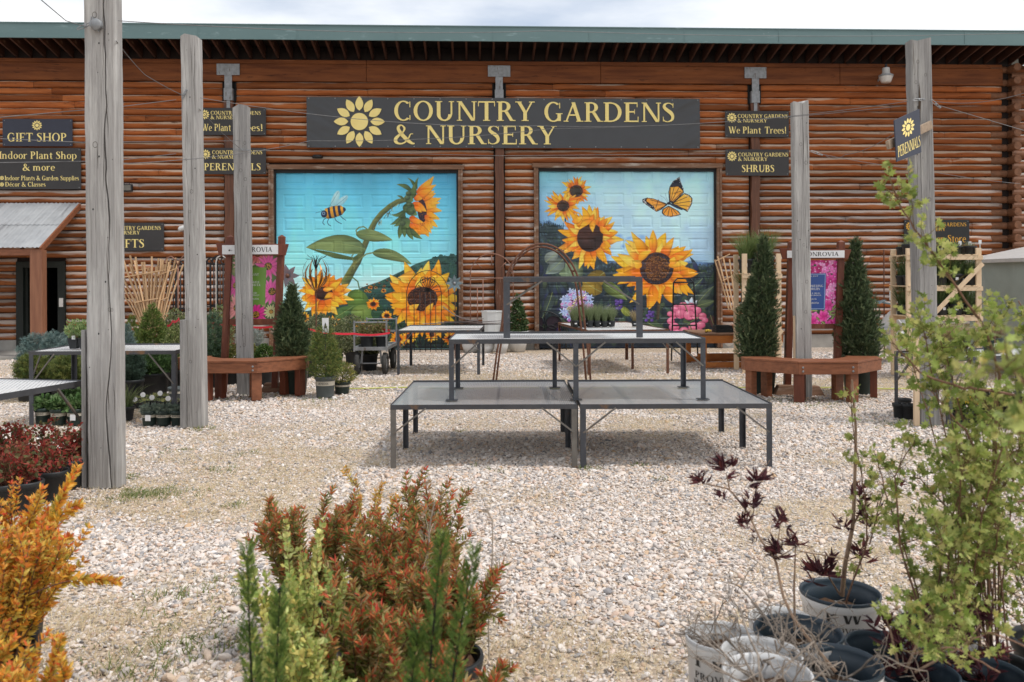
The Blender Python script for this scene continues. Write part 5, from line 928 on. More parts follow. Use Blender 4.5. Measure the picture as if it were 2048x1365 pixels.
# ------------------------------------------------------------------ steel plant tables
def table(label, o, rot, w_, d, h, legs=None, braces=(), lw=.05, mat=m_steel, group=None, legmats={}, shorten={}, topm=None, name='plant_table', rim=.042, feet=False, cross=True):
    t = thing(name, label, 'table', o, rot, group); R_ = MB()
    R_.bx(0, w_, 0, .006, h-rim, h); R_.bx(0, w_, d-.006, d, h-rim, h+.012); R_.bx(0, .006, .006, d-.006, h-rim, h+.004); R_.bx(w_-.006, w_, .006, d-.006, h-rim, h+.004)
    R_.bx(.006, w_-.006, .006, .035, h-rim, h-rim+.005); R_.bx(.006, w_-.006, d-.035, d-.006, h-rim, h-rim+.005)
    R_.build('frame', m_rim if mat is m_steel else mat, t, bev=.0015)
    MB().add([(.006, .006, h-.008), (w_-.006, .006, h-.008), (w_-.006, d-.006, h-.008), (.006, d-.006, h-.008)], [(0, 1, 2, 3)]).build('mesh_top', topm or m_exp, t)
    if cross:
        m = MB()
        for q in np.arange(.45, w_-.2, .45): m.bx(q, q+.03, .008, d-.008, h-.038, h-.012)
        m.build('cross_bars', mat, t)
    legs = legs or [(0, 0), (1, 0), (0, 1), (1, 1)]
    for fx, fy in legs:
        x = fx*(w_-lw); y = fy*(d-lw); m = MB(); ex = 1 if fx < .5 else -1; ey = 1 if fy < .5 else -1
        z1 = h-.005; xo = x if fx < .5 else x+lw-.006; yo = y if fy < .5 else y+lw-.006
        m.bx(x+.001, x+lw-.001, yo+.001, yo+.007, 0, z1-.002); m.bx(xo+.001, xo+.007, y+.008 if ey > 0 else y+.001, y+lw-.001 if ey > 0 else y+lw-.008, 0, z1-.002)
        if feet: m.bx(x-.03, x+lw+.03, y-.02, y+lw+.02, 0.001, .006)
        m.build('leg', legmats.get((fx, fy), mat), t)
    for (fx, fy, dx, dy) in braces:
        x = fx*(w_-lw)+lw/2; y = fy*(d-lw)+lw/2; y += (-.026 if fy < .5 else .026) if dx else 0; x += (-.026 if fx < .5 else .026) if dy else 0
        m = MB(); m.beam((x, y, h*.55), (x+dx, y+dy, h-.03), .014, .014); m.build('brace', m_steelw, t)
    return t
HT = .542; GT = 'grey steel tables of the tiered display'
f = G(781, 937); gw = 1.60
table('lower left steel table of the tiered display', f, 0, gw, 1.70, HT, [(0, 0), (1, 0), (0, .5), (1, .5), (0, 1), (1, 1)], [(0, 0, .28, 0), (1, 0, -.28, 0), (1, 1, -.28, 0)], group=GT, legmats={(0, 0): m_steelw, (1, 0): m_steelw})
f2 = G(1161, 936)
table('lower right steel table of the tiered display', f2, 0, 1.64, 1.70, HT, [(0, 0), (1, 0), (0, .5), (1, .5), (0, 1), (1, 1)], [(0, 0, .28, 0), (1, 0, -.28, 0), (0, 1, .28, 0)], group=GT)
f3 = P(898, 802, 7.51); f3.z = HT+.001
table('long middle tier steel table standing on the two lower tables', f3, 0, 2.27, .90, HT, [(0, 0), (1, 0), (.495, 0), (0, 1), (1, 1), (.43, 1)], [(0, 0, .24, 0), (1, 0, -.24, 0), (.495, 0, .26, 0), (.495, 0, -.26, 0), (1, 1, -.24, 0)], lw=.046, group=GT, feet=True, topm=m_exp_glare)
f4 = P(1007, 678, 7.62); f4.z = HT*2+.002
table('narrow top tier steel table crowning the display', f4, 0, 1.25, .45, HT, [(0, 0), (1, 0), (0, 1)], [(0, 0, .32, 0), (1, 0, -.32, 0), (0, 1, .32, 0)], lw=.06, group=GT, topm=m_exp_glare)
# left tables
f = G(58, 851); table('long steel table at the left holding seedling pots', f, radians(1.0), 1.64, 1.0, .83, None, [(0, 0, .26, 0), (1, 0, -.28, 0), (1, 1, 0, -.28), (0, 0, 0, .25), (1, 1, -.22, 0)], group='steel tables at the left', topm=m_exp_glare)
c = Vector((-3.40, 6.80, 0)); rt = radians(168); t = table('near steel table cut off by the left edge of the picture', c, rt, 1.9, 1.5, .82, [(0, .0), (1, 0), (1, 1)], [(0, 0, .3, 0), (0, 0, 0, .3)], group='steel tables at the left', topm=m_exp_glare)
# back tables
f = G(794, 750); table('worn steel table in front of the left painted door', f, radians(-1), 1.42, 1.6, .76, None, [(0, 0, .25, 0), (1, 0, -.25, 0), (1, 0, 0, .25)], group='steel tables before the doors', topm=m_exp_glare)
f = G(1176, 751); table('rusty steel table with grass trays before the right painted door', f, radians(8), 1.42, 2.6, .76, [(0, 0), (1, 0), (.72, .32), (0, 1), (1, 1)], [(1, 0, -.25, 0), (.72, .32, .22, 0), (.72, .32, -.22, 0)], mat=m_rust, group='steel tables before the doors', topm=m_exp_glare)
# right table
f = G(1897, 858); a = math.atan2(.33, .94); table('dark steel table behind the green bush at the right', Vector((4.66, 9.07, 0)), radians(19), 1.9, .78, .757, None, [(0, 0, .25, 0), (0, 1, .28, 0), (0, 1, 0, -.28), (0, 0, 0, .28)], mat=m_steel, topm=m_exp_glare)
# ------------------------------------------------------------------ octagonal benches
def bench(label, cx, cy, R_, h=.515, rot=0):
    t = thing('octagonal_bench', label, 'bench', (cx, cy, 0), rot, 'octagonal timber benches around the posts'); Ri = R_-.42
    vs = [(cos(pi/8+k*pi/4), sin(pi/8+k*pi/4)) for k in range(8)]
    for k in (3, 4, 5, 6, 7):
        a, b = vs[k], vs[(k+1) % 8]; g_ = .45
        if k == 3: a = tuple(np.array(b)*(1-.25)+np.array(a)*.25)
        if k == 7: b = tuple(np.array(a)*(1-.25)+np.array(b)*.25)
        m = MB(); g = .995; ax, ay = a; bx_, by_ = b; tl = .018*random.uniform(-.4, 1)
        m.add([(ax*R_*1.0, ay*R_, h-.14+tl*.2), (bx_*R_, by_*R_, h-.14), (bx_*R_, by_*R_, h), (ax*R_, ay*R_, h), (ax*(R_-.042), ay*(R_-.042), h-.14), (bx_*(R_-.042), by_*(R_-.042), h-.14), (bx_*(R_-.042), by_*(R_-.042), h), (ax*(R_-.042), ay*(R_-.042), h)], [(0, 1, 2, 3), (5, 4, 7, 6), (3, 2, 6, 7), (0, 4, 5, 1), (0, 3, 7, 4), (1, 5, 6, 2)])
        m.build('apron_board', m_bench, t, bev=.004)
        m = MB(); z0, z1 = h+.002, h+.03; Ro = R_+.006
        m.add([(ax*Ro, ay*Ro, z0), (bx_*Ro, by_*Ro, z0), (bx_*Ri, by_*Ri, z0), (ax*Ri, ay*Ri, z0), (ax*Ro, ay*Ro, z1), (bx_*Ro, by_*Ro, z1), (bx_*Ri, by_*Ri, z1), (ax*Ri, ay*Ri, z1)], [(3, 2, 1, 0), (4, 5, 6, 7), (0, 1, 5, 4), (2, 3, 7, 6), (1, 2, 6, 5), (3, 0, 4, 7)]); m.build('seat_board', m_bench, t, bev=.004)
        if k == 3: continue
        for rr_ in (.10, .36):
          lx, ly = ax*(R_-rr_), ay*(R_-rr_); an = math.atan2(ly, lx); Rr = ((cos(an), -sin(an), 0), (sin(an), cos(an), 0), (0, 0, 1)); MB().box((lx, ly, (h-.02)/2), (.09, .13, h-.03), Rr).build('leg', m_frame if k % 2 else m_bench, t, bev=.004)
        if k in (5, 6):
            m = MB(); d = -1 if k == 5 else -1
            for dz in (.05, .10): m.lathe([(0, .008), (.013, .005), (.015, 0)], 10, (vs[k][0]*R_+.06*(1 if k == 5 else -1), vs[k][1]*R_-.001, h-dz), R=Rp)
            m.build('bolts', m_galv, t)
    return t
BL = (p3.location.x+.02, p3.location.y+.22); BR = (p4.location.x+.13, p4.location.y+.42)
bench('octagonal redwood bench around the post on the left', BL[0], BL[1], .97)
bench('octagonal redwood bench around the post on the right', BR[0], BR[1], 1.0)
for i_, (u, v) in enumerate(((545, 790), (1622, 797), (1570, 795))):
    f = G(u, v-6); m = MB(); m.add([(-.16, -.1, 0), (.16, -.1, 0), (.16, .1, 0), (-.16, .1, 0), (-.10, -.06, .13), (.10, -.06, .13), (.10, .06, .13), (-.10, .06, .13)], [(0, 1, 5, 4), (1, 2, 6, 5), (2, 3, 7, 6), (3, 0, 4, 7), (4, 5, 6, 7)])
    tag(m.build('wood_block', m_trim, None, f, bev=.004), ['brown tapered block under the left bench', 'wide brown block right of the post under the right bench', 'brown tapered block left of the post under the right bench'][i_], 'block')

# ------------------------------------------------------------------ display frames with posters
def frame(label, ul, ur, y, uh0, uh1, vh0, vh1, vp0, vp1, vr1, cv, lean, plate):
    o = P((ul+ur)/2, 562, y); o.z = 0; t = thing('poster_stand', label, 'poster stand', o, 0, 'redwood display frames with posters'); s = F/y
    Z = lambda v: P(1024, v-(0), y).z+(-(o.x)*math.tan(ROLL)*0); hz = lambda v: H+(V0+(1024-(ul+ur)/2)*math.tan(ROLL)-v)/s
    wl_ = (ur-ul)/2/s; top = hz(vh0)+.10; lw_ = .088
    sh = lambda z: lean*(z-hz(vp1))
    for sx_ in (-1, 1):
        m = MB(); x = sx_*(wl_+lw_/2)
        m.add([(x+a+sh(z), b, z) for z in (0, top) for a, b in ((-lw_/2, -.045), (lw_/2, -.045), (lw_/2, .045), (-lw_/2, .045))]+[(x+sh(top), 0, top+.03)], [(0, 1, 5, 4), (1, 2, 6, 5), (2, 3, 7, 6), (3, 0, 4, 7), (4, 5, 8), (5, 6, 8), (6, 7, 8), (7, 4, 8)]); m.build('upright', m_frame, t, bev=.003)
    a0, a1 = (uh0-(ul+ur)/2)/s, (uh1-(ul+ur)/2)/s; z0, z1 = hz(vh1), hz(vh0)
    MB().add([(x, yy, z) for yy in (-.09, -.05) for x, z in ((a0+.045, z0), (a1-.045, z0), (a1, z1-.01), (a0, z1+.01))], [(0, 1, 2, 3), (5, 4, 7, 6), (0, 4, 5, 1), (1, 5, 6, 2), (2, 6, 7, 3), (3, 7, 4, 0)]).build('header_board', m_frame, t, bev=.003)
    c = (plate[0]-(ul+ur)/2)/s; d = (plate[1]-(ul+ur)/2)/s; hh = z1-z0; pl = MB().bx(c, d, -.098, -.091, z0+.018, z1-.022).build('name_plate', m_tagw, t, bev=.002)
    m = MB(); lettering(m, 'MONROVIA', c+(d-c)*.24, d-(d-c)*.10, z0+hh*.30, hh*.40, -.0985); m.build('lettering', m_ink, pl)
    m = MB(); 
    for k in range(7): a_ = .35+k*.4; m.inst((np.array([(0, 0, 0), (.2, 0, .5), (0, 0, 1), (-.2, 0, .5)]), [np.array([[0, 1, 2, 3]])]), np.array([[(sin(a_+1.57)*.035, 0, cos(a_)*.035), (0, 1, 0), (-sin(a_+1.57)*0+cos(a_)*-.035, 0, sin(a_)*.035)]]).transpose(0, 2, 1), [(c+(d-c)*.15, -.0988-.0002*k, z0+hh*.38)])
    m.build('leaf_emblem', m_ink, pl)
    zr1, zr0 = hz(vp1), hz(vr1); MB().bx(-wl_, wl_, -.02, .03, zr0, zr1-.002).build('rail', m_frame, t, bev=.003)
    MB().bx(-wl_, wl_, -.02, .03, z0-.07, z0-.01).build('top_rail', m_frame, t, bev=.003) if False else None
    i = np.arange(cv.ny-1)[:, None]*cv.nx; j = np.arange(cv.nx-1)[None]; X = -wl_+.003+(cv.X-cv.x0)/(cv.x1-cv.x0)*(2*wl_-.006); ZZ = hz(vp0)+(cv.Y-cv.y0)/(cv.y1-cv.y0)*(zr1-hz(vp0))
    X = X+sh(ZZ); ps_ = MB().add(np.stack((X, X*0-.006, ZZ), -1).reshape(-1, 3), np.stack((i+j, i+cv.nx+j, i+cv.nx+j+1, i+j+1), -1).reshape(-1, 4), cv.im.clip(0, .9).reshape(-1, 3)).bx(-wl_+.003, wl_-.003, -.005, .0, zr1, hz(vp0), (.5, .5, .5)).build('poster', m_poster, t)
    return t, wl_, hz, s, ps_
r_ = random.Random(9)
cA = Cv(0, 0, 90, 126, 190); grad(cA, ((0, (96, 120, 70)), (126, (70, 96, 54))))
for k in range(90): cA.ell(r_.uniform(0, 90), r_.uniform(0, 126), r_.uniform(3, 9), r_.uniform(2, 6), r_.choice(((120, 140, 80), (60, 84, 50), (46, 60, 40), (150, 150, 100))), r_.uniform(0, 90))
def daisy(cv, x, y, R0, c1, c2, n=15, dk=(120, 70, 30), cen=.32, seed=0):
    rr = random.Random(seed)
    for k in range(n):
        a = 2*pi*k/n+rr.uniform(-.1, .1); cv.petal(x+cos(a)*R0*.2, y+sin(a)*R0*.2, x+cos(a)*R0*rr.uniform(.9, 1.1), y+sin(a)*R0*rr.uniform(.9, 1.1), R0*.17, c1, c1, c2, rr.uniform(-.05, .05), tuple(int(q*.8) for q in c1))
    cv.ell(x, y, R0*cen, R0*cen, dk, 0, tuple(int(q*.5) for q in dk), nz=.4)
    for k in range(30): a = rr.uniform(0, 6.3); q = rr.random()**.5*R0*cen*.9; cv.ell(x+cos(a)*q, y+sin(a)*q, .9, .9, (190, 140, 60))
for x, y, R0, c1, c2, s_ in ((50, -4, 24, (214, 120, 120), (240, 180, 170), 1), (72, 22, 26, (226, 92, 160), (244, 150, 196), 2), (10, 60, 24, (222, 90, 160), (240, 140, 190), 3), (82, 72, 26, (230, 96, 170), (246, 150, 200), 4), (22, 18, 22, (236, 170, 160), (246, 210, 200), 5), (14, 104, 26, (232, 150, 150), (246, 206, 190), 6), (52, 118, 24, (214, 50, 140), (236, 90, 166), 7), (82, 112, 15, (200, 200, 140), (226, 226, 180), 8), (42, 52, 22, (224, 80, 150), (240, 140, 190), 9)): daisy(cA, x, y, R0, c1, c2, 15, (92, 84, 40), .3, s_)
cA.poly([(34, 24), (69, 24), (69, 98), (34, 98)], (112, 150, 66), (104, 142, 62), nz=.01)
tA, wl_, hz, s_, psA = frame('redwood display frame with a pink coneflower poster behind the left bench post', 459, 550, BL[1]+.06, 436, 580, 488, 512, 511, 638, 650, cA, .05, (449, 560))
m = MB(); L0 = lambda u: (u-504.5)/s_; 
for txt, u0_, u1_, v_, c_ in (('PLANT', 500, 518, 552, 5), ('COLORFUL', 492, 520, 567, 4.2), ('ECHINACEA', 490, 521, 572.5, 4.2), ('GROW', 501, 514, 588, 3), ('BEAUTIFULLY', 492, 519, 592.5, 3), ('MONROVIA', 494, 518, 600, 3.4)): lettering(m, txt, L0(u0_), L0(u1_), hz(v_), c_/s_, -.0075)
m.build('poster_lettering', m_tagw, tA)
cB = Cv(0, 0, 86, 127, 190); grad(cB, ((0, (70, 90, 60)), (127, (50, 70, 50))))
for k in range(200):
    x, y = r_.uniform(-4, 90), r_.uniform(-4, 131); 
    if 96 < y < 110 and r_.random() < .6: continue
    c = r_.choice(((236, 70, 170), (214, 40, 140), (246, 120, 196), (250, 160, 216), (190, 20, 110)))
    for j in range(5): a = j*1.257+x; cB.petal(x, y, x+cos(a)*8.5, y+sin(a)*8.5, 4.4, tuple(int(q*.8) for q in c), c, tuple(min(255, q+25) for q in c), 0, tuple(int(q*.85) for q in c))
    cB.ell(x, y, 1.2, 1.2, (250, 200, 220))
for k in range(24): x, y = r_.uniform(0, 86), r_.uniform(90, 127); a = r_.uniform(0, 6.3); cB.leaf(x, y, x+cos(a)*12, y+sin(a)*12, 3.4, 0, (90, 120, 70), (60, 84, 50), (50, 70, 40))
for x, y in ((18, 105), (62, 112), (40, 122), (70, 90)):
    for j in range(6): a = j*1.05; cB.petal(x, y, x+cos(a)*13, y+sin(a)*13, 6.5, (196, 30, 120), (236, 70, 166), (248, 130, 200), 0, (190, 40, 120))
cB.poly([(26, 26), (65, 26), (65, 99), (26, 99)], (52, 84, 150), (46, 76, 140), nz=.01); cB.line([(28, 28), (63, 28), (63, 97), (28, 97), (28, 28)], .5, (170, 190, 220))
tB, wl_, hz, s_, psB = frame('redwood display frame with a magenta blossom poster behind the right bench post', 1584, 1670, BR[1]+.06, 1556, 1698, 499, 519, 521, 648, 658, cB, .035, (1570, 1684))
m = MB(); L0 = lambda u: (u-1627)/s_
for txt, u0_, u1_, v_, c_ in (('PLANT', 1618, 1636, 554, 2.6), ('FLOWERING', 1611, 1646, 574.5, 4.4), ('SHRUBS', 1616, 1639, 580.5, 4.4), ('IN A BED', 1614, 1640, 588, 2.2), ('OR BORDER', 1612, 1642, 592, 2.2), ('GROW', 1621, 1633, 600, 2.6), ('MONROVIA', 1613, 1637, 608, 3.4)): lettering(m, txt, L0(u0_), L0(u1_), hz(v_), c_/s_, -.0075)
m.build('poster_lettering', m_tagw, tB)
del cA, cB

# ------------------------------------------------------------------ garden cart
f = G(742, 750); t = thing('garden_cart', 'grey two-deck nursery cart with black tyres and red tape across it', 'cart', f, 0); s_ = F/f.y
hw_ = .29; L_ = 1.15
for x in (-.235, .235):
    for y in (.06, L_-.1):
        w_ = MB().lathe([(.09, -.03), (.155, -.042), (.185, -.03), (.19, 0), (.185, .03), (.155, .042), (.09, .03)], 28, (0, 0, 0), R=((0, 0, 1), (0, 1, 0), (-1, 0, 0))).build('wheel', m_rubber, t, (x, y, .19), smooth=True)
        MB().lathe([(0, -.02), (.08, -.03), (.092, 0), (.08, .03), (0, .02)], 20, R=((0, 0, 1), (0, 1, 0), (-1, 0, 0))).build('hub', m_galv, w_)
m = MB(); m.tube([(-.235, .06, .19), (.235, .06, .19)], .012); m.build('front_axle', m_galv, t); MB().tube([(-.235, L_-.1, .19), (.235, L_-.1, .19)], .012).build('rear_axle', m_galv, t)
m = MB(); m.bx(-hw_, hw_, -.06, -.03, .42, .48); m.bx(-hw_, hw_, L_+.03, L_+.06, .42, .48); m.bx(-hw_, -hw_+.03, -.03, L_+.03, .42, .48); m.bx(hw_-.03, hw_, -.03, L_+.03, .42, .48); m.bx(-hw_+.03, hw_-.03, -.03, L_+.03, .43, .44); m.build('deck', m_galv, t, bev=.003)
for x in (-.17, .17): MB().beam((x, .05, .2), (x*.9, .05, .42), .03, .03).beam((x, L_-.1, .2), (x*.9, L_-.1, .42), .03, .03).build('fork', m_galv, t)
for y in (-.045, L_+.045):
    m = MB()
    for x in (-hw_+.015, hw_-.015): m.bx(x-.014, x+.014, y-.014, y+.014, .40, .93)
    m.tube([(-hw_+.02, y, .90), (hw_-.02, y, .90)], .014); m.bx(-hw_+.03, hw_-.03, y-.01, y+.01, .66, .70); m.build('end_rail', m_galv, t, bev=.002)
# red tape
def strip(name, label, cat, pts, wz, mat, th=.003):
    m = MB(); o = pts[0]; 
    for a, b in zip(pts[:-1], pts[1:]): m.add([tuple(a-o), tuple(b-o), tuple(b-o+Vector((0, 0, wz))), tuple(a-o+Vector((0, 0, wz)))], [(0, 1, 2, 3)])
    ob = m.build(name, mat, None, o); sm_ = ob.modifiers.new('thick', 'SOLIDIFY'); sm_.thickness = th; return tag(ob, label, cat)
def cat_pts(pl, n=10, sag=.03):
    out = []
    for k in range(len(pl)-1):
        for q in np.linspace(0, 1, n)[(1 if k else 0):]: p = pl[k].lerp(pl[k+1], q); p.z -= sag*4*q*(1-q); out.append(p)
    return out
strip('barrier_tape', 'red barrier tape running past the yew shrubs to the front of the cart', 'tape', cat_pts([P(617, 661, 14.0), P(708, 670, 14.3), P(780, 668, 14.4)]), .035, m_red)
strip('barrier_tape', 'short red tape slanting down inside the cart', 'tape', cat_pts([P(755, 654, 15.2), P(779, 662, 14.6)]), .03, m_red)
strip('barrier_tape', 'red barrier tape stretched behind the left display frame', 'tape', cat_pts([P(421, 646, 13.2), P(462, 650, 13.3), P(545, 656, 13.4)]), .03, m_red)
strip('barrier_tape', 'red tape tail dangling left of the second post', 'tape', cat_pts([P(334, 654, 13.2), P(345, 645, 13.0), P(358, 640, 12.8), P(362, 648, 12.8)], 4), .035, m_red)
m = MB(); pts = []
for k in range(120): u = 650+k*12; p = G(u, 778+1.2*math.sin(k*.35)+(.004*k)); p.z = .012; pts.append(p)
o = pts[0].copy(); tag(m.tube([p-o for p in pts], .011, 6).build('hose', m_yel, None, o, smooth=True), 'thin yellow-green hose lying straight across the gravel', 'hose')

# ------------------------------------------------------------------ orange work table and racks
def bxpart(nm, mat, par, *args, bev=.003): return MB().bx(*args).build(nm, mat, par, bev=bev)
f = G(1404, 738); t = thing('work_table', 'low orange-stained wooden table left of the juniper', 'table', f, radians(2)); hh = .60; w_ = 1.45; d_ = 1.25
for x in (0, w_-.09):
    for y in (0, d_-.09): bxpart('leg', m_orange, t, x, x+.09, y, y+.09, 0, hh-.10)
for y in (-.04, d_): bxpart('apron', m_orange, t, -.02, w_+.02, y, y+.04, hh-.14, hh-.002)
for y in (-.002, d_-.08): bxpart('stretcher', m_orange, t, -.0, w_, y-.04, y, .02, .12)
bxpart('stretcher', m_orange, t, .09, w_-.09, d_*.5, d_*.5+.04, .12, .22)
for k in range(9): bxpart('top_slat', m_trim, t, -.04, w_+.04, -.05+k*.15, -.05+k*.15+.143, hh, hh+.03)
def rack(label, u0_, u1_, vf, vt, d, shelves, y, posts=(0, .5, 1), brace=()):
    o = P(u0_, 562, y); o.z = 0; s = F/y; w_ = (u1_-u0_)/s; h = P(u0_, vt, y).z; t = thing('wooden_rack', label, 'shelf rack', o, 0, 'pine racks of potted grasses')
    for fx in (0, 1):
        for yy in (0, d): bxpart('upright', m_pine, t, fx*(w_-.085), fx*(w_-.085)+.085, yy-.02, yy+.02, 0, h)
    if .5 in posts: bxpart('upright', m_pine, t, w_*.42, w_*.42+.085, d-.02, d+.02, 0, h-.1)
    for v in shelves:
        z = P(u0_, v, y).z; bxpart('shelf_rail', m_pine, t, -.01, w_+.01, -.045, -.021, z-.07, z-.0); bxpart('shelf_rail', m_pine, t, -.01, w_+.01, d+.021, d+.045, z-.07, z)
        n_ = 9; m = MB()
        for k in range(n_): m.bx(.02+k*(w_-.04)/n_, .02+k*(w_-.04)/n_+.085, -.05, d+.05, z+.001, z+.02)
        m.build('slatted_shelf', m_pine, t)
    for a, b in brace: MB().beam((a[0]*w_, -.055, a[1]*h), (b[0]*w_, -.055, b[1]*h), .02, .07).build('cross_brace', m_pine, t, bev=.003)
    return t, w_, [P(u0_, v, y).z+.021 for v in shelves], o
rkR = rack('right pine rack of potted grasses with diagonal braces', 1812, 1962, 757, 497, .55, (512, 574, 634), 13.7, brace=(((.12, .36), (1.0, .88)),))
rkL = rack('left pine rack of potted grasses behind the junipers', 1484, 1562, 757, 508, .55, (549, 617, 684), 14.6, posts=(0, 1), brace=(((.45, .16), (1, .36)),))
# shed at the right edge
f = P(2018, 700, 13.2); f.z = 0; f.x += .62; t = thing('garden_shed', 'pale green shed with a white gutter at the right edge', 'shed', f, radians(6)); hS = P(2018, 520, 13.2).z
m_shed = pbr('pale_green_paint', (.36, .40, .36), (.3, .335, .3), (3, 3, 3), .7, c3=(.45, .45, .42), t3=(.6, .8), s3=(5, 5, 1)); bxpart('wall', m_shed, t, .05, 2.5, .05, 2, 0, hS)
m = MB(); m.bx(.2, 1.0, .03, .049, .1, hS-.1); m.build('door', m_shed, t, bev=.01)
m = MB(); m.add([(-.05, -.1, hS-.02), (2.6, -.1, hS+.5), (2.6, 2.1, hS+.5), (-.05, 2.1, hS-.02), (-.05, -.1, hS+.04), (2.6, -.1, hS+.56), (2.6, 2.1, hS+.56), (-.05, 2.1, hS+.04)], [(0, 1, 2, 3), (4, 5, 6, 7), (0, 1, 5, 4), (3, 2, 6, 7), (0, 3, 7, 4)]); m.build('roof', m_lite, t)
MB().tube([(2.6, -.13, hS+.5), (-.0, -.13, hS+.0), (-.08, -.12, hS-.08), (-.05, -.05, hS-.3), (-.02, 0, .1)], .045, 10).build('gutter', m_lite, t, smooth=True)

# ------------------------------------------------------------------ arches, trellises, sculptures (metal pipe work)
def pipes(name, label, cat, o, parts, mat, rz=0, group=None, r=.012):
    t = thing(name, label, cat, o, rz, group)
    for nm, lst in parts:
        m = MB()
        for pl in lst: m.tube(pl, r if len(pl) < 200 else r, 6)
        m.build(nm, mat, t, smooth=True)
    return t
def arc(cx, cz, rx, rz_, a0, a1, n=20, y=0): return [(cx+rx*cos(radians(a)), y, cz+rz_*sin(radians(a))) for a in np.linspace(a0, a1, n)]
f = G(1085, 765); s_ = F/f.y
def archl(k, y): return [(-.78*k, y, 0), (-.72*k, y, .45), (-.62*k, y, 1.0)]+[(-.60*k*cos(radians(a)) if False else .62*k*cos(radians(a)), y, 1.28+.90*sin(radians(a))*(1 if k == 1 else .96)) for a in np.linspace(168, 12, 26)]+[(.66*k, y, 1.0), (.72*k, y, .45), (.76*k, y, 0)]
t = pipes('garden_arch', 'large rusty garden arch standing between the painted doors', 'arch', f, (('front_hoop', [archl(1, 0)]), ('rear_hoop', [archl(.94, .32)]), ('rungs', [[(x, 0, z), (x*.95, .32, z)] for x, z in ((-.52, 1.75), (0, 2.18), (.52, 1.75), (-.7, .7), (.7, .7), (-.3, 2.08), (.3, 2.08), (-.63, 1.2), (.63, 1.2))])), m_rust, r=.018)
f = G(984, 702); s_ = F/f.y; w_ = .49; zt_ = 2.22-.49
t = pipes('arched_trellis', 'copper-rust arched trellis against the logs between the painted doors', 'trellis', f, (('hoop', [[(-w_, 0, 0), (-w_, 0, zt_)]+arc(0, zt_, w_, w_, 180, 0)+[(w_, 0, 0)]]), ('bars', [[(-w_, 0, 1.66), (w_, 0, 1.66)], [(-w_, 0, 1.45), (-.2, 0, 1.45)], [(-.2, 0, .9), (.45, 0, .9)], [(-w_, 0, .25), (-.33, 0, .25)], [(-.33, 0, 0), (-.33, 0, 1.45)], [(-.2, 0, 0), (-.2, 0, 1.66)], [(-.05, 0, 0), (-.05, 0, .9)], [(.09, 0, 0), (.09, 0, .9)], [(.23, 0, 0), (.23, 0, .9)], [(0, 0, 2.18), (0, 0, 1.95)], [(-.35, 0, 2.0), (-.22, 0, 1.9)], [(.33, 0, 2.02), (.2, 0, 1.9)]])), m_rustp, r=.013)
f = G(856, 704); w_ = .48; z0_ = 1.28
fan = [[(0, 0, 1.36), (.24*cos(radians(a)), 0, 1.36+.34*sin(radians(a)))] for a in range(10, 180, 16)]
cur = [[(x+.09*(1-k/16)*cos(k*.75)*sg, 0, 1.62+.09*(1-k/16)*sin(k*.75)) for k in range(14)] for x, sg in ((-.1, 1), (.1, -1))]
t = pipes('arched_trellis', 'black arched trellis with a fan top in front of the left painted door', 'trellis', f, (('outer_hoop', [[(-w_, 0, 0), (-w_, 0, z0_)]+arc(0, z0_, w_, .56, 180, 0)+[(w_, 0, 0)]]), ('inner_hoop', [[(-.31, 0, 0), (-.31, 0, 1.3)]+arc(0, 1.3, .31, .36, 180, 0)+[(.31, 0, 0)]]), ('bars', [[(x, 0, 0), (x, 0, 1.36)] for x in (-.18, -.06, .06, .18)]+[[(-.31, 0, 1.36), (.31, 0, 1.36)], [(-w_, 0, .3), (w_, 0, .3)]]), ('fan', fan), ('scrolls', cur)), m_black, r=.009)
T_pet = (np.array([(0, 0, 0), (.16, .03, .3), (.17, .05, .6), (0, .02, 1), (-.17, .05, .6), (-.16, .03, .3), (0, -.02, .3), (0, -.01, .6)]), [np.array([[0, 1, 6, 6]])[:, :3], np.array([[0, 6, 5]]), np.array([[1, 2, 7, 6], [6, 7, 4, 5]]), np.array([[2, 3, 7], [7, 3, 4]])])
def flower_stake(label, u, v, y, R0, n, mat, cmat, curl=.3, thin=.8, tiers=1):
    o = P(u, 562, y); o.z = 0; z = P(u, v, y).z; t = thing('metal_flower', label, 'garden sculpture', o)
    MB().tube([(0, 0, 0), (.02, 0, z*.5), (0, 0, z)], .011, 6).build('stem', m_rust, t)
    for ti in range(tiers):
        for k in range(n):
            a = 2*pi*(k+.5*ti)/n; d = np.array((cos(a), -.25-.1*ti, sin(a))); L0_ = R0*(1-.25*ti); m = MB(); d /= np.linalg.norm(d); r2 = np.cross(d, (0, 1, 0)); r2 /= np.linalg.norm(r2); nn_ = np.cross(r2, d)
            pts = [np.array((0, 0, z))+d*L0_*q+nn_*curl*L0_*q*q for q in np.linspace(0, 1, 6)]; ww = np.array((.06, .20, .26, .22, .12, .01))*L0_*thin
            V = [tuple(p+r2*w__) for p, w__ in zip(pts, ww)]+[tuple(p-r2*w__) for p, w__ in zip(pts, ww)]; m.add(V, [(q, q+1, 7+q, 6+q) for q in range(5)]); m.build('petal', mat, t)
    MB().lathe([(0, -.03), (R0*.16, -.015), (R0*.18, .01), (0, .03)], 14, (0, -.03, z), R=Rp).build('centre', cmat, t, smooth=True); return t
m_brz = pbr('bronze', (.35, .18, .07), (.16, .08, .04), (20, 20, 20), .35, .7); m_blu = pbr('blue_grey_patina', (.25, .34, .37), (.12, .14, .15), (14, 14, 14), .5, .4); m_mau = pbr('mauve_patina', (.24, .13, .13), (.15, .17, .2), (14, 14, 14), .5, .4)
flower_stake('mauve metal flower stake at the left edge of the left painted door', 576, 552, 17.5, .24, 7, m_mau, m_rust, .2, .9)
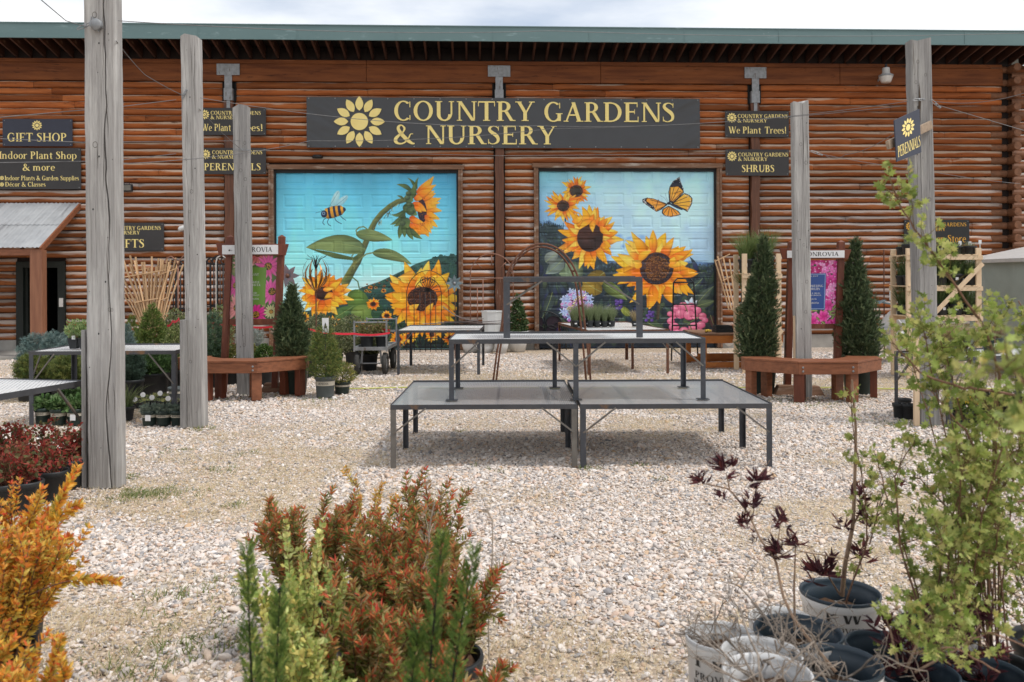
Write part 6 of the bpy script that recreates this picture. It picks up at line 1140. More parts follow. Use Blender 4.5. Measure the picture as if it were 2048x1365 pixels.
flower_stake('bluish metal flower stake right of the black trellis', 909, 567, 17.5, .18, 8, m_blu, m_galv, .1, .8)
o = P(632, 562, 15.5); o.z = 0; zc = P(632, 585, 15.5).z; t = thing('metal_flower', 'bronze many-bladed flower stake in front of the left painted door', 'garden sculpture', o); MB().tube([(0, 0, 0), (0, 0, zc)], .012, 6).build('stem', m_rust, t)
for k in range(14):
    a = 2*pi*k/14; ls = .52+.1*math.sin(k*2.1); q = np.linspace(0, 1, 10); x = np.sin(q*pi*.8)*.24; zz = zc+q*ls; w_ = np.sin(q*pi*.97)*.022+.002; V = [(cos(a)*x_-sin(a)*w, sin(a)*x_+cos(a)*w, z_) for x_, z_, w in zip(x, zz, w_)]+[(cos(a)*x_+sin(a)*w, sin(a)*x_-cos(a)*w, z_) for x_, z_, w in zip(x, zz, w_)]; MB().add(V, [(i_, i_+1, 11+i_, 10+i_) for i_ in range(9)]).build('blade', m_brz, t)
m = MB()
for k in range(16): a = random.uniform(0, 6.3); l = random.uniform(.04, .2); m.tube([(0, 0, zc+.4), (cos(a)*l*.4, sin(a)*l*.4, zc+.6), (cos(a)*l, sin(a)*l, zc+.58+random.uniform(0, .1))], .005, 4)
m.build('seed_head', m_black, t)
# black etagere
f = G(1368, 722); w_ = .25
pipes('plant_stand', 'narrow black iron plant stand in front of the butterfly door', 'plant stand', f, (('left_side', [[(-w_, 0, 0), (-w_+.05, 0, 1.55), (-w_+.12, 0, 1.63)]]), ('right_side', [[(w_+.03, 0, 0), (w_-.05, 0, 1.55), (w_-.12, 0, 1.63)]]), ('rungs', [[(-w_+.12, 0, 1.63), (w_-.12, 0, 1.63)], [(-w_+.05, 0, 1.55), (w_-.05, 0, 1.55)], [(-w_+.03, 0, 1.12), (w_-.03, 0, 1.12)], [(-w_+.01, 0, .70), (w_, 0, .70)]])), m_black, r=.016)
# dark butterfly bench
f = G(1090, 698); t = thing('garden_bench', 'dark iron bench with a butterfly-shaped openwork back by the right door', 'bench', f); m = MB()
pts = arc(0, .42, .45, .46, 0, 180, 24); m.tube(pts, .014); r_ = random.Random(3)
for sg in (-1, 1):
    for cx_, cz_, rx_, rz_ in ((.2, .62, .17, .15), (.15, .45, .12, .1), (.3, .5, .09, .12)): m.tube(arc(sg*cx_, cz_, rx_, rz_, 0, 360, 18), .01)
m.tube([(0, 0, .4), (0, 0, .85)], .012); m.build('openwork_back', m_black, t)
wb = MB(); 
for sg in (-1, 1): wb.lathe([(0, .0), (.155, .0)], 16, (sg*.2, .01, .62), R=Rp).lathe([(0, .0), (.11, .0)], 16, (sg*.15, .012, .45), R=Rp)
wb.build('wing_plates', pbr('purple_brown_metal', (.05, .03, .04), (.03, .02, .03), (9, 9, 9), .6, .3), t)
MB().bx(-.5, .5, -.4, -.02, .40, .42).build('seat', m_black, t)
for x in (-.48, .48): MB().tube([(x, -.38, 0), (x, -.38, .62), (x*.97, 0, .62)], .014).build('arm', m_black, t); MB().tube([(x, 0, 0), (x, 0, .5)], .014).build('leg', m_black, t)
# lath fan trellises and metal trellises by the left wall
def fan(label, u, v, y, h, half, skew, n=9, seed=1, mat=m_cane, group='cedar fan trellises', bars=(.42, .80)):
    r = random.Random(seed); o = P(u, v, y); t = thing('fan_trellis', label, 'trellis', o, 0, group)
    for k in range(n):
        q = (k/(n-1)-.5)*2; b = np.array((q*.09, 0, 0)); e = np.array((q*half+skew+r.uniform(-.03, .03), r.uniform(.0, .07), h*(1-.10*abs(q))*r.uniform(.90, 1.06))); mid = (b+e)/2+np.array((q*-.04*half*2, 0, 0)); c = np.ones(3)*r.uniform(.75, 1.35); m = MB()
        m.beam(b, mid, .026, .034, c, up=(0, 1, 0)); m.beam(mid, e, .026, .034, c, up=(0, 1, 0)); m.build('lath', mat, t)
    for f_ in bars:
        e1 = np.array((-half*f_*1.05+skew*f_, -.02, h*f_*.93)); e2 = np.array((half*f_*1.05+skew*f_, -.02, h*f_*1.06)); MB().beam(e1, e2, .02, .03, np.ones(3)*1.1, up=(0, 1, 0)).build('cross_lath', mat, t)
    return t
yT = 18.3
fan('leftmost cedar fan trellis leaning left behind the tallest post', 292, 655, yT-.1, 1.50, .50, -.42, 8, 1); fan('wide cedar fan trellis in the middle of the leaning group', 300, 660, yT-.22, 1.50, .55, -.15, 10, 2); fan('upright cedar fan trellis right of the group middle', 308, 655, yT-.05, 1.50, .36, .12, 8, 3); fan('rightmost cedar fan trellis of the group beside the black trellises', 316, 660, yT-.15, 1.55, .26, .26, 7, 4)
fan('slim cedar trellis leaning on the logs right of the butterfly door', 1466, 620, 18.6, 1.25, .16, -.24, 4, 6, group=None, bars=(.55, .92))
def iron(label, u, vf, vt, y, w_, mat=m_black, nb=4, scroll=True, name='iron_trellis'):
    o = P(u, 562, y); o.z = 0; h = P(u, vt, y).z; P_ = [('hoop', [[(-w_, 0, 0), (-w_, 0, h-w_)]+arc(0, h-w_, w_, w_, 180, 0, 12)+[(w_, 0, 0)]]), ('bars', [[(x, 0, 0), (x, 0, h-w_)] for x in np.linspace(-w_, w_, nb+2)[1:-1]]+[[(-w_, 0, h-w_), (w_, 0, h-w_)], [(-w_, 0, h*.5), (w_, 0, h*.5)]])]
    if scroll: P_.append(('scrolls', [arc(sx_*w_*.45, h-w_*.6, w_*.35, w_*.35, 0, 300, 10) for sx_ in (-1, 1)]))
    return pipes(name, label, 'trellis', o, P_, mat, r=.013, group='iron trellises leaning on the log wall')
iron('black iron trellis right of the cedar fans, left of the second post', 350, 690, 520, 18.4, .19); iron('black iron trellis half hidden by the second post', 366, 690, 522, 18.2, .16, nb=2); iron('black iron trellis between the second post and the display frame', 440, 690, 511, 18.4, .20, nb=5); iron('slim black iron trellis just right of the second post', 424, 690, 516, 18.5, .13, nb=2)
f = P(356, 562, 18.0); f.z = 0; h = P(356, 513, 18).z
t = pipes('shepherd_hook', 'copper twin shepherd hook right of the cedar fans', 'plant hook', f, (('pole', [[(0, 0, 0), (0, 0, h-.2)]]), ('hooks', [[(0, 0, h-.22), (-.04, 0, h-.08), (-.14, 0, h), (-.24, 0, h-.04), (-.28, 0, h-.13), (-.25, 0, h-.16)], [(0, 0, h-.22), (.04, 0, h-.08), (.12, 0, h+.01), (.2, 0, h-.04)]])), m_rustp, r=.014)
f = P(432, 562, 18.0); f.z = 0; h = P(356, 511, 18).z
pipes('shepherd_hook', 'pale steel shepherd hook beside the left display frame', 'plant hook', f, (('pole', [[(0, 0, 0), (0, 0, h-.15), (.03, 0, h-.05), (.12, 0, h), (.2, 0, h-.06)]]),), m_lite, r=.013)
# white ceramic pots
def planter(label, u, v, prof, sq=0, n=28, rz=0, R=None, group='white glazed planters', mat=m_cer, off=(0, 0, 0), name='glazed_planter'):
    t = thing(name, label, 'planter', G(u, v)+Vector(off), rz, group); m = MB(); m.lathe(prof, n, sq=sq, R=R); m.build('body', mat, t, smooth=not sq, bev=0); return t
def pp(r0, r1, h, b=.0): return [(0, .0), (r0, .0), (r0+(r1-r0)*.5+b, h*.5), (r1, h-.04), (r1+.012, h-.035), (r1+.012, h), (r1-.02, h), (r1-.03, h-.12), (0, h-.12)]
planter('tall tapered octagonal white planter between the painted doors', 984, 702, pp(.17, .25, .92), 8, 8, .39)
planter('low textured white planter left of the tall white planter', 946, 704, pp(.20, .24, .30, .03), 0, 24); planter('low rough white planter below the trellis', 970, 706, pp(.17, .21, .26, .02)); planter('round-shouldered white planter in front of the rusty arch', 1003, 707, pp(.10, .15, .36, .03))
plS = planter('flared white planter holding the small pyramid shrub', 1036, 703, pp(.16, .23, .46, .02))
for lb, u, v, r0 in (('low white bowl under the orange table, left one', 1455, 695, .17), ('low white bowl under the orange table beside the juniper', 1482, 694, .15)): planter(lb, u, v, [(0, 0), (r0*.6, 0), (r0*.95, .12), (r0, .2), (r0-.02, .2), (0, .05)])
Rt = np.array(Matrix.Rotation(radians(38), 3, 'X') @ Matrix.Rotation(radians(28), 3, 'Y'))
ph = P(1772, 655, 16.6); planter('white glazed pot lying tilted on the board by the right post', 1790, 700, [(0, 0), (.16, 0), (.22, .25), (.24, .46), (.25, .48), (.215, .48), (.19, .2), (0, .1)], R=np.array(Matrix.Rotation(radians(58), 3, 'X') @ Matrix.Rotation(radians(24), 3, 'Y')), off=ph-G(1790, 700))
planter('pale blue-white glazed pot standing by the foundation near the right post', 1792, 706, [(0, 0), (.17, 0), (.23, .3), (.25, .52), (.21, .52), (.2, .3), (0, .2)])
t = thing('display_board', 'low table with a white board top near the right post', 'table', P(1790, 562, 16.5)); t.location.z = 0; zb_ = P(1790, 656, 16.5).z; bxpart('top', m_white, t, -.45, .35, -.2, .45, zb_-.03, zb_)
for x in (-.42, .28): bxpart('leg', m_steel, t, x, x+.04, -.15, -.11, 0, zb_-.031)
o = P(1768, 562, 17.2); o.z = 0; t = thing('whirligig', 'rusty pole with a small pale blue whirligig near the right juniper', 'garden sculpture', o); zq = P(1768, 500, 17.2).z; MB().tube([(0, 0, 0), (0, 0, zq)], .013).build('pole', m_rust, t)
zq = P(1768, 520, 17.2).z; MB().tube([(-.28, 0, zq+.06), (.1, 0, zq+.06), (.17, 0, zq-.06), (-.28, 0, zq-.06), (-.28, 0, zq+.06)], .008, 5).build('wire_frame', m_rust, t); zq = P(1768, 606, 17.2).z; MB().box((.0, -.05, zq), (.4, .05, .035), Matrix.Rotation(.2, 3, 'Y')).box((-.1, -.08, zq+.02), (.16, .2, .012), Matrix.Rotation(-.5, 3, 'Y')).box((.14, -.05, zq+.05), (.06, .06, .06)).build('blue_body', m_blu, t, bev=.006); MB().box((.16, -.08, zq-.05), (.05, .04, .05)).box((.03, -.08, zq+.35), (.14, .02, .03)).build('orange_trim', m_orange, t); MB().tube([(.1, -.05, zq+.38), (.1, -.05, zq+.05)], .014).build('white_rod', m_white, t)
# long rusted feather-like leaves lying on the left back table
t = thing('metal_leaves', 'sheaf of rusty grey metal leaves lying on the table before the left door', 'garden sculpture', P(900, 652, 15.0))
r_ = random.Random(5)
for k in range(7):
    x0_ = r_.uniform(-.5, .1) if k < 5 else .5; z0_ = .01+.012*k; l = r_.uniform(.7, 1.15) if k < 5 else .62; up = .05*k if k < 5 else .26; q = np.linspace(0, 1, 9); w_ = np.sin(q*pi*.95)*.055+.004; d_ = r_.uniform(-.15, .25); sg = 1 if k < 5 else -1
    V = [(x0_+sg*l*a, d_*a-w, z0_+up*a*a*(1 if sg < 0 else .3)) for a, w in zip(q, w_)]+[(x0_+sg*l*a, d_*a+w, z0_+.01+up*a*a*(1 if sg < 0 else .3)) for a, w in zip(q, w_)]; MB().add(V, [(i_, i_+1, 10+i_, 9+i_) for i_ in range(8)]).build('leaf_blade', pbr('grey_rust', (.17, .14, .13), (.09, .07, .07), (14, 14, 14), .6, .4), t)
# black trays and yellow gloves on the orange table
tw = G(1404, 738); 
for lb, u, v, w_, d_, zz in (('upper black plastic tray on the orange table', 1445, 672, .30, .3, .065), ('lower black plastic tray under another on the orange table', 1452, 676, .44, .35, 0)):
    t = thing('plant_tray', lb, 'tray', P(u, v, tw.y+.45)); t.location.z = .632+zz; m = MB(); w2, d2 = w_/2, d_/2; m.bx(-w2, w2, -d2, -d2+.01, 0, .06); m.bx(-w2, w2, d2-.01, d2, 0, .06); m.bx(-w2, -w2+.01, -d2+.01, d2-.01, 0, .06); m.bx(w2-.01, w2, -d2+.01, d2-.01, 0, .06); m.bx(-w2+.01, w2-.01, -d2+.01, d2-.01, 0, .008); m.bx(-w2-.012, w2+.012, -d2-.012, -d2-.001, .052, .062); m.build('shell', m_pot, t)
m = MB(); r_ = random.Random(2)
for k in range(6): a = r_.uniform(0, 6.3); m.tube([(0, 0, .02), (cos(a)*.05, sin(a)*.04, .04), (cos(a)*.1, sin(a)*.07, .02)], [.025, .022, .012], 8)
g_ = m.build('garden_gloves', pbr('yellow_cloth', (.62, .42, .06), (.5, .32, .04), (30, 30, 30), .9), None, Vector((P(1412, 676, tw.y+.35).x, tw.y+.35, .632)), smooth=True); tag(g_, 'crumpled yellow gloves on the orange table', 'gloves')
# hanging blossom wreath in the doorway
s, h = W(66, 578, -.3); o = WW(s, h, -.3); t = thing('blossom_garland', 'pink and white blossom garland hanging in the dark doorway', 'garland', o); m = MB(); r_ = random.Random(6)
for k in range(70): x = r_.gauss(0, .07); z = r_.gauss(0, .17); q = r_.uniform(.015, .035); m.lathe([(0, -.3*q), (q, 0), (0, q*.6)], 6, (x, r_.uniform(-.04, .04), z), col=r_.choice(((.7, .25, .35), (.75, .6, .6), (.4, .08, .15), (.6, .45, .5))))
m.build('blossoms', m_poster, t)
# ------------------------------------------------------------------ plants
def nrm(a): return a/(np.linalg.norm(a, axis=-1, keepdims=True)+1e-9)
def frames(d, size, roll=None, wide=1.0, thick=1.0):
    d = nrm(np.asarray(d, float)); n = len(d); r = RNG.normal(size=(n, 3)) if roll is None else np.asarray(roll, float)+RNG.normal(0, .25, (n, 3))
    x = nrm(np.cross(d, r)); z = np.cross(x, d); s = np.asarray(size, float).reshape(-1, 1)
    return np.stack((x*s*wide, d*s, z*s*thick), -1)            # columns: x = across, y = along, z = normal
def lt_lance(w=.16, f=.05): return (np.array([(0, 0, 0), (-w, .3, f), (-w*.85, .62, f), (0, 1, -.06), (w*.85, .62, f), (w, .3, f), (0, .32, 0), (0, .66, 0)]), [np.array([[0, 6, 1], [7, 3, 2], [0, 5, 6], [7, 4, 3]]), np.array([[1, 6, 7, 2], [6, 5, 4, 7]])])
T_LANCE = lt_lance(); T_OVAL = lt_lance(.30, .07); T_ROUND = (np.array([(0, 0, 0), (-.34, .22, .05), (-.42, .55, .07), (-.25, .88, .04), (0, 1, -.02), (.25, .88, .04), (.42, .55, .07), (.34, .22, .05), (0, .5, 0)]), [np.array([[0, 8, 1], [1, 8, 2], [2, 8, 3], [3, 8, 4], [4, 8, 5], [5, 8, 6], [6, 8, 7], [7, 8, 0]])])
def t_lobed():
    a = np.radians([0, 20, 38, 58, 76, 96, 114, 134, 152]); r = [.55, .92, .62, 1.0, .66, 1.0, .62, .92, .55]; ang = np.radians(np.linspace(-160, 160, 13)); rad = np.array([.45, .8, .42, .94, .48, 1.0, .6, 1.0, .48, .94, .42, .8, .45])
    V = [(0, .42, 0)]+[(math.sin(t)*q*.5, .42+math.cos(t)*q*.55, .10*abs(math.sin(t))*q) for t, q in zip(ang, rad)]; V.append((0, 0, 0))
    n = 13; F_ = [[0, k+1, k+2] for k in range(n-1)]+[[0, n, n+1], [0, n+1, 1]]
    return (np.array(V), [np.array(F_)])
T_LOBED = t_lobed()
def t_spray(n=9, sp=.5, w=.05, L_=.45, seed=1, droop=0):
    r = random.Random(seed); V = []; Fs = []
    for k in range(n):
        t = k/n; a = k*2.4; b = np.array((0, t*.8, 0)); d = np.array((cos(a)*sp, 1, sin(a)*sp)); d /= np.linalg.norm(d); l = L_*(1-.35*t); e = b+d*l; s = np.cross(d, (cos(a+1.2), 0, sin(a+1.2))); s /= np.linalg.norm(s)+1e-9
        i = len(V); V += [b-s*w*.6, b+s*w*.6, (b+e)/2+s*w, e, (b+e)/2-s*w]; Fs.append([i, i+1, i+2, i+3]); Fs.append([i, i+3, i+4, i+4])
    Q = np.array([f for k, f in enumerate(Fs) if k % 2 == 0]); Tt = np.array([f[:3] for k, f in enumerate(Fs) if k % 2])
    return (np.array(V), [Q, Tt])
T_JUN = t_spray(12, .38, .035, .42, 2); T_YEW = t_spray(10, 1.1, .05, .36, 3); T_SPR = t_spray(13, 1.2, .03, .40, 4)
def t_cut():     # finely cut dark leaf (elder)
    V = []; Fs = []; 
    for s in (-1, 1):
        for k in range(4):
            t = .15+k*.2; b = np.array((0, t, 0)); e = b+np.array((s*.34*(1-.4*abs(t-.4)), .24, .08)); i = len(V); V += [b, b+np.array((0, .05, 0)), (b+e)/2+np.array((0, .05, .02)), e, (b+e)/2-np.array((0, .035, 0))]; Fs += [[i, i+4, i+3, i+2], [i, i+2, i+1, i+1]]
    i = len(V); V += [np.array(q) for q in ((-.02, 0, 0), (.02, 0, 0), (.03, .6, 0), (0, 1.05, 0), (-.03, .6, 0))]; Fs += [[i, i+1, i+2, i+4]]
    return (np.array(V), [np.array([f for f in Fs if len(set(f)) == 4]), np.array([f[:3] for f in Fs if len(set(f)) == 3]+[[i+4, i+2, i+3]])])
T_CUT = t_cut()
def cols(n, pal, wts=None, jit=.12):
    pal = np.array(pal, float); c = pal[RNG.choice(len(pal), n, p=wts)]; t = RNG.random((n, 1)); c2 = pal[RNG.choice(len(pal), n, p=wts)]; c = c*(1-.4*t)+c2*.4*t
    return (c*1.3*(1+RNG.normal(0, jit, (n, 1)))).clip(.004, .9)
def crown(n, prof, size, tmpl, pal, wts=None, up=.5, lump=.22, lf=3.2, fill=.45, jit=.45, sy=1.0, mb=None, c=(0, 0, 0), wide=1.0, tip=None, seed=None):
    """prof = [(z, r)...]; leaf clusters spread through the volume"""
    mb = mb or MB(); pz = np.array([p[0] for p in prof]); pr = np.array([p[1] for p in prof]); z = RNG.uniform(pz[0], pz[-1], n*4); r = np.interp(z, pz, pr); k = RNG.random(n*4) < (r/pr.max())**1.0+.03; z = z[k][:n]; r = r[k][:n]; m = len(z)
    a = RNG.uniform(0, 2*pi, m); sd = seed if seed is not None else int(RNG.integers(1, 900)); lm = vnoise(a*lf/1.2+3, z*lf*2.2+5, 1.0, sd, 3)-.5; f = RNG.uniform(fill**2, 1, m)**.5; rr = r*f*(1+lump*2.2*lm)
    p = np.column_stack((np.cos(a)*rr, np.sin(a)*rr*sy, z+lump*lm*.25)); d = np.column_stack((np.cos(a), np.sin(a), np.full(m, .0)))*(1-up)+np.array((0, 0, up)); d = d+RNG.normal(0, jit, (m, 3))
    c_ = cols(m, pal, wts, .2)
    if tip is not None: k = (f > .86) & (RNG.random(m) < .6); c_[k] = c_[k]*.4+np.array(tip)*.6
    mb.inst(tmpl, frames(d, size*RNG.uniform(.7, 1.25, m), None, wide), p+np.array(c), c_); return mb
def twigs(mb, n, prof, c=(0, 0, 0), r0=.006, base=0.0, col=(1, 1, 1), spread=.9):
    pz = [p[0] for p in prof]; pr = [p[1] for p in prof]
    for k in range(n):
        z = random.uniform(pz[0]+.25*(pz[-1]-pz[0]), pz[-1]*.97); a = random.uniform(0, 6.28); r = np.interp(z, pz, pr)*random.uniform(.3, spread); e = np.array((cos(a)*r, sin(a)*r, z)); b = np.array((cos(a)*r*.1, sin(a)*r*.1, base)); mid = (b+e)/2+np.array((0, 0, .0))+RNG.normal(0, .02, 3); mid[:2] *= .7
        mb.tube([b+np.array(c), mid+np.array(c), e+np.array(c)], [r0, r0*.7, r0*.35], 5, col)
    return mb
def potmesh(t, r, h, mat, band=None, taper=.82, lip=.012, text=None, rz=0, n=28, inner=None, tsize=1.0, ring=True, sd=.045):
    prof = [(0, 0), (r*taper, 0), (r*taper+.004, .01), (r*.985, h-.045), (r+lip*.6, h-.04), (r+lip, h-.01), (r+lip*.8, h), (r-.0, h), (r-.003, h-.02), (r*.95, h-sd-.015), (0, h-sd-.02)]
    p = MB().lathe(prof, n).build('pot', mat, t, smooth=False); [setattr(q, 'use_smooth', abs(q.normal.z) < .7) for q in p.data.polygons]
    if inner: MB().lathe([(r+lip+.001, h-.010), (r+lip+.002, h+.001), (r+lip-.001, h+.004), (r+.001, h+.003), (r-.004, h-.012), (r-.005, h-.03), (r-.009, h-.032), (r*.955, h-sd-.012)], n).build('rim', inner, p, smooth=True)
    a = np.linspace(0, 2*pi, 20)[:-1]; q = MB(); k = 14; V = [(0, 0, h-sd+.005)]; 
    for ring_ in (.5, .96): V += [(cos(x)*r*ring_*.95, sin(x)*r*ring_*.95, h-sd+random.uniform(-.012, .012)) for x in a]
    m_ = len(a); q.add(V, [(0, 1+i, 1+(i+1) % m_) for i in range(m_)]+[(1+i, 1+m_+i, 1+m_+(i+1) % m_, 1+(i+1) % m_) for i in range(m_)]); q.build('soil', m_soil, t)
    rz_ = lambda z: r*taper+.004+(r*.985-r*taper-.004)*z/(h-.045)
    if band: z0, z1 = band; MB().lathe([(rz_(z0)+.0012, z0), (rz_(z1)+.0012, z1)], n).build('label_band', m_lbl, t, smooth=True)
    if text:
        for txt, wdt, zb, ch, mt, *ph in text:
            m = MB(); lettering(m, txt, -wdt/2, wdt/2, zb, ch, 0); ph = ph[0] if ph else 0
            for v in m.v:
                th = v[:, 0]/r+ph-pi/2; R_ = rz_(v[:, 2])+.003-v[:, 1]; v[:, 0] = np.cos(th)*R_; v[:, 1] = np.sin(th)*R_
            m.build('lettering', mt, t)
    return p
def potted(name, label, cat, loc, r, h, mat, fol, group=None, band=None, text=None, rz=0, folmat=m_needle, trunk=.012, th=.1, **kw):
    t = thing(name, label, cat, loc, rz, group); potmesh(t, r, h, mat, band, text=text, **kw); fol.build('foliage', folmat, t)
    if trunk: MB().tube([(0, 0, h-.06), (.01, 0, h+th)], [trunk, trunk*.8], 6).build('stem', m_bark, t)
    return t
def gz(v, u, Y): return P(u, v, Y).z
JUN = [(.040, .062, .032), (.062, .09, .042), (.085, .115, .055), (.14, .165, .085)]; DKY = [(.022, .05, .016), (.04, .075, .02), (.06, .10, .03)]
GRN = [(.05, .095, .022), (.08, .13, .03), (.12, .17, .045), (.035, .07, .02)]; GLD = [(.17, .18, .05), (.26, .24, .07), (.10, .12, .035), (.32, .27, .10)]; BLU = [(.10, .15, .15), (.15, .20, .20), (.06, .10, .10), (.2, .25, .24)]
def juniper(label, x, y, wid, ztop, potr=.22, poth=.36, seed=0, tiptilt=0, group='upright junipers in pots'):
    h = ztop-poth; prof = [(poth-.06, wid*.28), (poth+h*.07, wid*.42), (poth+h*.22, wid*.50), (poth+h*.42, wid*.47), (poth+h*.62, wid*.34), (poth+h*.78, wid*.20), (poth+h*.90, wid*.10), (ztop, .02)]
    m = crown(5600, prof, .075, T_JUN, JUN, [.38, .34, .2, .08], .58, .42, 5, .3, .42, seed=int(x*50)+200); crown(1700, [(a, b*1.12) for a, b in prof], .095, T_JUN, JUN, [.15, .3, .35, .2], .62, .5, 5, .8, .4, mb=m, seed=int(x*50)+200)
    sh_ = lambda v: np.column_stack((v[:, 0]+.10*wid*np.sin((v[:, 2]-poth)*2.1+x*3)*(v[:, 2] > poth), v[:, 1], v[:, 2])); m.v = [sh_(v) for v in m.v]; tw = twigs(MB(), 60, prof, base=poth, r0=.008); t = potted('juniper', label, 'potted juniper', (x, y, 0), potr, poth, m_gpot, m, group); tw.build('branches', m_bark, t); return t
juniper('bushy upright juniper in a green pot behind the left bench', -3.14, BL[1]-.05, .37, gz(574, 580, 12.2), .20, .36)
juniper('tall juniper at the left end of the right bench', G(1512, 782).x, 12.0, .48, gz(476, 1495, 12.0), .21, .36)
juniper('tall narrow-topped juniper at the right end of the right bench', 4.86, 11.95, .49, gz(482, 1710, 11.95), .21, .36)

# yew pyramid in front and its golden neighbour
f = G(646, 797); f.y += .14; zt = gz(652, 645, f.y)
m = crown(2600, [(.26, .16), (.34, .23), (.55, .24), (.8, .16), (1.0, .08), (zt-.02, .02)], .05, T_YEW, [(.14, .16, .04), (.08, .12, .03), (.2, .2, .06), (.05, .09, .025)], None, .45, .2, 3, .3, .5)
potted('yew', 'small pyramid yew in a grey pot with a pale name band, left of the cart', 'potted yew', f, .135, .29, m_grpot, m, band=(.165, .225), text=[('MONROVIA', .15, .181, .032, m_ink)], taper=.84)
f2 = G(681, 789); f2.y += .12
m = crown(900, [(.14, .10), (.20, .20), (.30, .22), (.40, .13), (.45, .03)], .055, T_JUN, GLD, None, .4, .35, 3, .3, .6, sy=.9); 
potted('golden_shrub', 'low golden feathery shrub in a dark pot right of the pyramid yew', 'potted shrub', f2, .11, .17, m_gpot, m, band=(.10, .145), taper=.84)
t = thing('plant_tag', 'white picture tag on a stick above the pyramid yew', 'plant tag', (P(651, 660, f.y-.06).x, f.y-.06, .3)); zt = P(651, 665, f.y).z-.3; MB().tube([(0, 0, 0), (0, 0, zt)], .004, 5).build('stake', m_steel, t); MB().bx(-.045, .045, -.006, -.002, zt, zt+.20).build('card', m_tagw, t, bev=.001); m = MB(); m.add([(-.018, -.008, zt+.06), (.018, -.008, zt+.06), (.012, -.008, zt+.11), (0, -.008, zt+.14), (-.012, -.008, zt+.11)], [(0, 1, 2, 3, 4)]).build('picture', m_sign, t)

# shrub rows behind the left display frame and along the wall
def ev(label, u, vf, vt, wpx, pal, tm=T_YEW, size=.06, n=1300, potr=None, poth=.26, up=.45, cat='potted shrub', name='evergreen_shrub', shape='cone', Y=None, group='potted evergreens by the wall', pot=m_pot, lump=.22, band=None, fm=m_needle, jit=.5):
    if Y is None: g = G(u, vf)
    else: g = P(u, 562, Y); g.z = 0
    s = F/g.y; w_ = wpx/s/2; z = P(u, vt, g.y).z; potr = potr or min(.2, w_*.75)
    if shape == 'cone': prof = [(poth-.04, w_*.6), (poth+.12, w_), (poth+(z-poth)*.45, w_*.75), (poth+(z-poth)*.8, w_*.34), (z, .02)]
    elif shape == 'ball': prof = [(poth-.03, w_*.55), (poth+(z-poth)*.25, w_*.95), (poth+(z-poth)*.6, w_), (poth+(z-poth)*.88, w_*.6), (z, w_*.15)]
    m = crown(n, prof, size, tm, pal, None, up, lump, 3, .3, jit); return potted(name, label, cat, g, potr, poth, pot, m, group, band, folmat=fm)
ev('dark green pyramid yew behind the long left table', 305, 770, 610, 76, [(.06, .10, .02), (.10, .15, .03), (.16, .18, .05)], n=2600, potr=.27, poth=.42, size=.07)
ev('slim yellow-green yew just right of the tallest post', 264, 765, 632, 44, [(.10, .14, .03), (.17, .19, .05), (.07, .10, .02)], n=1300, poth=.34)
ev('small blue spruce right of the tallest post', 254, 782, 652, 46, BLU, T_SPR, .06, 1500, poth=.34, Y=12.2)
ev('variegated euonymus shrub left of the second post', 352, 775, 652, 56, [(.2, .23, .08), (.32, .33, .14), (.09, .13, .04)], T_OVAL, .035, 2600, poth=.3, shape='ball', Y=12.6, fm=m_leaf)
ev('dull yellow-green shrub behind the second post', 350, 755, 618, 60, [(.14, .16, .07), (.22, .23, .11), (.09, .11, .05)], T_OVAL, .04, 1800, poth=.3, shape='ball', Y=14.5, fm=m_leaf)
ev('blue-green pine shrub right of the second post', 424, 775, 628, 60, [(.05, .09, .05), (.08, .12, .08)], T_SPR, .08, 1500, poth=.3, shape='ball', Y=13.0)
ev('yellowish shrub against the iron trellises', 440, 760, 612, 56, [(.16, .19, .08), (.24, .26, .12), (.1, .13, .05)], T_OVAL, .04, 1500, poth=.3, shape='ball', Y=15.6, fm=m_leaf)
for q, (u, pal_, lb) in enumerate(((432, GRN, 'green boxwood behind the left frame, left one'), (466, GLD, 'golden-edged boxwood behind the left frame'), (528, GRN, 'green boxwood between the left frame uprights'), (500, GLD, 'golden boxwood behind the left bench post'))): ev(lb, u, 770, 690, 46, [tuple(np.array(c)*(.85 if pal_ is GLD else 1)) for c in pal_], T_OVAL, .032, 2300, poth=.28, shape='ball', Y=13.1+.25*(q % 2), fm=m_leaf, lump=.3)
for q, (u, vt, Y_, w_, lb) in enumerate(((612, 650, 14.2, 62, 'loose olive shrub behind the left juniper'), (668, 640, 15.2, 70, 'loose olive shrub behind the pyramid yew'), (705, 632, 16.4, 76, 'olive shrub just left of the cart'), (640, 628, 16.4, 70, 'far olive shrub before the painted door'), (738, 662, 15.3, 50, 'small olive shrub riding low behind the cart rail'))): ev(lb, u, 0, vt, w_, [(.12, .14, .06), (.19, .20, .10), (.08, .10, .05), (.25, .24, .14)], T_OVAL, .042, 2300, poth=.30, shape='ball', Y=Y_, fm=m_leaf, lump=.35, potr=.15)
ev('silvery ground-hugging shrub behind the left frame', 500, 0, 657, 60, [(.22, .24, .23), (.14, .17, .15), (.3, .31, .3)], T_SPR, .05, 1500, poth=.5, shape='ball', Y=14.6, lump=.2)
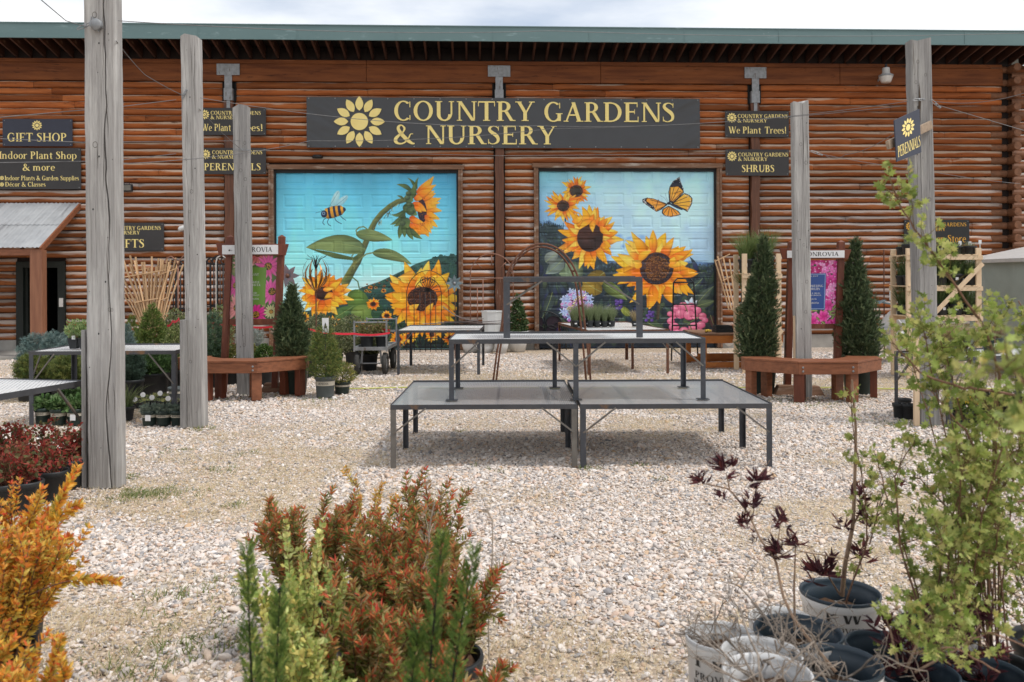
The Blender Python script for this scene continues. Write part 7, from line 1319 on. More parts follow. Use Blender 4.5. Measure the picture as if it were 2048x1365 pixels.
# left: mugo pines and low spruces in front of the entrance
ev('blue-grey dwarf pine at the left end of the long table', 72, 0, 672, 64, BLU, T_SPR, .075, 1900, poth=.3, shape='ball', Y=12.2, lump=.4); ev('blue-grey dwarf pine with two tips behind the long table', 108, 0, 668, 56, BLU, T_SPR, .075, 1600, poth=.3, shape='ball', Y=12.0, lump=.45); ev('small blue-grey dwarf pine beside the porch post', 132, 0, 682, 40, BLU, T_SPR, .07, 1000, poth=.3, shape='ball', Y=11.8, lump=.4)
for q, (u, lb) in enumerate(((64, 'low nest spruce at the far left'), (98, 'low nest spruce left of the middle'), (132, 'low nest spruce under the long table'), (160, 'low nest spruce beside the cracked post'))): ev(lb, u, 0, 712, 66, [(.06, .085, .02), (.12, .14, .035), (.035, .06, .018), (.17, .17, .05)], T_SPR, .085, 1300, poth=.26, shape='ball', Y=11.6+.3*(q % 2), lump=.3, potr=.2, up=.3, jit=.7)
ev('dark bushy shrub under the long table, right part', 300, 0, 706, 100, [(.03, .06, .018), (.05, .09, .025)], T_YEW, .07, 2200, poth=.34, shape='ball', Y=11.9, potr=.25); ev('dark conifer in a big black pot under the long table', 262, 0, 704, 50, [(.05, .08, .06), (.03, .05, .035)], T_SPR, .07, 1200, poth=.30, shape='ball', Y=11.4, potr=.155)
for lb, u, Y_, r_, h_ in (('big black nursery pot in the shade of the long table', 318, 12.4, .27, .36), ('grey-banded pot right of the big black pot under the table', 352, 11.2, .10, .22)): t = thing('nursery_pot', lb, 'pot', (P(u, 562, Y_).x, Y_, 0)); potmesh(t, r_, h_, m_pot if r_ > .2 else m_grpot, band=(.14, .17) if r_ < .2 else None)
for q, u in enumerate((690, 716)): pass
for lb, x_, y_ in (('left black pot with a shrub on the cart deck', -.13, .35), ('right black pot with a shrub on the cart deck', .13, .4), ('rear black pot with a shrub on the cart deck', -.02, .8)):
    m = crown(500, [(.18, .08), (.25, .13), (.34, .12), (.42, .03)], .045, T_OVAL, [(.2, .19, .07), (.3, .2, .12), (.12, .14, .05)], None, .5, .3, mb=None); t = potted('potted_shrub', lb, 'potted shrub', (G(742, 750).x+x_, G(742, 750).y+y_, .445), .115, .22, m_pot, m, 'pots riding on the cart', folmat=m_leaf)
m = crown(1500, [(.36, .17), (.46, .24), (.8, .17), (1.1, .09), (gz(590, 1037, 18.4), .02)], .06, T_OVAL, [(.03, .06, .02), (.05, .09, .03), (.1, .14, .06)], None, .4, .25, 3, .3, .6); o_ = m.build('pyramid_shrub', m_leaf, None, G(1036, 703)); tag(o_, 'small dark pyramid shrub growing in the flared white planter', 'shrub')

# grasses
def grass(mb, n, r, h, lean, c1, c2, c=(0, 0, 0), w=.0028, arch=.9):
    a = RNG.uniform(0, 2*pi, n); rr = r*RNG.random(n)**.5; b = np.column_stack((np.cos(a)*rr, np.sin(a)*rr, np.zeros(n)))+np.array(c); h_ = h*RNG.uniform(.55, 1.1, n); a2 = a+RNG.normal(0, .7, n); l = lean*h_*RNG.uniform(.2, 1.1, n); D = np.column_stack((np.cos(a2), np.sin(a2), 0*a2))
    sd = np.column_stack((-np.sin(a2+RNG.uniform(-1, 1, n)), np.cos(a2), 0*a2))*w; V = []
    for t, ww in ((0, 1), (.4, .9), (.75, .6), (1, .08)): p = b+D*(l*t**1.9)[:, None]+np.array((0, 0, 1.))*(h_*(t-arch*.35*t**3*(l/h_)))[:, None]; V += [p-sd*ww, p+sd*ww]
    V = np.stack(V, 1).reshape(-1, 3); i = np.arange(n)[:, None]*8; t = RNG.random((n, 1)); cc = np.array(c1)*(1-t)+np.array(c2)*t; mb.add(V, [], np.repeat(cc, 8, 0)); mb.f += [i+np.array([[0, 1, 3, 2]]), i+np.array([[2, 3, 5, 4]]), i+np.array([[4, 5, 7, 6]])]; mb.mi += [np.zeros(n, int)]*3; mb.f = [x.reshape(-1, x.shape[-1]) for x in mb.f]; return mb
def tagcard(t, x, y, z, s=.03):
    MB().bx(x-s, x+s, y-.002, y+.002, z, z+s*2.2).build('tag', m_tagw, t, bev=.001)
def gpot(name, label, loc, r, h, n, gh, lean, c1, c2, mat=m_pot, group=None, scale=1, sq=0, tagz=True, wl_=.0035):
    t = thing(name, label, 'potted grass', loc, random.uniform(-.3, .3), group); potmesh(t, r, h, mat, n=20); grass(MB(), n, r*.7, gh, lean, c1, c2, (0, 0, h-.04), wl_).build('blades', m_leaf, t)
    if tagz: MB().bx(-.02, .02, -r-.004, -r+.0, h*.45, h*.7).build('sticker', m_tagw, t)
    return t
GR1, GR2 = (.10, .16, .05), (.22, .27, .10)
# top of left rack, shelves
w_, zz, o = rkL[1], rkL[2], rkL[3]
proto = gpot('potted_grass', 'arching green grass in a black pot lying over on the left rack', (o.x+.12, o.y+.2, zz[0]), .12, .24, 260, .55, .75, GR1, GR2, group='potted grasses on the left pine rack')
LB = [('green grass in a black pot upright on the top shelf of the left rack', .42, .18, 0, 1), ('green grass on the second shelf of the left rack, left', .15, .2, 1, 1), ('green grass on the second shelf of the left rack, right', .48, .22, 1, 1), ('green grass on the bottom shelf of the left rack, left', .15, .2, 2, .9), ('green grass on the bottom shelf of the left rack, right', .47, .22, 2, .9), ('green grass at the back of the top shelf of the left rack', .25, .45, 0, 1.1), ('tall green grass at the back right of the top shelf of the left rack', .55, .45, 0, 1.15)]
for lb, x, y, k, sc in LB: copy_tree(proto, (o.x+x, o.y+y, zz[k]), random.uniform(0, 6), lb, sc)
w_, zz, o = rkR[1], rkR[2], rkR[3]; k_ = 0
pr0 = gpot('potted_grass', 'short-cut grass pot at the left front of the top shelf of the right rack', (o.x+.12, o.y+.12, zz[0]), .115, .17, 60, .16, .5, (.12, .16, .07), (.3, .3, .15), group='potted grasses on the right pine rack')
pr2 = gpot('potted_grass', 'grass pot at the left front of the second shelf of the right rack', (o.x+.12, o.y+.12, zz[1]), .10, .17, 240, .42, .6, (.07, .13, .05), (.16, .21, .08), group='potted grasses on the right pine rack')
rows = ['top', 'second', 'third']; pos = ['left end', 'left of centre', 'centre', 'right of centre', 'right end']
for sh in range(3):
    for ci in range(5):
        for dp in (0, 1):
            if sh < 2 and ci == 0 and dp == 0: continue
            copy_tree(pr2 if sh else pr0, (o.x+.12+ci*.245, o.y+.12+dp*.27, zz[sh]), random.uniform(-.3, .3)+random.choice((0, pi)), 'grass pot in the %s row of the %s shelf of the right rack, %s' % (('front', 'rear')[dp], rows[sh], pos[ci]), random.uniform(.9, 1.1) if sh else .8)
for lb, u, v in (('left white cap label stake on the top shelf of the right rack', 1920, 490), ('middle white label stake on the top shelf of the right rack', 1940, 491), ('right white label stake on the top shelf of the right rack', 1960, 488)):
    p = P(u, v, 13.85); t = thing('label_stake', lb, 'plant tag', p); MB().bx(-.025, .025, -.003, .003, 0, .06).build('card', m_tagw, t, bev=.002); MB().bx(-.006, .006, -.002, .002, -.14, 0).build('stake', m_white, t)
# tray grasses on the back right table
tb = G(1176, 751); aw = radians(8)
for row in range(2):
    for ci in range(6):
        lx, ly = -.02+ci*.135, .9+row*.16; p = Vector((tb.x+lx*cos(aw)-ly*sin(aw), tb.y+lx*sin(aw)+ly*cos(aw), .765)); lb = 'fine tufted grass in a small black pot, %s of six, %s row, on the rusty table' % (('first', 'second', 'third', 'fourth', 'fifth', 'last')[ci], ('front', 'rear')[row])
        if row == 0 and ci == 0: pr3 = gpot('potted_grass', lb, p, .062, .12, 330, .36, .5, (.17, .22, .10), (.34, .38, .22), group='small grass pots on the rusty table', wl_=.0022)
        else: copy_tree(pr3, p, random.uniform(0, 6), lb, random.uniform(.85, 1.12))
p = Vector((tb.x+.95, tb.y+1.0, .765)); gpot('potted_grass', 'dry tan grass tuft right of the green ones on the rusty table', p, .07, .1, 260, .26, .6, (.42, .32, .18), (.3, .24, .13))
# seedling pots on the long left table
tl_ = G(58, 851)
for k in range(4):
    lx = .36+k*.118; p = Vector((tl_.x+lx, tl_.y+.3+.0*k, .836)); lb = ('first', 'second', 'third', 'fourth', 'fifth')[k]+' square black pot of pale green seedlings from the left on the long table'
    if k == 0:
        t = thing('seedling_pot', lb, 'potted plant', p, 0, 'black seedling pots on the long left table'); MB().lathe([(0, 0), (.052, 0), (.075, .115), (.082, .115), (.082, .125), (.072, .125), (.07, .10), (0, .10)], 4, sq=4, R=Matrix.Rotation(pi/4, 3, 'Z')).build('pot', m_pot, t); crown(420, [(.12, .07), (.17, .1), (.25, .10), (.31, .03)], .045, T_LANCE, [(.2, .27, .1), (.3, .36, .16), (.13, .2, .08)], None, .7, .3).build('foliage', m_leaf, t); tagcard(t, .02, -.06, .11, .02); pr4 = t
    else: copy_tree(pr4, p, random.uniform(-.1, .1), lb, 1)
# green banded pots beneath the long left table
def leafypot(label, u, v, r, h, pal, tm, size, n, hh, group, fm=m_leaf, up=.5, mat=m_gpot, band=True, wide=1.0, tags=False):
    f = G(u, v); f.y += r; m = crown(n, [(h-.02, r*.9), (h+hh*.5, r*1.15), (h+hh, r*.5)], size, tm, pal, None, up, .3, 3, .3, .6); t = potted('potted_perennial', label, 'potted plant', f, r, h, mat, m, group, band=(h*.56, h*.76) if band else None, folmat=fm, text=[('MONROVIA', r*1.1, h*.61, h*.1, m_ink)] if band else None)
    if tags: tagcard(t, .02, -r-.012, .06, .03)
    return t
LG = [(.08, .15, .05), (.13, .21, .08), (.19, .27, .12), (.05, .10, .03)]
for lb, u, v, tg in (('leftmost green banded pot of lobed leaves under the long table', 78, 850, 0), ('middle green banded pot of lobed leaves under the long table', 110, 852, 0), ('green banded pot with a white tag under the long table', 143, 852, 1), ('green banded pot half hidden by the cracked post', 176, 850, 0)): leafypot(lb, u, v, .083, .18, LG, T_ROUND, .055, 170, .12, 'green banded pots of lobed leaves', tags=tg)
for lb, u in (('lobed-leaf plant in the rear row under the long table, left', 128), ('lobed-leaf plant in the rear row under the long table, right', 160)): f = G(u, 838); leafypot(lb, u, 838, .08, .17, LG, T_ROUND, .055, 170, .16, 'green banded pots of lobed leaves')
SG = [(.13, .16, .13), (.2, .23, .19), (.08, .11, .09)]
for lb, u, tg in (('grey-green creeping plant in a banded pot with a picture tag, left of three', 293, 1), ('grey-green creeping plant in a banded pot, middle of three', 322, 0), ('grey-green creeping plant in a banded pot, right of three', 351, 0)): leafypot(lb, u, 853, .083, .165, SG, T_SPR, .05, 420, .05, 'banded pots of grey-green creeping plants', m_needle, .4, tags=tg)
gpot('potted_grass', 'spiky pale green grass in a pot right of the cracked post', G(250, 840), .10, .16, 110, .34, .9, (.28, .31, .16), (.14, .2, .08), mat=m_pot, wl_=.006, tagz=False)
for k, (u, v) in enumerate(((272, 816), (306, 812), (338, 814), (288, 806), (322, 803))):
    f = G(u, v); lb = ('first', 'second', 'third', 'fourth', 'fifth')[k]+' shallow black tray of tiny sedums behind the banded pots'; t = thing('sedum_tray', lb, 'plant tray', f, 0, 'sedum trays under the long table'); MB().lathe([(0, 0), (.12, 0), (.14, .07), (.148, .07), (.148, .078), (.135, .078), (.13, .05), (0, .05)], 4, sq=4, R=Matrix.Rotation(pi/4, 3, 'Z')).build('tray', m_pot, t); crown(150, [(.05, .12), (.09, .12)], .03, T_SPR, [(.2, .22, .08), (.12, .17, .07), (.3, .26, .1)], None, .7, .2).build('foliage', m_needle, t)
    MB().lathe([(0, 0), (.034, 0), (.034, .004), (0, .004)], 12, (.03, -.1, .12), R=Rp).build('tag', m_tagw, t)
# pots on and below the right table
tr = Vector((4.66, 9.07, 0)); ar = radians(19)
def on_r(lx, ly, z): return Vector((tr.x+lx*cos(ar)-ly*sin(ar), tr.y+lx*sin(ar)+ly*cos(ar), z))
for k, (lx, ly, c1, c2, lb) in enumerate(((.22, .25, (.46, .36, .20), (.36, .27, .15), 'tan grass in a green banded pot right of the right post'), (.50, .35, (.44, .35, .2), (.5, .4, .24), 'pale tan grass pot further right on the dark table'), (.36, .6, (.12, .2, .10), (.2, .28, .15), 'blue-green grass pot at the back of the dark table'), (.95, .3, (.40, .3, .2), (.3, .2, .13), 'brown grass pot at the right end of the dark table'), (.74, .6, (.1, .17, .07), (.18, .24, .1), 'green grass pot at the back right of the dark table'))): gpot('potted_grass', lb, on_r(lx, ly, .758), .105, .17, 420, .24, .9, c1, c2, mat=m_gpot, group='grass pots on the dark right table')
f = G(1925, 850); 
for k in range(3):
    q = f+Vector((k*.26, .1*k, 0)); m = crown(360, [(.14, .10), (.22, .15), (.27, .10)], .035, T_OVAL, GRN, None, .6, .2); crown(130, [(.22, .14), (.30, .12)], .03, T_ROUND, [(.75, .52, .03), (.7, .42, .02)], None, .8, .1, mb=m); potted('yellow_flowers', ('left', 'middle', 'right')[k]+' pot of small yellow flowers under the dark right table', 'potted flowers', q, .10, .15, m_pot, m, 'yellow flower pots under the dark table', folmat=m_leaf)
for k, (u, v) in enumerate(((1800, 836), (1818, 838), (1808, 826))): t = thing('nursery_pot', ('empty black pot beside the left leg of the dark table', 'empty black pot between the table leg and the pine board', 'rear empty black pot left of the right post')[k], 'pot', G(u, v)); potmesh(t, .075, .17, m_pot, n=18)
for k in range(4):
    q = P(1990+k*26, 562, 9.3-.1*k); q.z = 0; m = crown(420, [(.15, .12), (.25, .18), (.36, .08)], .04, T_OVAL, [(.03, .03, .02), (.05, .06, .03), (.08, .05, .04)], None, .5, .35); potted('dark_perennial', ('first', 'second', 'third', 'fourth')[k]+' dark-leaved perennial pot at the far right edge', 'potted plant', q, .12, .18, m_pot, m, 'dark-leaved perennials at the right edge', folmat=m_leaf)
# ------------------------------------------------------------------ foreground shrubs
def stemline(b, d, L_, n=9, bend=(0, 0, 0), jit=.06):
    p = [np.array(b, float)]; d = np.array(d, float); d /= np.linalg.norm(d)
    for k in range(n): d = d+np.array(bend)/n+RNG.normal(0, jit, 3); d /= np.linalg.norm(d); p.append(p[-1]+d*L_/n)
    return np.array(p)
class Bush:
    def __init__(s): s.w = MB(); s.P = []; s.D = []; s.S = []; s.C = []
    def stem(s, pts, r0, r1, col): s.w.tube(pts, np.linspace(r0, r1, len(pts)), 5, col)
    def leaves(s, pts, t0, n, size, pal, ang=.9, per=1, wts=None, shrink=.3, up=0.0, spread=0.0):
        pts = np.asarray(pts); m = len(pts)-1; t = np.linspace(t0, .999, n); k = (t*m).astype(int); f = (t*m-k)[:, None]; p = pts[k]*(1-f)+pts[k+1]*f; ax = nrm(pts[k+1]-pts[k]); a = np.arange(n)*2.4+RNG.uniform(0, 6)
        for q in range(per):
            r = nrm(np.cross(ax, np.array((.3, .2, .9)))); r2 = np.cross(ax, r); aa = a+2*pi*q/per+RNG.normal(0, .3, n); o = r*np.cos(aa)[:, None]+r2*np.sin(aa)[:, None]; d = nrm(ax*cos(ang)+o*sin(ang)+np.array((0, 0, up)))
            s.P.append(p+o*RNG.uniform(0, spread+1e-6, (n, 1))); s.D.append(d); s.S.append(size*(1-shrink*t)*RNG.uniform(.75, 1.2, n)); s.C.append(cols(n, pal, wts))
    def build(s, t, tmpl, leafmat=m_leaf, wood=m_bark, wide=1.0):
        s.w.build('branches', wood, t, smooth=True); m = MB(); m.inst(tmpl, frames(np.concatenate(s.D), np.concatenate(s.S), None, wide), np.concatenate(s.P), np.concatenate(s.C)); m.build('leaves', leafmat, t)
def bushy(b, base, nst, h, spread, leaf, pal, pal_tip, sz, per=3, nl=16, side=4, wood=(.9, .6, .5), tipf=.55, ang=.95, rad=.02, bend=.12, r0=.004, wts=None):
    for k in range(nst):
        a = random.uniform(0, 6.28); q = random.random()**.6; d = np.array((cos(a)*spread*q, sin(a)*spread*q, 1)); L_ = h*random.uniform(.72, 1.08)*(1-.18*q); p = stemline(np.array(base)+np.array((cos(a), sin(a), 0))*rad*q, d, L_, 8, (cos(a)*bend*.4, sin(a)*bend*.4, .25), .07)
        b.stem(p, r0, r0*.3, wood); b.leaves(p, .22, nl, sz, pal, ang, per, wts); b.leaves(p, tipf+.25, 5, sz*.9, pal_tip, ang*.75, per)
        for j in range(side):
            i = random.randint(2, 7); dd = p[i]-p[i-1]; dd /= np.linalg.norm(dd); s_ = stemline(p[i], dd+RNG.normal(0, .55, 3)+np.array((0, 0, .3)), L_*random.uniform(.14, .30), 5, (0, 0, .4), .08); b.stem(s_, r0*.5, r0*.2, wood); b.leaves(s_, .1, nl//2, sz*.85, pal, ang, per, wts); b.leaves(s_, .72, 3, sz*.85, pal_tip, ang*.7, per)
# orange spireas, left
ORG = [(.66, .33, .04), (.76, .42, .06), (.58, .19, .03), (.55, .40, .08), (.34, .30, .06)]; ORT = [(.66, .15, .05), (.78, .34, .08), (.80, .48, .12)]
def spirea(label, x, y, r, h, ph, nst, pal, tip, sz, tm=T_LANCE, group=None, mat=m_pot, wide=1.2, spread=.55, side=4, nl=16, extra=(), per=3, wts=None):
    t = thing('spirea', label, 'potted shrub', (x, y, 0), 0, group); potmesh(t, r, ph, mat); b = Bush(); bushy(b, (0, 0, ph-.05), nst, h, spread, None, pal, tip, sz, nl=nl, side=side, per=per, rad=r*.6, wts=wts)
    for e in extra:
        p = np.array([tuple(q) for q in e[0]])-np.array((x, y, 0)); p = np.array([p[0]+(p[-1]-p[0])*q+np.array((0, 0, .03*math.sin(q*3.1))) for q in np.linspace(0, 1, 9)]) if len(p) == 2 else p
        b.stem(p, .003, .001, (.7, .4, .3)); b.leaves(p, e[1], e[2], sz*.95, pal, .9, per); b.leaves(p, .6, e[2]//3, sz*.9, tip, .8, per)
    b.build(t, tm, wide=wide); return t
GO = 'orange-leaved spireas in black pots'; y0 = 3.0
e1 = [((P(60, 1190, 2.9), P(235, 1165, 3.0)), .45, 26), ((P(60, 1160, 3.0), P(155, 935, 3.15)), .3, 34), ((P(90, 1080, 3.05), P(160, 1010, 3.1)), .3, 16)]
spirea('bright orange spirea with a long side shoot, front left corner', P(-22, 562, 3.05).x, 3.05, .145, .58, .30, 34, ORG, ORT, .044, group=GO, spread=.46, extra=e1, side=5)
spirea('orange spirea cut off by the left edge of the picture', P(-70, 562, 2.85).x, 2.95, .145, .58, .30, 30, ORG, ORT, .036, group=GO, spread=.5, side=5)
spirea('orange spirea in the bottom left corner nearest the camera', P(-10, 562, 2.35).x, 2.35, .14, .36, .30, 28, ORG, ORT, .035, group=GO, spread=.6)
spirea('orange-red spirea behind the other orange ones', P(10, 562, 3.5).x, 3.5, .14, .46, .28, 24, ORG+[(.5, .08, .03)], ORT+[(.5, .06, .04)], .036, group=GO, spread=.6)
# red-leaved blueberries, left
REDL = [(.30, .035, .03), (.20, .05, .035), (.13, .13, .05), (.38, .06, .05), (.09, .10, .04)]
k_ = 0
for u, v, lb in ((8, 1030, 'front blueberry bush at the left edge'), (52, 1025, 'blueberry bush second from the left edge in the front row'), (18, 985, 'blueberry bush in the second row at the left edge'), (75, 990, 'blueberry bush in the middle of the red group'), (105, 1000, 'blueberry bush with green and red leaves in the middle'), (140, 975, 'blueberry bush left of the cracked post'), (-5, 955, 'rear blueberry bush cut by the left edge'), (42, 950, 'rear blueberry bush in the red group'), (165, 968, 'rightmost blueberry bush touching the cracked post'), (118, 955, 'rear right blueberry bush of the red group')):
    f = G(u, v); t = thing('blueberry_bush', lb, 'potted shrub', f, random.uniform(0, 6), 'red-leaved blueberry bushes in black pots')
    if k_ % 3 == 0:
        pt = [('P',)]; potmesh(t, .105, .22, m_pot); b = Bush()
        for j in range(9):
            p = stemline((random.uniform(-.03, .03), random.uniform(-.03, .03), .17), (random.uniform(-.5, .5), random.uniform(-.5, .5), 1), random.uniform(.16, .36), 7, (0, 0, .2), .12); b.stem(p, .004, .0015, (1.1, .6, .5))
            for q in range(4): s_ = stemline(p[random.randint(2, 6)], RNG.normal(0, .8, 3)+np.array((0, 0, .5)), random.uniform(.05, .13), 4); b.stem(s_, .002, .001, (1.2, .5, .45)); b.leaves(s_, .2, 6, .045, REDL, 1.0, 1)
            b.leaves(p, .35, 9, .045, REDL, 1.0, 1)
        b.build(t, T_OVAL); bl = t
    else:
        for ch in bl.children:
            c = ch.copy(); COL.objects.link(c); c.parent = t
    k_ += 1
# centre: red-green willow-leaved spireas
RG = [(.18, .21, .05), (.26, .27, .075), (.32, .17, .06), (.11, .155, .035), (.40, .29, .15)]; RT = [(.46, .06, .035), (.58, .17, .07), (.34, .20, .07)]; CT = 'red-tipped spireas in the centre foreground'
for lb, u, Y_, h, n_, sp in (('red-tipped spirea at the back left of the centre group', 620, 3.7, .50, 34, .55), ('red-tipped spirea at the back right of the centre group', 850, 3.7, .50, 28, .5), ('red-tipped spirea in the middle of the centre group', 740, 3.35, .46, 34, .55), ('red-tipped spirea at the right side of the centre group', 880, 3.05, .42, 26, .55), ('red-tipped spirea in the front middle of the centre group', 735, 2.8, .38, 30, .6), ('red-tipped spirea nearest the camera on the right', 880, 2.5, .28, 22, .6)):
    x_ = P(u, 562, Y_).x; spirea(lb, x_, Y_, .14, h, .26, n_, RG, RT, .050, group=CT, wide=.78, spread=sp, side=4, nl=15)
# dry seed stalks among them
for lb, u, Y_, zt in (('dry grey seed stalk rising from the middle of the red-tipped spireas', 835, 3.2, .80), ('dry brown seed stalk at the right side of the red-tipped spireas', 975, 3.1, .72)):
    o = P(u, 562, Y_); o.z = 0; t = thing('dry_stalk', lb, 'dead stalk', o); m = MB(); p = stemline((0, 0, .22), (0.05, 0, 1), zt-.22, 8, (.1, 0, 0), .05); m.tube(p, .0025, 4); q_ = MB()
    for j in range(26): s_ = stemline(p[random.randint(3, 8)], RNG.normal(0, 1, 3)+np.array((0, 0, .6)), random.uniform(.03, .10), 3); m.tube(s_, .001, 3); q_.inst(T_YEW, frames(RNG.normal(size=(3, 3)), np.full(3, .02)), s_[-1]+RNG.normal(0, .008, (3, 3)), cols(3, [(.32, .26, .2), (.24, .19, .15)]))
    m.build('stalk', pbr('dry_stem', (.42, .35, .28), (.3, .25, .2), (30, 30, 30), .8), t); q_.build('seed_heads', m_leaf, t)
o = P(740, 562, 4.3); spirea('single yellow-orange spirea shoot behind the centre group', o.x, 4.3, .12, .44, .24, 7, [(.55, .36, .1), (.45, .38, .12)], [(.6, .30, .08)], .034, spread=.22, side=2, nl=14)
# boxwood with yellow-green oval leaves
BX = [(.34, .38, .11), (.45, .48, .18), (.20, .27, .07), (.55, .45, .14)]; BT = [(.62, .54, .20), (.55, .56, .24)]
def boxw(lb, u, Y_, h, nst, sp, sz=.031, ph=.25, extra=()):
    x_ = P(u, 562, Y_).x; t = thing('boxwood', lb, 'potted shrub', (x_, Y_, 0), 0, 'yellow-green boxwoods in the centre foreground'); potmesh(t, .13, ph, m_pot); b = Bush()
    for k in range(nst):
        a = random.uniform(0, 6.28); p = stemline((cos(a)*.05, sin(a)*.05, ph-.05), (cos(a)*sp*random.random(), sin(a)*sp*random.random(), 1), h*random.uniform(.6, 1.08), 8, (0, 0, .35), .06); b.stem(p, .0035, .001, (1.0, .8, .4)); b.leaves(p, .2, 26, sz, BX, .9, 2); b.leaves(p, .8, 6, sz, BT, .7, 2)
        for j in range(4): s_ = stemline(p[random.randint(2, 7)], RNG.normal(0, .5, 3)+np.array((0, 0, .9)), random.uniform(.08, .16), 5, (0, 0, .4)); b.stem(s_, .0016, .0008, (1, .8, .4)); b.leaves(s_, .1, 11, sz*.9, BX, .9, 2)
    b.build(t, T_OVAL, wide=1.05)
boxw('tall yellow-green boxwood left of the red-tipped spireas', 585, 2.75, .56, 14, .30); boxw('boxwood with upright shoots in front of the spireas', 600, 2.5, .40, 13, .5); boxw('low boxwood at the bottom left of the centre group', 520, 2.25, .22, 12, .6, ph=.26); boxw('sparse boxwood shoots at the very bottom edge', 370, 2.1, .17, 6, .5, ph=.2)
# blurred cypress shoots nearest the camera
CY = [(.09, .15, .03), (.15, .21, .045), (.055, .095, .022)]
def cyp(lb, Y_, shoots):
    u0_ = sum(s[0] for s in shoots)/len(shoots); o = P(u0_, 562, Y_); o.z = 0; t = thing('cypress', lb, 'potted conifer', o, 0, 'feathery cypresses nearest the camera'); potmesh(t, .13, .26, m_pot); m = MB(); w = MB()
    for u, vt, rad, ubase in shoots:
        tp = P(u, vt, Y_)-o; bp = P(ubase, 1330, Y_)-o; p = np.array([tuple(Vector((bp.x*.5, 0, .24)).lerp(tp, q)) for q in np.linspace(0, 1, 7)]); p[:, 0] += np.sin(np.linspace(0, pi, 7))*(bp.x*.4); w.tube(p, np.linspace(.006, .001, 7), 5)
        n = 620; t_ = RNG.random(n)**.8; k = (t_*5.99).astype(int); f = (t_*5.99-k)[:, None]; c = p[k]*(1-f)+p[k+1]*f; a = RNG.uniform(0, 6.28, n); r = rad*.62*(1.35-t_)*RNG.random(n)**.5*(.6+.8*vnoise(t_, t_*0+rad*90, 9, 7, 2)); q = c+np.column_stack((np.cos(a)*r, np.sin(a)*r, RNG.normal(0, .01, n))); d = np.column_stack((np.cos(a)*.7, np.sin(a)*.7, np.full(n, .9)))
        m.inst(T_JUN, frames(d, RNG.uniform(.016, .03, n)), q, cols(n, CY))
    w.build('branches', m_bark, t); m.build('foliage', m_needle, t)
cyp('blurred cypress with two dark shoots left of the centre shrubs', 1.9, [(494, 1098, .034, 520), (560, 1185, .03, 530)])
cyp('blurred cypress with two leaning shoots right of the centre shrubs', 1.85, [(886, 1065, .036, 840), (948, 1105, .034, 850), (835, 1270, .03, 820)])

# ------------------------------------------------------------------ white nursery pots, right foreground
PW = lambda k=0: [('PW', .15, .205, .058, m_ink, k), ('PROVEN', .15, .165, .022, m_ink, k), ('WINNERS', .165, .135, .022, m_ink, k)]
m_navy = pbr('navy_rim_plastic', (.02, .035, .05), (.03, .045, .06), (9, 9, 9), .4); m_grim = pbr('white_rim_plastic', (.56, .56, .56), (.5, .5, .5), (9, 9, 9), .4)
def wpot(lb, u, v, Y_, r, h, inner, ph, kind='bare', mat=m_wpot):
    c = P(u, v, Y_); x_ = c.x; z = c.z; t = thing('nursery_pot', lb, 'nursery pot', (x_, Y_, 0), 0, 'white printed nursery pots'); potmesh(t, r, z, mat, taper=.86, lip=.006, sd=.085 if inner is m_navy else .06, text=[(a, b, z-.30+c_+.02, d, e, f_) for a, b, c_, d, e, f_ in PW(ph)], inner=inner); return t, z
def baretwigs(t, z, n, L_, seed, col=(1.75, 1.95, 2.1), leaf=None, spread=1.2):
    random.seed(seed); w = MB()
    def br(p0, d, l, r, dep):
        p = stemline(p0, d, l, 5, (0, 0, -.05 if dep else .1), .16); w.tube(p, np.linspace(r, r*.6, 6)*.75, 5, np.array(col)*random.uniform(.7, 1.1))
        if dep < 3:
            for j in range(random.choice((2, 3, 3))): i = random.randint(2, 5); br(p[i], (p[i]-p[i-1])*9+RNG.normal(0, .55, 3), l*random.uniform(.45, .75), r*.6, dep+1)
    for k in range(n): a = 6.28*k/n+random.uniform(-.3, .3); br((cos(a)*.02, sin(a)*.02, z-.05), (cos(a)*spread, sin(a)*spread, .75), L_*random.uniform(.6, 1), .006, 0)
    w.build('bare_branches', m_bark, t); random.seed(seed+100)
Wp = []
t, z = wpot('white printed pot at the back with a navy rim, below the elder shoots', 1680, 1183, 3.45, .150, 0, m_navy, -.25)
t, z = wpot('small white pot with bare twigs, left of the navy-rimmed back pot', 1562, 1238, 3.15, .110, 0, m_grim, .1); baretwigs(t, z, 6, .20, 3)
t, z = wpot('leftmost white printed pot with bare twigs at the bottom edge', 1443, 1272, 2.95, .118, 0, m_grim, -.45); baretwigs(t, z, 7, .20, 5)
t, z = wpot('navy-rimmed white pot full of bark chips among the bare twigs', 1596, 1262, 2.85, .138, 0, m_navy, 0); baretwigs(t, z, 3, .16, 9)
t, z = wpot('white pot with tangled twigs behind the frontmost one', 1523, 1307, 2.65, .118, 0, m_grim, -.45); baretwigs(t, z, 7, .22, 6)
t, z = wpot('frontmost white pot with tangled grey twigs', 1535, 1345, 2.42, .118, 0, m_grim, .2); baretwigs(t, z, 8, .24, 7)
t, z = wpot('navy-rimmed pot right of the frontmost one at the bottom', 1672, 1325, 2.60, .130, 0, m_navy, 0); baretwigs(t, z, 5, .18, 8)
t, z = wpot('navy-rimmed pot behind the green bush stems, left', 1765, 1290, 2.95, .118, 0, m_navy, 0); t, z = wpot('navy-rimmed pot under the green bush, rear', 1870, 1255, 3.0, .13, 0, m_navy, 0); t, z = wpot('navy-rimmed pot under the green bush, front', 1835, 1345, 2.7, .118, 0, m_navy, 0); t, z = wpot('navy-rimmed pot under the green bush at the right', 1970, 1345, 2.75, .118, 0, m_navy, 0)
T_ELD = lt_lance(.085, .05)
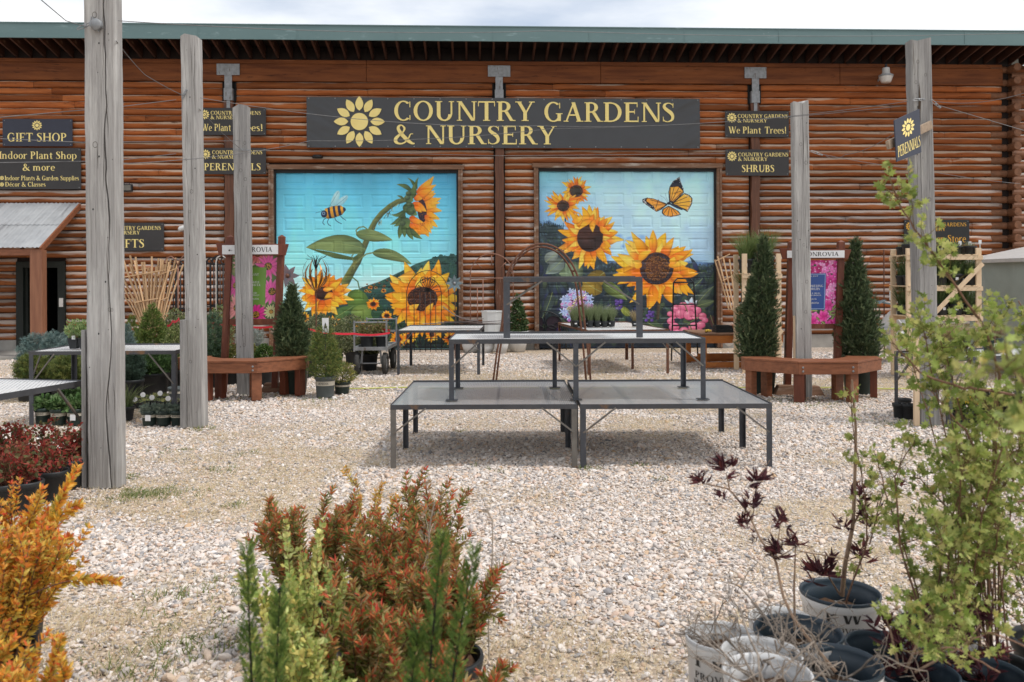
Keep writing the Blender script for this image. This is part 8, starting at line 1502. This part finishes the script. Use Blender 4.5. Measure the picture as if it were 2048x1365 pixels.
# elder with dark cut leaves
ED = [(.06, .022, .03), (.10, .03, .038), (.15, .04, .04), (.045, .018, .026)]
def elder(lb, base, stems, clusters):
    o = Vector(base); t = thing('elder', lb, 'elder shrub', o, 0, 'purple-leaved elders'); w = MB(); m = MB()
    for pts, r0 in stems:
        p = np.array([tuple(P(u, v, Y)-o) for u, v, Y in pts]); u_ = np.linspace(0, len(p)-1, len(p)*4); i0 = np.minimum(u_.astype(int), len(p)-2); f = (u_-i0)[:, None]; p = p[i0]*(1-f)+p[i0+1]*f; w.tube(p, np.linspace(r0, r0*.4, len(p)), 6, (1.75, 1.55, 1.35))
    for u, v, Y, R0, n in clusters:
        c = np.array(tuple(P(u, v+14, Y)-o)); d = RNG.normal(0, 1, (n, 3)); d[:, 2] = abs(d[:, 2])*.9+.2; m.inst(T_ELD, frames(np.repeat(d, 4, 0)+RNG.normal(0, .42, (4*n, 3)), RNG.uniform(.5, 1.1, 4*n)*R0*1.15), np.repeat(c+RNG.normal(0, R0*.25, (n, 3)), 4, 0), cols(4*n, ED))
    w.build('branches', m_bark, t); m.build('leaves', m_leaf, t)
b = P(1655, 1341, 2.75); b.z = P(0, 1325, 2.6).z-.1
elder('long leaning elder stem with small dark leaf tufts', P(1672, 1345, 2.62), [([(1672, 1345, 2.62), (1611, 1271, 2.7), (1585, 1234, 2.75), (1566, 1193, 2.8), (1551, 1119, 2.85), (1522, 1082, 2.85), (1496, 1026, 2.9), (1459, 978, 2.9), (1404, 967, 2.9)], .006), ([(1590, 1262, 2.85), (1588, 1180, 2.85), (1591, 1095, 2.85)], .005), ([(1459, 978, 2.9), (1452, 945, 2.9)], .003), ([(1505, 1040, 2.9), (1516, 960, 2.9), (1540, 920, 2.9)], .002), ([(1551, 1119, 2.85), (1562, 1040, 2.85)], .003), ([(1551, 1119, 2.85), (1590, 1095, 2.85)], .003), ([(1600, 1103, 2.85), (1700, 1120, 2.85), (1740, 1150, 2.85)], .0025)],
      [(1450, 925, 2.9, .055, 13), (1402, 948, 2.9, .045, 9), (1440, 978, 2.9, .035, 6), (1510, 950, 2.9, .05, 9), (1505, 998, 2.88, .05, 12), (1490, 1034, 2.88, .045, 10), (1562, 1036, 2.85, .05, 11), (1556, 1090, 2.85, .055, 14), (1585, 1078, 2.85, .045, 10), (1506, 1058, 2.9, .03, 5)])
elder('upright pale elder stem in the navy-rimmed back pot', P(1684, 1190, 3.45), [([(1684, 1192, 3.45), (1690, 1130, 3.42), (1706, 1050, 3.4), (1710, 950, 3.4), (1712, 860, 3.4), (1704, 760, 3.4)], .010), ([(1680, 1190, 3.45), (1655, 1150, 3.4), (1648, 1130, 3.4)], .004), ([(1706, 1050, 3.4), (1730, 1010, 3.4), (1745, 985, 3.4)], .004)],
      [(1645, 1132, 3.4, .075, 15), (1720, 980, 3.4, .06, 9), (1728, 1006, 3.4, .06, 9), (1690, 1036, 3.4, .05, 7), (1745, 1030, 3.4, .06, 9), (1722, 1096, 3.4, .06, 9), (1800, 955, 3.4, .03, 5)])
elder('low dark elder under the green bush', P(1800, 1345, 2.75), [([(1800, 1345, 2.75), (1780, 1260, 2.75), (1770, 1230, 2.75)], .005), ([(1810, 1345, 2.75), (1850, 1250, 2.75), (1880, 1210, 2.75)], .005), ([(1830, 1345, 2.75), (1930, 1290, 2.7), (1960, 1250, 2.7)], .005)],
      [(u, v, 2.78, .06, 10) for u, v in ((1770, 1240), (1790, 1265), (1840, 1225), (1880, 1200), (1905, 1240), (1930, 1275), (1860, 1280), (1700, 1335), (1730, 1345), (1960, 1230), (1900, 1310), (1950, 1320), (1990, 1290), (1820, 1320), (1840, 1340), (1885, 1350), (1775, 1330), (1810, 1290), (1975, 1345))])
# green currant-like bush at the right
CG = [(.18, .235, .05), (.26, .31, .08), (.34, .37, .12), (.115, .155, .035), (.42, .39, .14)]; CGT = [(.42, .46, .14), (.36, .40, .12), (.50, .38, .13)]
def green(lb, base, stems, nrand=0, Yc=2.9, sz=.035, ur=(1780, 2080), vr=(620, 1250), seed=3, potn=True, dens=1.0):
    o = Vector((base.x, base.y, 0)); t = thing('currant_bush', lb, 'green shrub', o, 0, 'green currant bushes at the right'); 
    if potn: potmesh(t, .14, .28, m_pot)
    b = Bush(); r = random.Random(seed)
    def run(p, r0, lv, col=(1.1, .8, .66)):
        n = len(p); u_ = np.linspace(0, n-1, max(10, n*4)); i0 = np.minimum(u_.astype(int), n-2); f = (u_-i0)[:, None]; p = p[i0]*(1-f)+p[i0+1]*f; p = p+np.cumsum(RNG.normal(0, .0022, p.shape), 0); b.stem(p, r0, r0*.35, col); L_ = np.linalg.norm(np.diff(p, axis=0), axis=1).sum()
        ns = int(L_/.031*dens)
        for j in range(ns):
            k = int(len(p)*(lv+(1-lv)*r.random()))-1; k = max(1, min(len(p)-1, k)); d = p[k]-p[k-1]; d /= np.linalg.norm(d)+1e-9
            s_ = stemline(p[k], d*.6+RNG.normal(0, .8, 3)+np.array((0, 0, .25)), r.uniform(.02, .10), 4, (0, 0, .3), .1); b.stem(s_, .0014, .0007, (.9, .9, .4)); q = s_[-1]; n_ = r.choice((3, 4, 5, 6))
            b.leaves(np.array([s_[-2], q, q+(q-s_[-2])*.5]), .1, n_, sz*r.uniform(.65, 1.1), CG, 1.0, 1, None, .2, .15); 
            if r.random() < .3: b.leaves(np.array([s_[-2], q]), .6, 2, sz*.8, CGT, .5, 1)
    for pts, r0, lv in stems: run(np.array([tuple(P(u, v, Y)-o) for u, v, Y in pts]), r0, lv)
    for k in range(nrand):
        u1 = r.uniform(*ur); v1 = r.uniform(*vr)+max(0, (1900-u1))*1.1; Y1 = Yc+r.uniform(-.35, .35); e = np.array(tuple(P(u1, v1, Y1)-o)); s0 = np.array((r.uniform(-.06, .06), r.uniform(-.06, .06), .24)); mid = (s0+e)/2+np.array((0, 0, .12+.1*r.random())); run(np.array([s0, mid, e, e+(e-mid)*.25+np.array((0, 0, -.03))]), .0032, .22)
    b.build(t, T_LOBED, wide=1.0)
B1 = P(1985, 562, 2.9); B2 = P(2110, 562, 3.1); B3 = P(1900, 562, 3.0)
green('green bush at the right with a long stem reaching above the wooden rack', B1, [([(1985, 1300, 2.9), (1975, 1100, 2.85), (1985, 900, 2.8), (2000, 740, 2.75), (1965, 640, 2.7), (1905, 560, 2.65), (1850, 480, 2.6), (1795, 405, 2.6), (1782, 365, 2.6)], .006, .42), ([(2060, 900, 2.7), (2043, 791, 2.6), (1945, 769, 2.6), (1888, 754, 2.6), (1838, 732, 2.6), (1808, 701, 2.6), (1780, 670, 2.6)], .0055, .05), ([(1960, 960, 2.7), (1925, 850, 2.7), (1880, 800, 2.7), (1853, 772, 2.7)], .0045, .1), ([(2060, 1000, 2.8), (1950, 1010, 2.8), (1880, 1060, 2.8), (1790, 1090, 2.85)], .004, .1)], 17, 2.9, seed=3)
green('dense green bush cut by the right edge of the picture', B2, [([(2110, 1200, 3.1), (2090, 900, 3.0), (2070, 700, 2.9), (2030, 600, 2.9)], .006, .3)], 24, 3.05, ur=(1930, 2160), vr=(600, 1220), seed=5)
green('lower green bush in front of the dark elder', B3, [([(1880, 1345, 3.0), (1830, 1180, 2.9), (1770, 1000, 2.9), (1740, 900, 2.9)], .004, .35), ([(1870, 1300, 2.8), (1800, 1090, 2.8), (1790, 950, 2.8), (1830, 880, 2.8)], .0045, .25), ([(1900, 1330, 2.6), (1840, 1270, 2.4), (1790, 1230, 2.35)], .003, .4), ([(2000, 1345, 2.4), (1900, 1300, 2.3), (1830, 1320, 2.25)], .003, .3), ([(2060, 1300, 2.3), (1980, 1270, 2.2), (1930, 1290, 2.2)], .003, .3)], 20, 2.75, ur=(1810, 2090), vr=(880, 1260), seed=8)
green('slender green shoot beside the upright elder stem', P(1700, 562, 3.3), [([(1690, 1210, 3.3), (1735, 1090, 3.3), (1730, 980, 3.3), (1712, 880, 3.3), (1703, 765, 3.3)], .004, .1), ([(1735, 1090, 3.3), (1760, 1000, 3.3), (1790, 950, 3.3)], .003, .1)], 0, seed=9, potn=False, dens=1.2)
green('blurred green shoots closest to the camera at the right edge', P(2110, 562, 1.5), [([(2200, 1100, 1.5), (2090, 800, 1.45), (2020, 745, 1.42), (1990, 740, 1.4)], .004, .5), ([(2200, 1000, 1.5), (2120, 880, 1.4), (2030, 870, 1.4)], .004, .5)], 0, seed=11, sz=.032, potn=False, dens=1.4)
